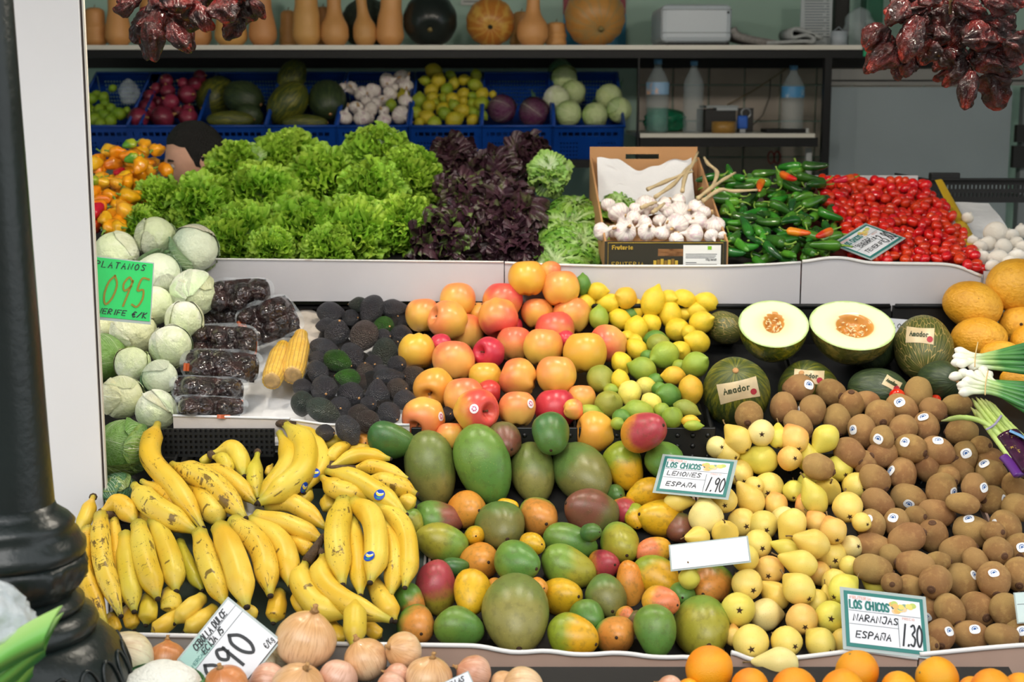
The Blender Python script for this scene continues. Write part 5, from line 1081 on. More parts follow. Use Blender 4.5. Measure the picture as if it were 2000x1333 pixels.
for i, (px, py) in enumerate(scatter(PH, 19, 6, 11)):
    red = px < 196 and py > 425 or (i == 26); o = podobj('yellow_pepper', HB[i % 4], px, py, T3, .0265 * R0.uniform(.85, 1.15), R0.uniform(-.02, .05), R0.uniform(-.4, .5), R0.uniform(0, 6.28), PM['hstem'], ('#b81c14', '#c82a18') if red else R0.choice([('#f0a012', '#f2ae1e'), ('#ee900e', '#f0a018'), ('#f0a81e', '#f4bc30'), ('#e8840e', '#f09a14')]))
    if red: o.name = 'red_pepper'
    PILES.setdefault('hb_red' if red else 'hb', []).append(dict(x=px, y=py, o=o, look='wrinkled'))
mk = [('the white post edge', 186, 385), ('the topmost green lantern pepper', 258, 318), ('the head of the person', 360, 290), ('the cabbage against the post', 226, 495), ('the topmost cabbage', 304, 463)]
autolabel('hb', 'yellow lantern pepper', 'pepper', 'yellow lantern peppers', mk); autolabel('hb_red', 'red lantern pepper', 'pepper', 'red lantern peppers', mk)
for px, py, lab in ((258, 318, 'green lantern pepper on top of the yellow ones'), (262, 346, 'yellow green lantern pepper in the middle of the heap'), (184, 392, 'green lantern pepper against the white post')):
    tag(podobj('green_lantern_pepper', HB[1], px, py, T3, .021, .055, .2, .4, PM['hstem'], ('#5a9a2c', '#a8b82c')), lab, 'pepper')
# ------------------------------------------------------------ mushrooms and the black crate behind them
rows = parse('''1945 455 23 24 90 t60; 1976 460 14 14 60; 1930 476 16 16 80 t60; 1960 482 16 17 60 t60; 1985 476 14 15 60; 1950 506 19 20 80 t50; 1914 482 13 14 90; 1890 426 11 12 120; 1996 452 15 15 80; 1986 502 16 17 80; 1918 503 15 15 80; 1972 512 14 14 80; 1938 520 13 14 80; 1900 470 10 11 90; 1996 482 12 13 80''')
for r in rows: r['look'] = 'white'; r['t'] = r.get('t', 50)
PM['mstem'] = MB().lathe([(.3, -.1), (.28, .35), (.32, .6), (.26, .66)], 12).me('stalk', M['mushroom'])
place(rows, T3, 'mushroom', V['mushroom'], 'mushroom', [('stalk', PM['mstem'], 'bot', 1)], tol=.8)
autolabel('mushroom', 'mushroom', 'mushroom', 'white mushrooms in the box', [('the largest mushroom', 1945, 455.01), ('the topmost yellow melon', 1982, 557)])
t = empty('black_stacking_crate'); xa_, xb_ = Xp(1814, 4.4, 360), Xp(2060, 4.4, 360); za_, zb_ = Zp(396, 4.4), Zp(350, 4.4)
me = panel(xb_ - xa_, zb_ - za_, 62, 12, lambda i, j: i % 2 == 1 and 4 < i < 58 and j in (3, 4, 7, 8), .006, M['black'], 'front_mesh'); link('front_mesh', me, t, Matrix.Translation(((xa_ + xb_) / 2, 4.4, za_)))
MB().box((xa_, 4.38, zb_ - .004), (xb_, 4.41, zb_ + .003), .002).ob('rim', M['black'], t)
for q in (xa_, xb_ - .09): MB().box((q, 4.38, zb_), (q + .09, 4.41, zb_ + .02), .004).ob('raised_corner', M['black'], t)
MB().box((xa_, 4.41, za_), (xa_ + .006, 4.8, zb_)).ob('side_wall', M['black'], t); MB().box((xa_, 4.41, za_), (xb_, 4.8, za_ + .006)).ob('base', M['black'], t)
tag(t, 'empty black plastic crate with a mesh side behind the mushrooms', 'crate')
o = MB(); P0 = [atY(1826, 352, 4.27), atY(1838, 350, 4.27), atY(1905, 470, 3.86), atY(1915, 500, 3.74), atY(1898, 500, 3.74)]
o.v = [tuple(p) for p in P0] + [tuple(p + Vector((.004, 0, -.002))) for p in P0]; o.f = [(0, 1, 2, 3, 4), (9, 8, 7, 6, 5)] + [(i, i + 5, (i + 1) % 5 + 5, (i + 1) % 5) for i in range(5)]
tag(o.ob('yellow_card_strip', plain('yellow_green_card', '#c8a41e', .5)), 'yellow card divider between the tomatoes and mushrooms', 'divider')
# ------------------------------------------------------------ vacuum packs, corn
def clear_mat(name, col, alpha, rough=.08):
    k = NT(name); tr = k.n('BsdfTransparent'); k.put(tr.inputs[0], (1, 1, 1)); mx = k.n('MixShader'); mx.inputs[0].default_value = alpha
    k.set(Base_Color=S(col), Roughness=rough); tc, _ = k.objco(False); k.bump(k.noise(k.n('NewGeometry').outputs['Position'], 60., 3), .6)
    k.t.links.new(tr.outputs[0], mx.inputs[1]); k.t.links.new(k.b.outputs[0], mx.inputs[2]); k.t.links.new(mx.outputs[0], k.out.inputs[0]); return k.m
M['film'] = clear_mat('clear_film', '#dfe8ee', .22); M['bag'] = clear_mat('thin_plastic_bag', '#c8d4da', .3, .12)
def beetmat():
    k = NT('dark_beet_in_film'); g = k.n('NewGeometry').outputs['Position']
    k.set(Base_Color=k.mix(k.rng(k.noise(g, 30., 3), .35, .7), S('#1c100f'), S('#3e2422')), Roughness=.12, Coat_Weight=1., Coat_Roughness=.03); k.bump(k.noise(g, 45., 4, .55, 1.2), .9, .03); return k.m
M['beet'] = beetmat(); M['orlab'] = plain('orange_pack_label', '#c0561c', .4, var=.3, nscale=40)
def pack(label, px, py, wpx, hpx, ang, lv, seed, lab=None):
    hpx *= 1.15; c = onplane(px, py, T2); c = c if c.y < 3.58 else atY(px, py, 3.58); k = (c - CAM).dot(FWD) / F; v = (CAM - c).normalized(); c = c + v * lv * .02
    r = (RT - v * RT.dot(v)).normalized(); u = v.cross(r); a = math.radians(ang); X = r * math.cos(a) - u * math.sin(a); Y = u * math.cos(a) + r * math.sin(a); nz = (v * .85 + Vector((0, 0, .5))).normalized()
    Y = (Y - nz * Y.dot(nz) * .5).normalized(); t = empty('vacuum_pack', c); tag(t, label, 'food pack', 'vacuum packed beets')
    R0 = random.Random(seed); W, H = wpx * k / 2, hpx * k / 2; r0 = min(.026, H * .95); nx = max(2, round(W / r0 * .95)); B = []
    for row in ((-.42, .42) if H > .03 else (0.,)):
        for q in range(nx): B.append((((q + .5 + R0.uniform(-.35, .35)) / nx * 2 - 1) * W * .88, (row + R0.uniform(-.3, .3)) * H, r0 * R0.uniform(.75, 1.3)))
    def fn(uu, ww):
        x, y = uu * 2 - 1, ww * 2 - 1; m = 1 / max(1e-6, (abs(x) ** 4 + abs(y) ** 4) ** .25) * max(abs(x), abs(y)) if (x or y) else 1.
        X_, Y_ = x * m * W, y * m * H; z = 0.
        for bx_, by_, br in B: z = max(z, br * br * 1.15 - (X_ - bx_) ** 2 - (Y_ - by_) ** 2)
        z = math.sqrt(z) * 1.15 + .010 * max(0, 1 - max(abs(x), abs(y)) ** 6) + .004 * noise.noise((X_ * 120 + seed, Y_ * 120, 0.))
        return X * X_ + Y * Y_ + v * z
    MB().grid(fn, 60, 40).ob('beets', M['beet'], t, True)
    def fb(uu, ww): x, y = uu * 2 - 1, ww * 2 - 1; return X * (x * W * .9) + Y * (y * H * .9) - v * (.02 * max(0, 1 - x ** 4 - y ** 4))
    mb = MB().grid(fb, 8, 6); mb.f = [f[::-1] for f in mb.f]; mb.ob('back', M['beet'], t, True)
    ring = MB(); n = 72
    for i in range(n):
        q = 2 * pi * i / n; cx_, cy_ = math.cos(q), math.sin(q); m = 1 / (abs(cx_) ** 4 + abs(cy_) ** 4) ** .25
        for s in (.93, 1.0, 1.0 + .10 * (1 + .5 * math.sin(3 * q + seed))):
            p = X * (cx_ * m * W * s) + Y * (cy_ * m * H * (s * 1.12 - .1)) + v * (.006 * math.sin(7 * q + seed) * s + .006 * noise.noise((q * 5, s * 8, seed)))
            ring.v.append(tuple(p))
    for i in range(n):
        for s in range(2): a0 = i * 3 + s; b0 = ((i + 1) % n) * 3 + s; ring.f.append((a0, a0 + 1, b0 + 1, b0))
    ring.ob('film_seam', M['film'], t, True)
    if lab:
        lx, ly, lw, lh = lab
        MB().grid(lambda uu, ww: X * ((lx + lw * (uu - .5)) * W) + Y * ((ly + lh * (ww - .5)) * H) + v * (.026 + .004 * math.sin(6 * uu)), 6, 4).ob('paper_label', M['orlab'], t, True)
pack('vacuum packed dark beets, topmost pack against the white board', 468, 577, 118, 56, -4, .5, 1)
pack('vacuum packed dark beets, small pack wedged under the topmost', 440, 618, 92, 34, -6, .2, 2)
pack('vacuum packed dark beets with an orange label end, beside the corn', 524, 628, 112, 70, -22, 2.2, 3, (-.86, .1, .26, .9))
pack('vacuum packed dark beets, pack below the orange labelled one', 436, 668, 126, 56, 2, 1.6, 4, (.92, -.3, .2, .8))
pack('vacuum packed dark beets, glossiest pack in the middle of the stack', 434, 716, 140, 54, 4, 2.4, 5, (-.95, -.2, .16, .5))
pack('vacuum packed dark beets, second from the bottom of the stack', 408, 762, 132, 44, 3, 2.2, 6, (.75, -.95, .5, .6))
pack('vacuum packed dark beets, lowest pack on the white carton edge', 412, 794, 124, 34, 2, 1.6, 7, (.4, -1.0, .4, .4))
def cornmat():
    k = NT('corn_kernels'); tc, jc = k.objco(); sx = k.n('SeparateXYZ'); k.put(sx.inputs[0], tc); an = k.math('ARCTAN2', sx.outputs[1], sx.outputs[0])
    l1 = k.rng(k.math('ABSOLUTE', k.math('SINE', k.math('MULTIPLY', an, 8.))), .35, .05); l2 = k.rng(k.math('ABSOLUTE', k.math('SINE', k.math('MULTIPLY', sx.outputs[2], 620.))), .35, .05); g = k.math('MAXIMUM', l1, k.math('MULTIPLY', l2, .6))
    c = k.mix(k.rng(k.noise(jc, 60., 2), .3, .7), S('#e0ac1c'), S('#eec448')); k.set(Base_Color=k.mix(k.math('MULTIPLY', g, .6), c, S('#a86a10')), Roughness=.3, Coat_Weight=.3); k.bump(k.math('SUBTRACT', 1., g), .5, .004); return k.m
CP = empty('corn_pack', onplane(556, 705, T2)); CMt = cornmat(); CE = plain('corn_cut_end', '#c9a05c', .7, var=.3, nscale=90)
for (xa_, ya_, xb_, yb_, rp) in ((553, 676, 531, 744, 20), (588, 655, 572, 733, 21)):
    a = onplane(xa_, ya_, T2); b = onplane(xb_, yb_, T2) + (CAM - onplane(xb_, yb_, T2)).normalized() * .02; k = (a - CAM).dot(FWD) / F; R = rp * k; ax = (b - a); L = ax.length; ax.normalize(); x = ax.orthogonal().normalized()
    prof = [(.004, 0)] + [(R * (.62 + .38 * sstep(0, .35, i / 60)) * (1 - .12 * sstep(.85, 1, i / 60)), L * i / 60) for i in range(61)] + [(.004, L)]
    def kf(p, a_, t_): 
        q = 1 + .05 * (abs(math.sin(8 * a_)) ** .6) * (.55 + .45 * abs(math.sin(t_ * 62))) ; return (p[0] * q, p[1] * q, p[2])
    o = MB().lathe(prof, 64, fn=kf).ob('corn_cob', CMt, CP, True, basis(x, ax.cross(x), ax, a - CP.location))
    MB().lathe([(R * .80, 0), (R * .72, .004), (R * .45, .005), (.003, .003)], 24).ob('cut_end', CE, o, True, Matrix.Translation((0, 0, L - .001)))
    MB().lathe([(R * .3, -.004), (R * 1.1, L * .3), (R * 1.13, L * .6), (R * 1.08, L * 1.01), (R * .8, L * 1.05)], 24, fn=lambda p, a_, t_: (p[0] * (1 + .03 * math.sin(5 * a_ + 9 * t_)), p[1] * (1 + .03 * math.cos(4 * a_)), p[2])).ob('film', clear_mat('corn_film', '#f0f2f0', .05), o, True)
tag(CP, 'two peeled corn cobs wrapped in clear film beside the beets', 'corn')
def sheet(name, label, P, pl, lift, mat, bump=.008, n=14):
    A_, B_, C_, D_ = [onplane(x, y, pl) + Vector((0, 0, lift)) for x, y in P]
    def fn(u, w): p = (A_ * (1 - u) + B_ * u) * (1 - w) + (D_ * (1 - u) + C_ * u) * w; return p + Vector((0, 0, bump * noise.noise((p.x * 16, p.y * 16, 2.))))
    o = MB().grid(fn, n, n).ob(name, mat, None, True); tag(o, label, 'paper'); return o
sheet('tissue_sheet', 'white tissue sheet lying beside the avocados below the corn', [(520, 730), (590, 735), (600, 825), (492, 822)], T2, -.058, M['paper'])
sheet('tissue_sheet', 'creased beige paper behind the corn cobs', [(560, 582), (630, 590), (625, 670), (585, 660)], T2, -.03, plain('beige_paper', '#c9bfb4', .8, bump=.4), .02)
sheet('tissue_sheet', 'pale paper lining showing between the bananas', [(320, 898), (470, 898), (540, 960), (330, 960)], T1, -.06, M['paper'])

# ------------------------------------------------------------ melon halves
def flesh():
    k = NT('melon_flesh'); r = k.gattr('rho'); n = k.noise(k.n('NewGeometry').outputs['Position'], 40., 3); r2 = k.math('ADD', r, k.math('MULTIPLY', k.math('SUBTRACT', n, .5), .08))
    c = k.mix(k.rng(r2, .30, .42), S('#c98a3e'), S('#d9d2a2')); c = k.mix(k.rng(r2, .42, .8), c, S('#d9e2c0')); c = k.mix(k.rng(r2, .93, 1.0), c, S('#a9c27a')); k.set(Base_Color=c, Roughness=.22); return k.m
def half(label, px, py, ax_, bx_, ang, rmat, seed, cav, nz=.72):
    c = onplane(px, py, T2) + Vector((0, -.09, .05)); k = (c - CAM).dot(FWD) / F; v = (CAM - c).normalized(); r = (RT - v * RT.dot(v)).normalized(); u = v.cross(r)
    a = math.radians(ang); X = r * math.cos(a) - u * math.sin(a); Yi = u * math.cos(a) + r * math.sin(a); n = (v * nz + Yi * math.sqrt(1 - nz * nz)).normalized(); Y = n.cross(X)
    A_, B_ = ax_ * k, bx_ * k / nz; t = empty('melon_half', c); Mx = Matrix((X, Y, n)).transposed().to_4x4(); tag(t, label, 'melon', 'cut melon halves')
    v_, f_, rh = [(0, 0, -.012)], [], [0.]; N = 48; RG = 14
    for i in range(1, RG + 1):
        for j in range(N):
            q = i / RG; th = 2 * pi * j / N; rr = q; x, y = rr * math.cos(th), rr * math.sin(th)
            dx, dy = (x - cav[0]) / cav[2], (y - cav[1]) / cav[3]; ca = math.hypot(dx, dy); z = -.022 * sstep(1.05, .6, ca) + .006 * noise.noise((x * 14, y * 14, seed)) * sstep(1, .7, ca)
            v_.append((x * A_, y * B_, z)); rh.append(.3 * ca if ca < 1.1 else max(.4, .4 + .6 * (q - .2) / .8))
    f_ += [(0, 1 + j, 1 + (j + 1) % N) for j in range(N)]
    for i in range(RG - 1):
        for j in range(N): a0 = 1 + i * N + j; b0 = 1 + i * N + (j + 1) % N; f_.append((a0, a0 + N, b0 + N, b0))
    me = mesh('cut_face', v_, f_, [flesh_m]); fattr(me, 'rho', rh); link('cut_face', me, t, Mx)
    mb = MB(); R_ = 12
    for i in range(R_ + 1):
        ph = pi / 2 * i / R_
        for j in range(N): th = 2 * pi * j / N; q = math.cos(ph) * 1.0 if i < R_ else .01; mb.v.append((q * math.cos(th) * A_, q * math.sin(th) * B_, -math.sin(ph) * B_ * 1.4))
    for i in range(R_):
        for j in range(N): a0 = i * N + j; b0 = i * N + (j + 1) % N; mb.f.append((a0, a0 + N, b0 + N, b0))
    mb.f.append(tuple(R_ * N + j for j in range(N))); mb.f = [f[::-1] for f in mb.f]
    mb.ob('rind', rmat, t, True, Mx)
    R0 = random.Random(seed); sm = MB().lathe([(.0004, -.005), (.0026, 0), (.0004, .005)], 6).me('seed', plain('melon_seed', '#e2c894', .5))
    for i in range(26):
        q, th = math.sqrt(R0.random()) * .85, R0.uniform(0, 6.28)
        link('seed', sm, t, Mx @ Matrix.Translation(((cav[0] + cav[2] * q * math.cos(th)) * A_, (cav[1] + cav[3] * q * math.sin(th)) * B_, -.014 + R0.uniform(0, .006))) @ Matrix.Rotation(R0.uniform(0, 3), 4, 'Z') @ Matrix.Rotation(pi / 2, 4, 'X'))
flesh_m = flesh()
def rind2(name, a_, b_):
    k = NT(name); g = k.n('TexCoord').outputs['Object']; k.set(Base_Color=k.mix(k.rng(k.noise(g, 26., 5, .7, 1.), .42, .62), S(a_), S(b_)), Roughness=.18, Coat_Weight=.6); k.bump(k.noise(g, 40., 3), .3); return k.m
half('melon half with yellow green rind showing its seeds beside the lemons', 1497, 661, 68, 46, 6, rind2('yellow_streaked_rind', '#55601e', '#a89a1e'), 3, (0, .05, .28, .42))
half('melon half with netted rind tipped toward the yellow melons', 1646, 664, 83, 47, 10, rind2('netted_rind', '#57582a', '#8a7a3a'), 6, (.05, 0, .42, .45))
# ------------------------------------------------------------ spring onions and asparagus
TS = mkplane(790, 3.06, 670, 3.20)
def grad_mat(name, stops, rough=.4):
    k = NT(name); u = k.gattr('u'); c = S(stops[0][1])
    for (p0, _), (p1, c1) in zip(stops, stops[1:]): c = k.mix(k.rng(u, p0, p1), c, S(c1))
    c = k.hsv(c, .1, .01); k.set(Base_Color=c, Roughness=rough); return k.m
M['spring'] = grad_mat('spring_onion_skin', [(.0, '#eceae0'), (.22, '#e2e8cc'), (.45, '#9cbc74'), (.62, '#4f8a46'), (1., '#2f6a3a')], .35)
M['aspa'] = grad_mat('asparagus_skin', [(0, '#7c7a4a'), (.12, '#86924a'), (.35, '#a3b860'), (1., '#b4c878')], .45)
def resample(C, n):
    L = [0.]
    for a, b in zip(C, C[1:]): L.append(L[-1] + (b - a).length)
    out = []; j = 0
    for i in range(n + 1):
        t = L[-1] * i / n
        while j < len(C) - 2 and L[j + 1] < t: j += 1
        q = (t - L[j]) / max(1e-9, L[j + 1] - L[j]); out.append(C[j].lerp(C[j + 1], q))
    return out
def strand(name, P, rad, mat, parent, seg=9, n=16, lift=0., flat=1.):
    C = spline([onplane(x, y, TS) + (CAM - onplane(x, y, TS)).normalized() * lift for x, y in P], n * 3); C = resample(C, n); mb = MB().tube([c - parent.location for c in C], [rad(i / n) for i in range(n + 1)], seg, flat=flat)
    o = mb.ob(name, mat, parent, True); fattr(o.data, 'u', [(i // seg) / n for i in range((n + 1) * seg)]); return o
for lab, org, L in (('upper bunch of spring onions lying against the yellow melons', (1900, 695), '1864 682 1885 690 1930 695 2015 678 1;1860 696 1885 698 1940 694 2015 690 2;1857 710 1885 706 1935 700 2015 700 3;1868 713 1895 708 1940 708 2015 712 4;1884 710 1905 708 1950 712 2015 720 2.5;1862 704 1890 702 1940 690 2015 672 1.5;1890 716 1910 716 1950 720 2015 728 2'),
                    ('lower bunch of spring onions above the asparagus', (1920, 750), '1853 738 1880 735 1930 745 2015 752 1;1872 724 1895 735 1940 748 2015 760 2;1886 726 1905 738 1945 752 2015 768 3;1878 744 1905 748 1945 758 2015 778 4;1868 752 1900 756 1945 764 2015 790 3;1872 768 1905 766 1945 770 2015 800 4;1918 716 1925 735 1950 752 2015 756 2;1928 726 1936 742 1960 756 2015 772 1.5;1905 724 1915 738 1950 760 2015 806 2;1870 758 1900 762 1945 768 2015 810 2')):
    t = empty('spring_onion_bunch', onplane(*org, TS)); tag(t, lab, 'spring onions', 'spring onion bunches')
    for s in L.split(';'):
        q = list(map(float, s.split())); P = [(q[i], q[i + 1]) for i in range(0, 8, 2)]
        strand('spring_onion', P, lambda u: (.0054 + .0058 * math.exp(-((u - .08) / .08) ** 2) + .0015 * sstep(.5, .9, u)) * (max(.03, 1 - (1 - min(1, u / .07)) ** 2)) ** .5, M['spring'], t, lift=.006 * q[8], n=60)
    bx0 = org[0] + 10; strand('rubber_band', [(bx0, org[1] - 26), (bx0 - 5, org[1]), (bx0 - 6, org[1] + 22)], lambda u: .0014, plain('tan_rubber_band', '#c8ac74', .5), t, lift=.042)
t = empty('asparagus_bunch', onplane(1940, 840, TS)); tag(t, 'green asparagus bunch in a purple wrapper beside the kiwis', 'asparagus')
for i, s in enumerate('1898 778 1925 815 1985 890;1906 776 1935 812 1992 880;1915 778 1945 812 1998 874;1924 780 1952 814 2004 870;1932 784 1960 818 2010 866;1896 796 1922 826 1980 896;1905 800 1930 838 1976 900;1838 823 1880 816 1925 828 1975 872'.split(';')):
    q = list(map(float, s.split())); strand('spear', [(q[j], q[j + 1]) for j in range(0, len(q), 2)], lambda u: .0052 * (sstep(-.02, .16, u) ** .8) * (1 + .06 * math.sin(60 * u)) + .0008, M['aspa'], t, lift=.006 + .006 * (i % 4), n=24)
strand('paper_band', [(1956, 812), (1942, 830), (1926, 840)], lambda u: .003, plain('grey_violet_band', '#8a84a0', .5), t, lift=.036, flat=.6)
wm = plain('purple_wrapper', '#3c1434', .2, var=.4, nscale=50, dirt=('#c8a83a', 70., .6, .9)); strand('wrapper', [(1968, 852), (1988, 878), (2020, 922)], lambda u: .032 + .003 * u, wm, t, seg=16, lift=.012, flat=.7)
strand('blue_flap', [(1972, 842), (1990, 850), (2012, 862)], lambda u: .009, plain('blue_flap', '#6a9ac8', .3), t, lift=.05, flat=.3)
strand('purple_corner', [(1960, 892), (1972, 905), (1990, 930)], lambda u: .014, plain('purple_film', '#5a2a7a', .25), t, lift=.02, flat=.6)

# ------------------------------------------------------------ price cards
SF = {'A': '0,0 .5,1 1,0|.2,.4 .8,.4', 'B': '0,0 0,1 .8,.85 .7,.55 0,.52|.7,.52 1,.25 .7,0 0,0', 'C': '1,.9 .5,1 .05,.6 .1,.2 .5,0 1,.12', 'D': '0,0 0,1 .7,.9 1,.5 .7,.1 0,0', 'E': '1,1 0,1 0,0 1,0|0,.5 .8,.5', 'F': '0,0 0,1 1,1|0,.5 .7,.5', 'G': '1,.85 .5,1 0,.5 .5,0 1,.2 1,.45 .6,.45', 'H': '0,0 0,1|1,0 1,1|0,.5 1,.5', 'I': '.5,0 .5,1', 'J': '.2,1 1,1 .8,.1 .3,0 0,.2', 'K': '0,0 0,1|.9,1 0,.45 1,0', 'L': '0,1 0,0 .9,0', 'M': '0,0 .1,1 .5,.4 .9,1 1,0', 'N': '0,0 .05,1 .9,0 1,1', 'O': '.5,1 .08,.75 .05,.3 .45,0 .9,.25 .95,.7 .5,1', 'P': '0,0 .1,1 .9,.9 .9,.6 .1,.48', 'R': '0,0 .1,1 .9,.9 .85,.6 .1,.5 1,0', 'S': '.95,.9 .4,1 .1,.75 .8,.35 .7,.05 .05,.08', 'T': '0,1 1,1|.5,1 .45,0', 'U': '0,1 .05,.2 .5,0 .95,.2 1,1', 'V': '0,1 .5,0 1,1', 'X': '0,0 1,1|0,1 1,0', 'Y': '0,1 .5,.5 1,1|.5,.5 .5,0', 'Ñ': '0,0 .05,.8 .9,0 1,.8|.1,1 .5,1.1 1,1.02', '0': '.5,1 .08,.75 .05,.3 .45,0 .9,.25 .95,.7 .5,1', '1': '.3,.0 .7,1', '3': '.1,.92 .6,1 .85,.75 .35,.55 .9,.35 .6,.02 .05,.08', '5': '.95,1 .25,1 .15,.58 .7,.62 .9,.3 .6,.02 .05,.08', '8': '.5,.52 .1,.78 .5,1 .9,.78 .1,.25 .5,0 .9,.25 .5,.52', '9': '.9,.85 .45,1 .1,.75 .4,.52 .9,.7|.9,.9 .7,0', '/': '0,0 1,1', '.': '.4,.0 .5,.06', '€': '1,.9 .5,1 .15,.5 .5,0 1,.1|0,.58 .7,.58|0,.4 .7,.4', '-': '.1,.5 .9,.5', ' ': '', 'a': '.8,.6 .3,.6 .1,.3 .3,0 .8,.1|.85,.6 .85,0', 'd': '.8,.55 .3,.6 .1,.3 .3,0 .8,.1|.85,1 .85,0', 'm': '.05,0 .05,.6 .3,.6 .45,.5 .45,0|.45,.5 .7,.62 .9,.5 .9,0', 'o': '.5,.62 .1,.45 .15,.1 .5,0 .85,.15 .85,.45 .5,.62', 'r': '.2,0 .2,.62|.2,.45 .5,.62 .8,.55', 't': '.4,1 .4,.1 .7,0|.1,.65 .8,.65', 'u': '.1,.62 .15,.1 .5,0 .8,.12|.85,.62 .85,0', 'i': '.5,0 .5,.6|.5,.8 .5,.85', 'g': '.8,.6 .3,.6 .1,.35 .3,.1 .8,.15|.85,.6 .8,-.25 .2,-.25'}
def strokes(txt, x, y, h, wd, gap, th, slant=0., dy=0.):
    """a line of strokes as flat ribbons: list of quads in card space"""
    v, f = [], []
    for ch in txt:
        for st in SF.get(ch, '').split('|'):
            P = [tuple(map(float, q.split(','))) for q in st.split()]
            P = [Vector((x + p[0] * wd + slant * p[1] * h, y + p[1] * h)) for p in P]
            if len(P) > 2:
                sm = spline([(p.x, p.y, 0) for p in P], 4 * (len(P) - 1)) if ch in 'BCDGOPRSUJ035896€adoug' else [Vector((p.x, p.y, 0)) for p in P]; P = [Vector((q.x, q.y)) for q in sm]
            n0 = len(v)
            for i, p in enumerate(P):
                d = (P[min(i + 1, len(P) - 1)] - P[max(i - 1, 0)]); d = d.normalized() if d.length > 1e-9 else Vector((1, 0)); nn = Vector((-d.y, d.x)) * th / 2
                e = d * th * .4 * (-1 if i == 0 else 1 if i == len(P) - 1 else 0); v += [(p.x + nn.x + e.x, p.y + nn.y + e.y), (p.x - nn.x + e.x, p.y - nn.y + e.y)]
            for i in range(len(P) - 1): a = n0 + 2 * i; f.append((a, a + 1, a + 3, a + 2))
        x += wd * (.6 if ch in 'I.1 ' else 1.) + gap; y += dy
    return v, f
INKB = plain('black_marker', '#22262c', .5); INKG = plain('card_green_ink', '#2f7a74', .45); INKR = plain('faded_red_print', '#e0b0a4', .6); INKT = plain('thin_grey_rule', '#6a7478', .6); INKO = plain('orange_brown_marker', '#8a7a1c', .5)
CARD = plain('laminated_white_card', '#e2e4ea', .16); LAM = plain('laminate_edge', '#a8b4b2', .15)
class Card:
    """corners u along the text, v down the card, in pixels, with a and b their depth toward the viewer"""
    def __init__(s, label, TL_, u, v, a, b, pl, lift, H=1., cat='price card'):
        c = onplane(TL_[0] + (u[0] + v[0]) / 2, TL_[1] + (u[1] + v[1]) / 2, pl); w_ = (CAM - c).normalized(); c = c + w_ * lift; k = (c - CAM).dot(FWD) / F
        r = (RT - w_ * RT.dot(w_)).normalized(); dn = -(w_.cross(r)); U = (r * u[0] + dn * u[1] + w_ * a) * k; W = (r * v[0] + dn * v[1] + w_ * b) * k
        s.W, s.H = U.length, W.length; X = U.normalized(); N = X.cross(-W.normalized()).normalized(); Y = N.cross(X)
        if N.dot(w_) < 0: N = -N; Y = N.cross(X)
        s.t = empty('price_card', c - X * s.W / 2 - Y * s.H / 2); s.M = Matrix((X, Y, N)).transposed().to_4x4(); tag(s.t, label, cat)
    def quad(s, name, x0, y0, x1, y1, z, mat, th=.0006):
        return MB().box((x0 * s.W, y0 * s.H, z - th), (x1 * s.W, y1 * s.H, z)).ob(name, mat, s.t, False, s.M)
    def write(s, txt, x, y, h, wd, gap, th, mat, slant=.1, dy=0., name='lettering'):
        v, f = strokes(txt, x * s.W, y * s.H, h * s.H, wd * s.W, gap * s.W, th * s.H, slant, dy * s.H); me = mesh(name, [(a, b, .0016) for a, b in v], f, [mat], False); return link(name, me, s.t, s.M)
    def chicos(s, word, origin, price, oh=.115):
        s.quad('laminate', -.045, -.06, 1.045, 1.06, -.0006, LAM); s.quad('green_border', 0, 0, 1, 1, .0004, INKG); s.quad('card_face', .045, .065, .955, .935, .0009, CARD)
        s.write('FRUTERIA', .07, .86, .05, .028, .008, .012, INKR, 0); s.write('LOS CHICOS', .065, .69, .14, .042, .012, .034, INKG, .0)
        for i in range(14):
            R0 = random.Random(i); x, y = .56 + R0.random() * .32, .70 + R0.random() * .16; m = plain('card_fruit_print', ['#e2d070', '#dcb46a', '#b8c86a', '#2e4a5c', '#e4c49a', '#7ea08a'][i % 6 if i % 6 != 3 or i < 5 else 0], .5)
            mb = MB(); mb.v = [(x * s.W + .045 * s.W * math.cos(q * pi / 5), y * s.H + .05 * s.H * math.sin(q * pi / 5), .0011 + .00004 * i) for q in range(10)]; mb.f = [tuple(range(10))]; mb.ob('fruit_print', m, s.t, False, s.M)
        s.quad('rule_line', .05, .645, .95, .652, .0014, INKT); s.quad('rule_line', .05, .405, .66, .412, .0014, INKT); s.quad('rule_line', .66, .08, .667, .58, .0014, INKT)
        s.write('PRECIO', .72, .58, .04, .02, .008, .008, INKR, 0)
        if isinstance(word, str): word = [word]
        for i, wd_ in enumerate(word): s.write(wd_, .10 + .09 * i, .47 + (.05 if len(word) > 1 else 0) - .09 * i, oh if len(word) == 1 else .075, .05, .022, .02, INKB, .15)
        s.write(origin, .12, .17, oh, .052, .024, .022, INKB, .2); s.write(price, .69, .12, .38, .062, .018, .032, INKB, .06)
Card('lemons price card with green border standing among the pears', (1299, 891), (134, 12), (-18, 68), 44, 36, T1, .075).chicos('LEMONES', 'ESPAÑA', '1.90')
Card('oranges price card with green border in front of the kiwis', (1652, 1154), (150, 18), (3, 107), -50, 45, T1, .075).chicos('NARANJAS', 'ESPAÑA', '1.30')
Card('tomato price card lying diamond wise on the cherry tomatoes', (1631, 477), (60, -39), (70, 27), -95, 33, T3, .06).chicos(['TOMATES', 'CHERRYS'], 'TENERIFE', '3.80')
c = Card('blank white card lying on mangoes and pears', (1309, 1067), (149, -17), (4, 46), 7, 30, T1, .07); c.quad('laminate', -.02, -.06, 1.02, 1.06, -.0006, LAM); c.quad('card_face', 0, 0, 1, 1, .0006, CARD)
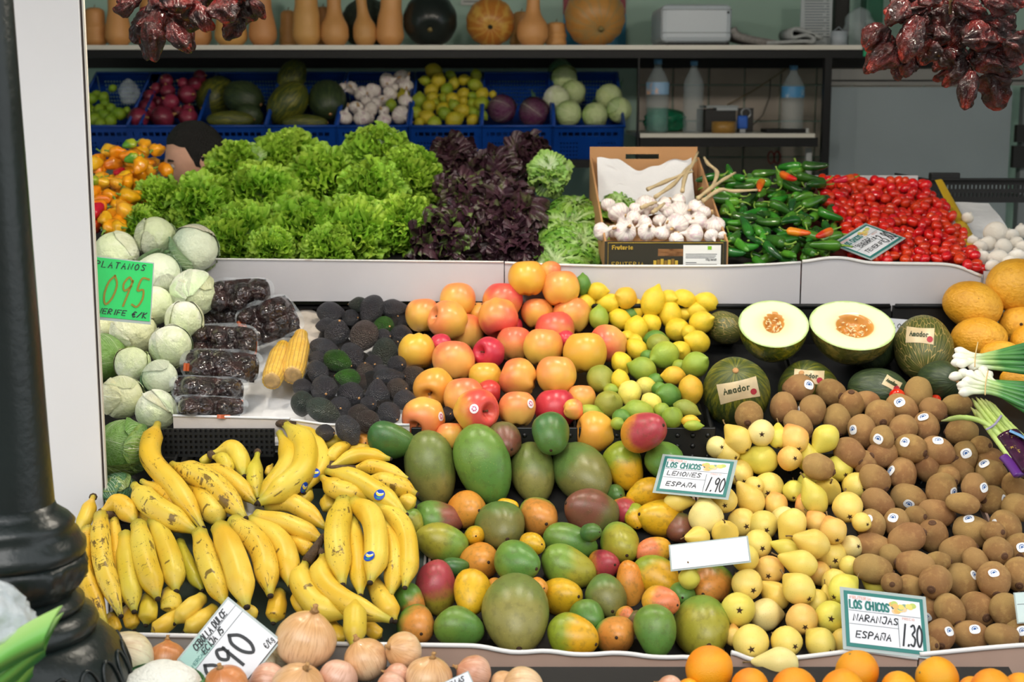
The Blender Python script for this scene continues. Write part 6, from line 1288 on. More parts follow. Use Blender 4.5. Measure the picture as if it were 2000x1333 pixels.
c = Card('green handwritten bananas price card in front of the cabbages', (172, 501), (127, 14), (-10, 114), -40, 16, mkplane(900, 2.97, 470, 3.02), .0)
c.quad('laminate', -.02, -.05, 1.02, 1.02, -.0006, LAM); c.quad('card_face', 0, 0, 1, 1, .0006, plain('fluorescent_green_card', '#22c864', .45))
c.write('PLATANOS', .14, .84, .10, .055, .042, .016, INKB, .25, .003); c.write('095', .26, .22, .5, .15, .07, .034, INKO, .25); c.write('TENERIFE', .06, .06, .085, .05, .026, .016, INKB, .3); c.write('€/K', .72, .05, .09, .05, .03, .018, INKB, .3)
c = Card('large diagonal onion price card propped beside the big onion', (352, 1290), (88, -115), (104, 76), 10, 30, T0, .03)
c.quad('laminate', -.03, -.03, 1.03, 1.03, -.0006, LAM); c.quad('card_face', 0, 0, 1, 1, .0006, CARD); c.quad('teal_strip', 0, .72, .42, 1, .0009, plain('teal_strip', '#a8d0c8', .4)); c.quad('rule_line', 0, .71, 1, .717, .0012, INKT); c.quad('rule_line', .2, .85, 1, .856, .0012, INKT)
c.write('MERCADO', .03, .75, .05, .036, .008, .008, INKG, 0); c.write('CEBOLLA DULCE', .22, .87, .10, .034, .016, .02, INKB, .2); c.write('ECIJA 15', .26, .74, .09, .04, .016, .02, INKB, .2); c.write('090', .1, .2, .44, .17, .08, .05, INKB, -.1); c.write('€/Kg', .82, .06, .09, .03, .01, .012, INKB, .1); c.quad('black_edge', 0, 0, 1, .012, .0012, INKB)
c = Card('bottom onion price card mostly below the frame', (846, 1345), (66, -30), (30, 60), 0, 30, T0, .06); c.quad('laminate', -.03, -.03, 1.03, 1.03, -.0006, LAM); c.quad('card_face', 0, 0, 1, 1, .0006, CARD); c.write('CEBOLLAS', .12, .8, .14, .07, .02, .03, INKB, .2)
c = Card('pale price card at the kiwi tray end', (1984, 1160), (90, -6), (8, 56), 0, 25, T1, .07); c.quad('laminate', -.03, -.03, 1.03, 1.03, -.0006, LAM); c.quad('card_face', 0, 0, 1, 1, .0006, plain('pale_teal_card', '#c4d6d6', .3)); c.quad('rule_line', .02, .6, 1, .62, .001, INKT)
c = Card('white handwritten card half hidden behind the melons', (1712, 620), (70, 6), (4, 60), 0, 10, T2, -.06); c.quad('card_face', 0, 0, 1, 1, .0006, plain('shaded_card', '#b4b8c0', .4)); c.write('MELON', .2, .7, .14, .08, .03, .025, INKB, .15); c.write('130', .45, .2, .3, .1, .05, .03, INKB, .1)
# printed wrapper labels on the green melons
LABM = plain('cream_melon_label', '#d9c49c', .35, var=.2, nscale=30)
def melon_label(r, cxp, cyp, wpx, hpx, ang, txt):
    inv = r['M'].inverted(); bv = BV[r['o'].data.name]; a = math.radians(ang); N = 14
    def hitp(x, y, off):
        X = cxp + math.cos(a) * x - math.sin(a) * y; Y = cyp + math.sin(a) * x + math.cos(a) * y
        A_ = inv @ CAM; d = ((inv @ (CAM + ray(X, Y) * 10)) - A_).normalized(); h = bv.ray_cast(A_, d)
        if h[0] is None: return None
        return h[0] + h[1] * off
    g = []; 
    for j in range(N + 1):
        for i in range(N + 1): g.append(hitp((i / N - .5) * wpx, (j / N - .5) * hpx * (1 - .1 * math.sin(pi * i / N)), .015))
    if any(q is None for q in g): return
    f = [(j * (N + 1) + i, (j + 1) * (N + 1) + i, (j + 1) * (N + 1) + i + 1, j * (N + 1) + i + 1) for j in range(N) for i in range(N)]
    o = link('wrapper_label', mesh('wrapper_label', g, f, [LABM]), r['o'])
    v, ff = strokes(txt, -wpx * .36, -hpx * .06, hpx * .28, wpx * .085, wpx * .03, 2.2, .0)
    vv = [hitp(x, -y, .025) for x, y in v]
    if all(q is not None for q in vv): link('lettering', mesh('lettering', vv, ff, [plain('gothic_ink', '#2e3a1c', .5)], False), r['o'])
    rr = [hitp(wpx * .36 + 6 * math.cos(q * pi / 6), hpx * .2 + 6 * math.sin(q * pi / 6), .025) for q in range(12)]
    if all(q is not None for q in rr): link('red_seal', mesh('red_seal', rr, [tuple(range(11, -1, -1))], [plain('seal_red', '#a82434', .4)], False), r['o'])
for r in GM:
    for x, y, lx, ly, lw, lh, an in ((1437, 768, 1442, 763, 78, 40, -12), (1580, 768, 1580, 737, 58, 28, 4), (1803, 680, 1797, 656, 54, 32, 4), (1716, 766, 1742, 750, 34, 22, 30)):
        if abs(r['x'] - x) < 1: melon_label(r, lx, ly, lw, lh, an, 'Amador')

for txt, px, py, hp, wp, gp, th, mt in (('Frutaria', 1196, 487, 7, 4.2, .9, 1.9, GOLD), ('FRUTERIA', 1195, 520, 7.5, 5.2, 3.2, 1.2, GOLD), ('4 kg Apros', 1378, 509, 3.6, 1.9, .5, .8, INKB)):
    v, f = strokes(txt.replace('4', 'I').replace('k', 'K').replace('p', 'o').replace('s', 'S'), 0, 0, hp, wp, gp, th, 0.)
    if v:
        vv = [atY(px + a, py - b, 3.6875) for a, b in v]; link('lettering', mesh('lettering', vv, f, [mt], False), GB)
# ------------------------------------------------------------ blue crates on the rack and what they hold
def hf(i, j): return (3 <= j <= 11 and (4 <= i <= 15 or 28 <= i <= 39) and i % 2 == 0 and j % 2 == 1) or (j in (15, 16) and 3 <= i <= 40 and i % 4 != 0)
def hb(i, j): return (j % 2 == 1 and 3 <= j <= 15 and i % 2 == 0 and 4 <= i <= 40)
CW, CD, CH = .256, .44, .165
FPm = panel(CW, CH, 44, 20, hf, .004, M['blue'], 'front_panel'); BPm = panel(CW, CH, 44, 20, hb, .004, M['blue'], 'back_panel'); SPm = panel(CD, CH, 66, 20, lambda i, j: (j % 2 == 1 and 3 <= j <= 13 and i % 2 == 0 and 4 <= i <= 62), .004, M['blue'], 'side_panel')
BSm = MB().box((-CW / 2, 0, 0), (CW / 2, CD, .005)).me('base', M['blue'], False)
RMm = MB().tube([(-CW / 2, 0, CH), (CW / 2, 0, CH), (CW / 2, CD, CH), (-CW / 2, CD, CH), (-CW / 2, .001, CH)], .006, 6, up=(0, 0, 1)).me('rim', M['blue'], True)
CB = [(203, 'limes'), (316, 'red onions'), (452, 'melons and a yellow green melon'), (586, 'dark green melons'), (727, 'garlic bulbs'), (870, 'small lemons'), (1010, 'red cabbages'), (1151, 'pale green cabbages')]
for px, what in CB:
    p = atY(px, 247, 5.30); t = empty('blue_crate', p); B = Matrix.Rotation(math.radians(27), 4, 'X') @ Matrix.Translation((0, 0, -CH))
    link('front_panel', FPm, t, B); link('back_panel', BPm, t, B @ Matrix.Translation((0, CD, 0))); link('base', BSm, t, B); link('rim', RMm, t, B)
    for s in (-1, 1): link('side_panel', SPm, t, B @ Matrix.Translation((s * CW / 2 - .002, CD / 2, 0)) @ Matrix.Rotation(pi / 2, 4, 'Z'))
    tag(t, f'tilted blue plastic crate holding {what}', 'crate', 'blue crates on the rack')
TB = mkplane(245, 5.36, 125, 5.70)
def rows4(txt, X0, sc=1., **kw):
    out = []
    for s in txt.split(';'):
        x, y, r = map(float, s.split()[:3]); out.append(dict(x=X0 + x / 4, y=y / 4, a=r / 4 * sc, b=r / 4 * sc, d=rnd.uniform(0, 360), t=rnd.uniform(0, 60), **kw))
    return out
rows = rows4('710 770 45;780 870 50;870 850 40;930 890 50;815 910 50;730 940 55;860 945 50;780 970 45;690 850 40;810 760 40;730 870 35;990 865 30;820 810 35;880 690 30;760 740 35', 0)
for r in rows: r['c1'], r['c2'], r['look'] = S('#8fb02a'), S('#7ea626'), 'small green'; r['a'] *= 1.12
place(rows, TB, 'lime', V['lemon'], 'lime2'); autolabel('lime2', 'lime', 'lime', 'limes in the blue crate', [('the clear plastic bag', 253, 175), ('the rim of the lime crate', 205, 247)])
rows = rows4('1300 630 55;1220 690 45;1310 715 60;1430 650 45;1520 655 55;1560 600 55;1165 755 55;1335 800 70;1460 740 75;1150 840 70;1080 925 85;1270 920 95;1200 890 60;1470 920 75;1390 880 50;1470 860 50;1240 800 45', 0)
for r in rows: r['look'] = 'glossy'
place(rows, TB, 'red_onion', V['redonion'], 'redonion', [('dry_neck', PM['neck'], 'top', 0)]); autolabel('redonion', 'red onion', 'onion', 'red onions in the blue crate', [('the rim of the onion crate', 312, 247), ('the melon with a pale blossom end', 422, 188)])
rows = parse('''422 188 42 36 140; 475 192 40 34 20; 450 234 46 18 0 l0.3; 488 226 28 22 30; 570 150 36 27 120; 562 202 48 36 130 l0.3; 640 196 40 37 80; 596 240 44 16 0 l0.4''')
for i, r in enumerate(rows): r['mesh'] = V['gmelon' if i == 2 else 'dmelon' if i in (1, 3, 6) else 'gmelon'][0]; r['look'] = 'yellowish' if i == 2 else 'ribbed'
place(rows, TB, 'green_melon', None, 'gm2', [('stem_scar', PM['scar'], 'top', 0)]); autolabel('gm2', 'green melon', 'melon', 'melons in the blue crates', [('the red onion crate', 316, 190), ('the garlic crate', 727, 190), ('the rim between the two melon crates', 517, 245)])
rows = rows4('690 920 65;830 920 70;1000 940 60;1130 900 75;780 840 60;900 850 60;940 810 50;750 690 55;820 730 60;915 710 65;1030 640 70;1140 610 65;1170 670 60;1050 730 60;1170 790 60;680 680 35;860 790 45;990 780 45;1080 690 40;880 920 50;1000 870 45', 500, look='papery')
place(rows, TB, 'garlic_bulb', V['garlic'], 'garlic2', [('cut_neck', PM['gneck'], 'top', 0)], tol=.8); autolabel('garlic2', 'garlic bulb', 'garlic', 'garlic bulbs in the blue crate', [('the rim of the garlic crate', 727, 247), ('the lemon in the garlic crate', 764, 206), ('the top of the garlic crate', 750, 120)])
rows = rows4('1390 555 60;1320 630 40;1425 635 58;1520 590 40;1625 625 45;1720 590 45;1370 705 52;1490 700 48;1545 655 45;1710 665 52;1620 735 48;1275 790 58;1350 835 52;1475 770 45;1540 775 52;1550 830 48;1765 740 52;1765 810 55;1615 865 58;1690 750 35;1455 850 50;1255 885 48;1340 920 60;1475 890 52;1550 935 65;1395 970 55;1690 940 45;1770 900 40;1275 960 40;1690 810 40;1850 740 30;1700 880 40;1375 760 45;1400 810 35;1620 790 35;1055 825 45;1160 765 58', 500)
for i, r in enumerate(rows): c = [('#c9b82a', '#b8b02c'), ('#9eb02c', '#aab02c'), ('#d2be30', '#c8b42c'), ('#8aa62c', '#9cb030')][i % 4]; r['c1'], r['c2'] = S(c[0]), S(c[1]); r['look'] = 'small ' + ('green' if i % 2 else 'yellow'); r['a'] *= 1.12
place(rows, TB, 'lemon', V['lemon'], 'lemon2', tol=.82); autolabel('lemon2', 'lemon', 'lemon', 'lemons in the blue crate', [('the rim of the small lemon crate', 870, 247), ('the garlic heap in the next crate', 790, 160), ('the left red cabbage', 980, 213)])
rows = parse('980 213 29 28 0 u; 1042 220 31 29 30 u'); cabbage_rows(rows, TB, 'redcab', 'cabbage', 'cabbage', 'red cabbages in the blue crate', [('the small lemon crate', 900, 190), ('the pale cabbage crate', 1100, 190)], 1, True)
rows = parse('1102 155 28 26 0 L; 1120 180 25 24 0 L l0.2; 1087 193 27 26 0 w; 1110 222 27 26 20 L l0.2; 1162 225 25 25 0 L l0.2; 1190 190 27 26 0 L; 1209 215 25 25 0 L l0.2; 1095 142 28 26 0 D'); cabbage_rows(rows, TB, 'cab2', 'cabbage', 'cabbage', 'cabbages in the blue crate', [('the right red cabbage', 1042, 220), ('the rim of the pale cabbage crate', 1151, 247)], 1, True)
DLM = leaf_mat('dusky_green_leaf', '#3c6450', '#557a64', '#86a08c')
def bigleaf(label, px, py, L, ang, Dd):
    p = atY(px, py, Dd); k = Dd / F; me = shell(3, 1., .8, .03, 'cabbage_leaf', DLM)
    o = link('cabbage_leaf', me, None, Matrix.Translation(p) @ Matrix.Rotation(math.radians(ang), 4, 'Y') @ Matrix.Rotation(-1.2, 4, 'X') @ Matrix.Diagonal((L * k * .5, L * k, L * k * .9, 1))); tag(o, label, 'leaf')
bigleaf('dusky green loose leaf behind the pale cabbages', 1165, 185, 28, 40, 5.62); bigleaf('loose dark leaf over the right red cabbage', 1036, 192, 24, -30, 5.5); bigleaf('grey green loose leaf at the rear of the cabbage crate', 1205, 165, 22, 10, 5.64)
def bagmesh(seed, r, h):
    def nz(p): q = Vector(p) / r; return 1 + .38 * noise.noise(q * 1.5 + Vector((seed, 0, 0))) + .22 * abs(noise.noise(q * 3.4 + Vector((0, seed, 0)))) + .10 * abs(noise.noise(q * 8. + Vector((seed, seed, 0))))
    return MB().lathe([(max(.004, r * math.sin(pi * min(1, .12 + .88 * i / 24)) ** .5) if 0 < i < 24 else .004, h * i / 24) for i in range(25)], 48, fn=lambda p, a, t: (p[0] * nz(p), p[1] * nz(p), p[2]))
o = bagmesh(3, .034, .095).ob('plastic_bag', M['bag'], None, True, Matrix.Translation(atY(252, 204, 5.42))); tag(o, 'crumpled clear plastic bag on top of the limes', 'bag')
# ------------------------------------------------------------ squashes and pumpkins on the upper shelf
ZS = atY(1000, 88, DK).z
def squash(label, px, wpx, hpx, neck, Dd, lean=0., seed=0):
    k = Dd / F; R, H = wpx / 2 * k, hpx * k; n = neck; prof = [(.004, 0), (R * .6, .004), (R * .95, H * .12), (R, H * .22), (R * .93, H * .34), (R * (n + .12), H * .48), (R * n, H * .62), (R * n * .98, H * .8), (R * n * .9, H * .93), (R * n * .55, H * .99), (.004, H)]
    pp = spline([(a, b, 0) for a, b in prof], 30); prof = [(max(q.x, .003), q.y) for q in pp]
    o = MB().lathe(prof, 24, fn=lambda p, a, t: (p[0] * (1 + .04 * noise.noise((math.cos(a) + seed, math.sin(a), t * 2))) + lean * R * sstep(.3, 1, t), p[1], p[2])).ob('butternut_squash', M['squash'], None, True, Matrix.Translation((atY(px, 88, Dd).x, Dd, ZS)))
    link('stem', PM['pstem'], o, Matrix.Translation((lean * R, 0, H - .002)) @ Matrix.Scale(.03, 4)); tag(o, label, 'squash', 'butternut squashes on the shelf')
for i, a in enumerate([('short rounded butternut squash next to the white post', 187, 46, 74, .85, 5.45), ('broad butternut squash just left of the hanging dried peppers', 232, 50, 110, .7, 5.42), ('butternut squash behind the lowest dried pepper', 292, 46, 95, .7, 5.5), ('butternut squash behind the left dried pepper string', 388, 52, 105, .72, 5.45), ('wide butternut squash behind the last dried peppers', 452, 62, 112, .75, 5.42), ('thick necked butternut squash right of the dried pepper string', 514, 54, 120, .66, 5.42), ('short squash set back between two tall squashes', 564, 36, 72, .85, 5.6), ('largest thick necked butternut squash', 600, 56, 125, .78, 5.42), ('slim necked butternut squash with a small bump', 654, 54, 120, .5, 5.42), ('butternut squash with a tilted slim neck', 713, 46, 118, .45, 5.42, -.5), ('wide shouldered butternut squash before the black pumpkin', 762, 54, 115, .76, 5.42, .2), ('small orange squash peeping between tall squashes', 632, 34, 80, .8, 5.65), ('long thin necked squash between the two pumpkins', 1040, 60, 125, .42, 5.42, .1), ('small squash behind the thin necked squash', 1018, 44, 70, .8, 5.62), ('low squash lying against the largest pumpkin', 1086, 40, 48, .9, 5.5)]): squash(*a[:6], lean=a[6] if len(a) > 6 else 0., seed=i)
def ribm(name, c1, c2, n, rough=.42, st=.5): return skin_lines(name, c1, c2, n, rough, amt=st)
def pumpkin(label, px, py, a_, b_, mat, Dd, dr=90, t=70, rib=.03, nrib=12, stem='#8a7a4a'):
    me = fmesh('pumpkin', mat, b_ / a_, lump=.03, seed=px, seg=48, rings=20, extra=lambda x, y, z, a: (x * (1 - rib + rib * abs(math.cos(nrib / 2 * a))), y * (1 - rib + rib * abs(math.cos(nrib / 2 * a))), z - .1 * math.exp(-(x * x + y * y) / .06) * (1 if z > 0 else -1)))
    k = Dd / F; p = atY(px, py, Dd); ax, v = orient(px, py, dr, math.radians(t)); x = ax.orthogonal().normalized(); r_ = a_ * k
    # rest on the shelf
    M0 = basis(x, ax.cross(x), ax, Vector((0, 0, 0)), (r_,) * 3); zmin = min((M0 @ vv.co).z for vv in me.vertices)
    o = link('pumpkin', me, None, basis(x, ax.cross(x), ax, Vector((p.x, Dd, ZS - zmin)), (r_,) * 3)); link('stem', stemmesh('stem', .16, .07, plain('pumpkin_stem', stem, .8), .1), o, Matrix.Translation((0, 0, b_ / a_ - .14))); tag(o, label, 'pumpkin', 'pumpkins on the shelf')
pumpkin('grey green speckled pumpkin behind the slim squashes', 716, 30, 50, 46, plain('dark_warty_skin', '#3a4438', .6, var=.5, nscale=50, bump=.6, bscale=60), 5.68)
pumpkin('nearly black smooth pumpkin in the middle of the shelf', 840, 33, 52, 50, plain('black_green_skin', '#1a2220', .3, var=.25, nscale=10), 5.45, rib=.02)
pumpkin('orange and green striped pumpkin with its blossom end facing out', 958, 35, 47, 44, ribm('orange_green_stripe', '#b0702a', '#c9a04a', 12), 5.45, stem='#2a2a1c', t=80)
pumpkin('largest ribbed tan pumpkin before the red and blue poster', 1162, 26, 59, 54, ribm('tan_pumpkin_skin', '#c08a44', '#a08a5a', 14), 5.48, dr=60, t=62, rib=.05, nrib=14)
# ------------------------------------------------------------ odds and ends on the shelves
t = empty('white_appliance'); GP_ = plain('white_grey_plastic', '#b9c3cc', .35)
bx('body', 1291, 1431, 8, 83, 5.35, 5.75, GP_, t, .02); bx('lid_seam', 1292, 1430, 18, 19.5, 5.348, 5.352, plain('seam_grey', '#7a848c', .4), t); bx('drawer_seam', 1292, 1430, 63, 64.5, 5.348, 5.352, plain('seam_grey', '#7a848c', .4), t); bx('button', 1421, 1425, 22, 26, 5.345, 5.352, M['dark'], t); bx('base', 1310, 1425, 82, 89, 5.37, 5.74, M['dark'], t)
tag(t, 'white plastic boxy appliance on the upper shelf', 'appliance')
NP = plain('newsprint', '#a9adae', .8, var=.2, nscale=60)
def folded(name, label, P, thick, wy, Dd, mat, cat):
    C = spline([(atY(x, y, Dd).x, Dd, atY(x, y, Dd).z) for x, y in P], 40); mb = MB()
    for i, c in enumerate(C):
        tg = (C[min(i + 1, 40)] - C[max(i - 1, 0)]).normalized(); nn = Vector((-tg.z, 0, tg.x)) * thick
        for q, yy in ((c + nn, Dd), (c + nn, Dd + wy), (c - nn, Dd + wy), (c - nn, Dd)): mb.v.append((q.x, yy, q.z))
    for i in range(40):
        for k in range(4): mb.f.append((i*4+k, i*4+(k+1)%4, i*4+4+(k+1)%4, i*4+4+k))
    mb.f += [(3, 2, 1, 0), (160, 161, 162, 163)]; o = mb.ob(name, mat, None, True); tag(o, label, cat)
folded('newspaper', 'folded grey newspaper rolled over beside the standing price list', [(1500, 84), (1570, 80), (1588, 82), (1590, 72), (1575, 68), (1550, 73), (1546, 62), (1560, 56), (1608, 74)], .006, .22, 5.33, NP, 'newspaper')
folded('newspaper', 'curled magazine pages beside the white appliance', [(1432, 55), (1440, 68), (1465, 76), (1520, 86)], .012, .22, 5.36, plain('magazine_edge', '#8d8a88', .7, var=.3, nscale=80), 'magazine')
t = empty('price_list'); bx('sheet', 1562, 1627, -20, 88, 5.5, 5.51, plain('list_paper', '#aeb6ba', .6), t)
INKl = plain('list_print', '#5f686c', .6)
for i in range(16): bx('print_line', 1572, 1572 + 34 + (i * 7) % 12, -10 + i * 5.4, -8.4 + i * 5.4, 5.498, 5.5, INKl, t); bx('price_mark', 1614, 1620, -10 + i * 5.4, -8.2 + i * 5.4, 5.498, 5.5, INKl, t)
tag(t, 'printed sheet standing upright behind the newspaper', 'paper')
t = empty('dark_folder'); bx('body', 1629, 1660, -30, 88, 5.55, 5.75, plain('near_black_card', '#121210', .6), t, .004); bx('spine_edge', 1657, 1660, -30, 88, 5.545, 5.551, plain('folder_edge', '#2a3430', .5), t); tag(t, 'tall black folder standing beside the printed sheet', 'folder')
t = empty('paper_roll'); p = atY(1638, 91, 5.4); MB().lathe([(.008, 0), (.03, 0), (.03, .056), (.014, .056), (.014, .03)], 28).ob('roll', plain('white_roll', '#a8b2bc', .6), t, True, Matrix.Translation((p.x, 5.4, ZS))); MB().tube([(p.x - .02, 5.41, ZS + .055), (p.x, 5.41, ZS + .072), (p.x + .02, 5.41, ZS + .055)], .002, 6).ob('loose_end', plain('roll_end', '#8a949c', .6), t, True); tag(t, 'small white paper roll on the upper shelf', 'roll')
o = bagmesh(8, .055, .15).ob('plastic_bag', M['bag'], None, True, Matrix.Translation((atY(1676, 90, 5.5).x, 5.5, ZS))); tag(o, 'hanging translucent plastic bag at the shelf end', 'bag')
t = empty('green_box'); bx('body', 1690, 1728, -40, 62, 5.6, 5.7, plain('dark_green_plastic', '#0a5a40', .5), t, .006); bx('label_tab', 1686, 1705, 99, 110, 5.255, 5.262, plain('bright_green_tab', '#18a06c', .5), t); tag(t, 'dark green box behind the dried peppers at the shelf end', 'box')
ZL = atY(1000, 261, DK + .02).z; WAT = clear_mat('clear_bottle_plastic', '#c4d4da', .2, .06)
def bottle(label, px, wpx, top, Dd, lab, band):
    k = Dd / F; R = wpx / 2 * k; H = atY(px, top, Dd).z - ZL; p = Vector((atY(px, 200, Dd).x, Dd, ZL)); t = empty('water_bottle', p); tag(t, label, 'bottle', 'plastic water bottles')
    prof = [(.004, 0), (R * .9, 0), (R, .008)] + [(R * (1 - .05 * (i % 2)), H * (.06 + .045 * i)) for i in range(12)] + [(R, H * .62), (R * .92, H * .72), (R * .6, H * .82), (R * .34, H * .89), (R * .32, H * .95)]
    MB().lathe(prof, 24).ob('bottle_body', WAT, t, True); MB().lathe([(.004, H * .935), (R * .36, H * .935), (R * .36, H), (.004, H)], 20).ob('cap', plain('blue_cap', '#4a7ea6', .4), t, True)
    if lab: MB().lathe([(R * 1.01, H * .52), (R * 1.015, H * .53), (R * 1.015, H * .68), (R * 1.01, H * .69)], 24).ob('label', lab, t, True)
    if band: MB().lathe([(.004, .004), (R * .93, .006), (R * .93, H * .34), (.004, H * .34)], 20).ob('water', clear_mat('green_tinted_water', '#2f9a80', .5, .05), t, True)
bottle('water bottle with a pink and blue label half full', 1284, 44, 116, 5.42, plain('pink_blue_label', '#8aaed0', .4, dirt=('#e0b49a', 16., .5, 1.)), True)
bottle('empty unlabelled water bottle in the middle of the low shelf', 1354, 40, 119, 5.42, None, False)
bottle('water bottle with a blue and white label near the rack post', 1548, 44, 128, 5.46, plain('blue_white_label', '#4a90c4', .4, dirt=('#d4dce0', 18., .5, 1.)), False)
o = bagmesh(12, .085, .09).ob('green_bag', clear_mat('green_bag_film', '#0a8a60', .8, .2), None, True, Matrix.Translation((atY(1300, 258, 5.62).x, 5.62, ZL)) @ Matrix.Diagonal((1., .7, 1, 1))); tag(o, 'crumpled green plastic bag behind the water bottles', 'bag')
t = empty('letter_tray'); bx('body', 1376, 1438, 213, 259, 5.5, 5.75, plain('black_tray', '#101214', .5), t, .003); bx('paper_stack', 1380, 1442, 206, 211, 5.5, 5.72, plain('grey_paper_stack', '#9ca4a8', .7), t); bx('top_sheet', 1400, 1441, 211, 216, 5.49, 5.6, plain('white_sheet', '#b4bcc0', .7), t); tag(t, 'black letter tray with papers on the low shelf', 'tray')
p = atY(1413, 262, 5.36); o = MB().lathe([(.026, 0), (.044, 0), (.044, .042), (.026, .042), (.026, 0)], 32).ob('tape_roll', plain('brown_tape', '#a8803c', .35, var=.3, nscale=200), None, True, Matrix.Translation((p.x, 5.36, ZL))); tag(o, 'roll of brown packing tape on the low shelf', 'tape')
t = empty('blue_tape_cutter'); bx('black_card', 1440, 1472, 211, 258, 5.52, 5.53, M['black'], t); bx('blue_handle', 1441, 1461, 226, 252, 5.4, 5.43, plain('bright_blue_plastic', '#1c5ec4', .35), t, .006); bx('metal_foot', 1445, 1456, 252, 260, 5.4, 5.42, plain('steel', '#9aa0a4', .3, metal=.8), t)
MB().tube([tuple(atY(1457 + 9 * math.cos(q), 221 + 9 * math.sin(q), 5.42)) for q in np.linspace(0, 2 * pi, 19)], .003, 6).ob('steel_ring', plain('steel', '#9aa0a4', .3, metal=.8), t, True); tag(t, 'blue handled tape cutter with a steel ring', 'tool')
o = MB().tube([tuple(atY(x, y, 5.93)) for x, y in ((1420, 205), (1470, 178), (1520, 145), (1560, 118))], .003, 6).ob('wire_cable', plain('beige_cable', '#8a7c60', .6), None, True); tag(o, 'beige cable sagging across the tiles', 'cable')
o = MB().tube([tuple(atY(x, y, 5.92)) for x, y in ((1470, 245), (1490, 225), (1503, 190), (1505, 155))], .002, 6).ob('wire_cable', M['dark'], None, True); tag(o, 'thin dark cable hanging beside the bottles', 'cable')
t = empty('black_scale_tray'); bx('tray_plate', 1498, 1578, 252, 260, 5.36, 5.5, M['dark'], t, .003); bx('end_cap', 1574, 1580, 251, 260, 5.355, 5.4, plain('white_cap', '#b8bcbc', .4), t); tag(t, 'flat black tray below the blue labelled bottle', 'tray')
t = empty('scissors'); rm = plain('red_handle', '#8a2a24', .4)
for dx in (0, 12): MB().tube([tuple(atY(1506 + dx + 6 * math.cos(q), 308 + 12 * math.sin(q), 5.6)) for q in np.linspace(0, 2 * pi, 17)], .0035, 6).ob('handle_loop', rm, t, True)
MB().tube([tuple(atY(1508, 320, 5.6)), tuple(atY(1516, 345, 5.6))], .004, 6).ob('blade', plain('steel', '#9aa0a4', .3, metal=.8), t, True); tag(t, 'red handled scissors hanging under the low shelf', 'scissors')

# ------------------------------------------------------------ strings of dried peppers
def drymat():
    k = NT('dried_pepper_skin'); tc, jc = k.objco(); u = k.gattr('u'); g = k.n('NewGeometry').outputs['Position']
    c = k.mix(k.rng(k.noise(g, 22., 4), .35, .7), S('#220607'), S('#5a0f0c')); c = k.mix(k.math('MULTIPLY', k.rng(u, .55, 1.), k.rng(k.noise(g, 40., 3), .45, .65)), c, S('#a02a16'))
    k.set(Base_Color=c, Roughness=.24, Coat_Weight=.35); k.bump(k.noise(g, 75., 4, .6, 1.5), .7, .02); return k.m
M['dry'] = drymat()
def drypod(a, b, wpx, Dd, parent, seed):
    A_, B_ = atY(*a, Dd), atY(*b, Dd + .02); k = Dd / F; ax = B_ - A_; L = ax.length; ax.normalize(); x = ax.orthogonal().normalized(); R = wpx / 2 * k * 1.32; n = 26; seg = 34; prof = []
    for i in range(n + 1):
        t = i / n; prof.append((max(.002, R * (.35 + .65 * sstep(-.05, .28, t)) * (1 - .62 * sstep(.5, 1.02, t)) * (1 - .9 * sstep(.94, 1., t))), L * t * 1.06 - L * .03))
    def fn(p, a_, t):
        w_ = noise.noise((math.cos(a_) * 1.5 + seed, math.sin(a_) * 1.5, t * 2.2)); cr = abs(noise.noise((math.cos(a_) * 3 + seed, math.sin(a_) * 3, t * 3 + 5))) ; kk = 1 + .45 * w_ - .5 * cr + .16 * math.sin(5 * a_ + seed + 2.2 * t) + .10 * math.sin(9 * a_ + 2 * seed - 3 * t)
        return (p[0] * kk * .8 + .25 * R * math.sin(3 * t + seed), p[1] * kk + .2 * R * math.cos(4 * t + seed), p[2])
    mb = MB().lathe(prof, seg, fn=fn); o = mb.ob('dried_pepper', M['dry'], parent, True, basis(x, ax.cross(x), ax, A_ - parent.location)); fattr(o.data, 'u', [(i // seg) / n for i in range((n + 1) * seg)]); return o
DP = {'string of dark dried peppers hanging before the squashes': ((370, -60), '262 8 221 18 24;285 25 262 85 38;315 20 308 80 40;288 45 305 120 38;335 45 372 102 34;330 25 395 45 46;300 -5 322 18 34;365 -5 388 52 42;432 -5 450 42 44;468 20 440 78 36;470 -5 500 38 34;490 0 517 38 22;345 -25 350 22 50;400 -25 415 18 52;250 -15 262 12 36;450 -25 470 10 44;385 10 405 60 30'),
      'larger string of dark dried peppers hanging before the grey panel': ((1860, -60), '1775 5 1730 46 34;1807 12 1755 44 38;1738 58 1690 97 34;1742 88 1700 142 38;1800 36 1762 120 40;1847 12 1842 88 48;1872 36 1862 94 30;1868 2 1922 36 34;1925 6 1992 16 36;1922 40 1976 66 38;1787 112 1760 145 30;1822 78 1800 128 36;1880 80 1970 84 30;1880 98 1826 142 30;1890 122 1838 164 30;1932 102 1910 142 46;1900 142 1882 212 30;1926 146 1956 216 48;1940 132 1998 145 26;1950 108 1995 120 30;1962 80 1998 108 32;1758 136 1748 153 18;1895 66 1850 98 32;1760 -25 1768 18 42;1820 -28 1826 8 46;1890 -28 1880 8 42;1950 -28 1945 12 42;1830 50 1820 95 36;1905 45 1915 90 40;1780 60 1800 100 38;1850 100 1870 130 34')}
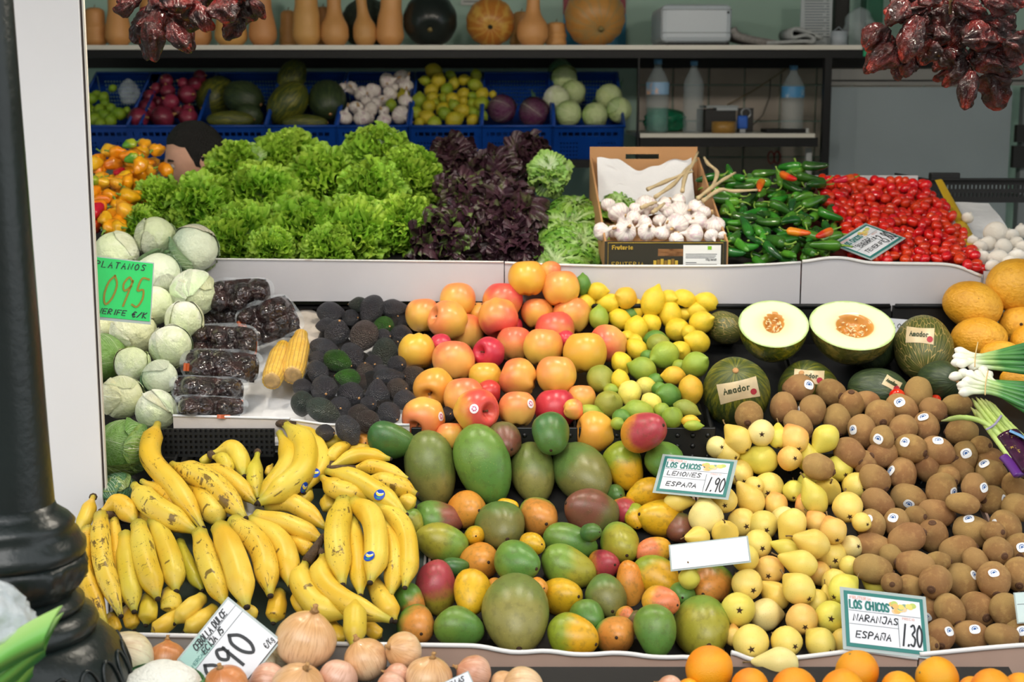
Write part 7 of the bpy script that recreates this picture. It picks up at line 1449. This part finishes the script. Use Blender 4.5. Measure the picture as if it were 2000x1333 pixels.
for lab, (cc, txt) in DP.items():
    t = empty('dried_pepper_string', atY(cc[0], cc[1], 3.35)); tag(t, lab, 'dried peppers')
    for i, s in enumerate(txt.split(';')):
        q = list(map(float, s.split())); drypod((q[0], q[1]), (q[2], q[3]), q[4], 3.34 + .035 * ((i * 7) % 4 - 1.5), t, i * 3.1)
        if q[4] > 28: drypod((q[0] + 14 * math.sin(i * 2.3), q[1] - 8), (q[2] + 16 * math.sin(i * 1.7), q[3] - 10 - 6 * math.cos(i)), q[4] * .9, 3.44 + .02 * (i % 3), t, i * 5.3 + 1)
    MB().tube([(0, 0, -.1), (0, .01, .2), (0, 0, 2.745 - t.location.z)], .004, 6).ob('string', plain('brown_twine', '#8a7048', .9), t, True)

# ------------------------------------------------------------ the person behind the lettuces
SKN = plain('skin', '#dba88e', .5, var=.12, nscale=30); SHT = plain('dark_shirt', '#2c3038', .85); HAI = plain('short_black_hair', '#151210', .55, var=.3, nscale=160, bump=.8, bscale=260)
hc = atY(384, 311, 4.66)
def headpt(th, ph):                  # face toward -X; th from top, ph round, 0 = face
    d = Vector((-math.sin(th) * math.cos(ph), math.sin(th) * math.sin(ph), math.cos(th))); x, y, z = d
    r = Vector((x * .098, y * .076, z * .118)); f = max(0, -x)
    if z < 0: r.y *= 1 + .18 * z; r.x *= 1 + (.10 * z if x < 0 else .35 * z)
    g = lambda cy, cz, s: math.exp(-(((y - cy) / s) ** 2 + ((z - cz) / s) ** 2)) * f
    r.x -= .026 * math.exp(-((y / .12) ** 2 + ((z + .18) / .15) ** 2)) * f + .012 * math.exp(-((y / .09) ** 2 + ((z + .26) / .08) ** 2)) * f      # nose
    r.x -= .007 * math.exp(-((y / .55) ** 2 + ((z - .10) / .07) ** 2)) * f                                         # brow
    r.x += .012 * (g(.33, -.02, .14) + g(-.33, -.02, .14))                                                         # eye sockets
    r.x -= .007 * math.exp(-((y / .25) ** 2 + ((z + .55) / .07) ** 2)) * f - .004 * math.exp(-((y / .25) ** 2 + ((z + .55) / .02) ** 2)) * f   # lips
    r.x -= .010 * math.exp(-((y / .25) ** 2 + ((z + .85) / .12) ** 2)) * f                                         # chin
    return r
TILT = Matrix.Rotation(math.radians(24), 4, 'Z') @ Matrix.Rotation(math.radians(-12), 4, 'Y')
mb = MB(); nT, nP = 40, 56
for i in range(nT + 1):
    for j in range(nP): mb.v.append(tuple(headpt(max(.02, min(pi - .02, pi * i / nT)), 2 * pi * j / nP)))
for i in range(nT):
    for j in range(nP): a = i * nP + j; b = i * nP + (j + 1) % nP; mb.f.append((a, a + nP, b + nP, b))
nh = len(mb.v); mb.v = [tuple(TILT @ Vector(q)) for q in mb.v]; midx = [0] * len(mb.f)
# body by lofted rings, arms and legs as tapered tubes of the same mesh
zh = hc.z; sk = MB(); bz = -zh
def rings(R_, seg=20):
    n0 = len(mb.v)
    for (cx_, cy_, cz_, rx, ry) in R_:
        for k in range(seg): a = 2 * pi * k / seg; mb.v.append((cx_ + rx * math.cos(a), cy_ + ry * math.sin(a), cz_))
    for i in range(len(R_) - 1):
        for k in range(seg): a = n0 + i * seg + k; b = n0 + i * seg + (k + 1) % seg; mb.f.append((a, a + seg, b + seg, b))
nf0 = len(mb.f); rings([(.02, 0, -.06, .055, .055), (.025, 0, -.13, .056, .058), (.03, 0, -.155, .07, .085)]); midx += [0] * (len(mb.f) - nf0)
nf0 = len(mb.f); rings([(.03, 0, -.145, .075, .09), (.03, 0, -.18, .10, .19), (.03, 0, -.24, .12, .215), (.02, 0, -.4, .125, .19), (.02, 0, -.58, .115, .165), (.02, 0, -.72, .125, .175), (.02, 0, -.80, .12, .17), (.02, 0, -.84, .05, .1)], 24)
for s in (-1, 1):
    mb.tube([(.03, s * .19, -.2), (.0, s * .24, -.34), (-.03, s * .25, -.47), (-.12, s * .23, -.56), (-.24, s * .17, -.6)], [.052, .046, .04, .036, .028], 12)
    mb.tube([(.02, s * .09, -.78), (.0, s * .1, -1.0), (.01, s * .1, -1.2), (.02, s * .1, -1.45 if zh > 1.5 else -1.4), (.02, s * .1, .05 - zh)], [.09, .075, .056, .045, .04], 12)
    mb.tube([(.05, s * .1, .04 - zh), (-.06, s * .1, .035 - zh), (-.17, s * .1, .025 - zh)], [.045, .045, .03], 10)
midx += [1] * (len(mb.f) - nf0); nf0 = len(mb.f)
for s in (-1, 1):                    # hands with palm and five fingers
    h0 = Vector((-.25, s * .165, -.605)); mb.tube([h0, h0 + Vector((-.03, -s * .004, -.006)), h0 + Vector((-.075, -s * .01, -.015))], [.026, .036, .034], 10, flat=.45)
    for k in range(4): b0 = h0 + Vector((-.075, -s * .01 + (k - 1.5) * .018, -.016)); ln = (.06, .072, .068, .05)[k]; mb.tube([b0, b0 + Vector((-ln * .5, 0, -.006)), b0 + Vector((-ln * .85, 0, -.03)), b0 + Vector((-ln * .95, 0, -.045))], [.009, .0085, .008, .006], 7)
    b0 = h0 + Vector((-.02, -s * .03, -.005)); mb.tube([b0, b0 + Vector((-.025, -s * .022, -.01)), b0 + Vector((-.055, -s * .03, -.022))], [.011, .0095, .007], 7)
midx += [0] * (len(mb.f) - nf0)
me = mesh('person', mb.v, mb.f, [SKN, SHT], True, midx); PR = link('person', me, None, Matrix.Translation(hc)); tag(PR, 'person with short black hair bending behind the lettuces, seen in profile', 'person')
hb_ = MB()
for i in range(29):
    for j in range(nP):
        ph = 2 * pi * j / nP; q = ph if ph < pi else 2 * pi - ph
        lim = .98 + .16 * sstep(.5, 1.1, q) if q < 1.1 else 1.14 + .62 * sstep(1.1, 1.4, q) if q < 1.5 else 1.76 + .5 * sstep(1.5, 2.0, q); th = max(.02, lim * i / 28)
        p = headpt(th, ph); p = p * (1 + .05 * sstep(1., .85, i / 28) + .012 + .012 * noise.noise((p.x * 60, p.y * 60, p.z * 60))); hb_.v.append(tuple(TILT @ p))
for i in range(28):
    for j in range(nP): a = i * nP + j; b = i * nP + (j + 1) % nP; hb_.f.append((a, a + nP, b + nP, b))
hb_.ob('hair', HAI, PR, True)
for s in (-1, 1):
    ear = MB().lathe([(.004, -.004), (.017, -.003), (.019, .002), (.016, .005), (.009, .0035), (.003, .004)], 16).ob('ear', SKN, PR, True, TILT @ Matrix.Translation((.008, s * .076, -.012)) @ Matrix.Rotation(-s * pi / 2, 4, 'X') @ Matrix.Diagonal((.9, 1.5, 1, 1)))
    MB().lathe([(.004, -.008), (.009, -.004), (.011, 0), (.009, .006), (.004, .009)], 14).ob('eye', plain('eye_white', '#b8aca4', .2), PR, True, TILT @ Matrix.Translation((-.083, s * .028, -.004)))
    MB().tube([TILT @ Vector((-.091, s * .012, .013)), TILT @ Vector((-.094, s * .03, .018)), TILT @ Vector((-.082, s * .048, .014))], [.003, .0045, .002], 6).ob('eyebrow', HAI, PR, True)

# ------------------------------------------------------------ things at the foot of the column
def cauli(p, a, t):
    k = 1 + .07 * abs(noise.noise((p[0] * 42, p[1] * 42, p[2] * 42))) + .07 * noise.noise((p[0] * 18, p[1] * 18, p[2] * 18)); return (p[0] * k, p[1] * k, p[2] * k)
c = onplane(318, 1362, T0); k = (c - CAM).dot(FWD) / F; R = 84 * k
t = empty('cauliflower', c); MB().lathe([(max(.003, R * math.sin(pi * i / 40)), -R * .8 * math.cos(pi * i / 40)) for i in range(41)], 64, fn=cauli).ob('curd', plain('cauliflower_white', '#f6f5ea', .7, var=.05, nscale=60, bump=.6, bscale=180), t, True)
LFG = leaf_mat('cauliflower_leaf', '#7fae74', '#4f8f58', '#cfe0b0')
for a, s in ((-.3, 1.), (.9, .9), (2.2, 1.)):
    link('wrapper_leaf', shell(int(a * 10) + 30, 1.1, .6, .05, 'wrapper_leaf', LFG), t, Matrix.Rotation(a, 4, 'Z') @ Matrix.Rotation(-1.15, 4, 'X') @ Matrix.Scale(R * s, 4))
tag(t, 'white cauliflower with green leaves before the first onion', 'cauliflower')
t = empty('leek_leaves', atY(40, 1290, 1.95)); LKM = grad_mat('leek_leaf_green', [(0, '#2f7a3c'), (.5, '#6fae4c'), (1, '#a9cc74')], .35)
for i, P in enumerate([[(-60, 1330), (20, 1275), (92, 1238)], [(-60, 1370), (10, 1320), (95, 1250)], [(-40, 1400), (20, 1350), (70, 1290)]]):
    C = spline([atY(x, y, 1.95 + .03 * i) for x, y in P], 14); mb = MB(); nn = 8
    for c_ in C:
        for j in range(nn + 1): q = j / nn * 2 - 1; mb.v.append(tuple(c_ - t.location + Vector((.030 * q * .5, .03 * q * q - .01, .034 * q))))
    for a in range(14):
        for j in range(nn): b = a * (nn + 1) + j; mb.f.append((b, b + nn + 1, b + nn + 2, b + 1))
    kk = len(mb.v); mb.v += [(x + .002, y + .003, z) for x, y, z in mb.v]; mb.f += [tuple(q + kk for q in f[::-1]) for f in mb.f[:]]
    o = mb.ob('leaf', LKM, t, True); fattr(o.data, 'u', [((v % kk) % (nn + 1)) / nn for v in range(2 * kk)])
tag(t, 'cut green leek leaves in front of the iron column', 'leek')
o = bagmesh(21, .05, .115).ob('plastic_bag', clear_mat('crinkled_clear_bag', '#e6eef2', .5, .1), None, True, Matrix.Translation(atY(-12, 1280, 2.0))); tag(o, 'crumpled clear plastic bag in front of the column foot', 'bag')
t = empty('lower_box'); MB().box((-.95, 1.80, .60), (-.55, 2.05, .612)).ob('base', M['carton'], t); MB().box((-.95, 1.80, .612), (-.55, 1.806, .63)).ob('front_wall', M['carton'], t); MB().box((-.95, 1.80, 0), (-.55, 2.05, .60)).ob('support', DKW, t); tag(t, 'carton stand below the leek leaves', 'box')
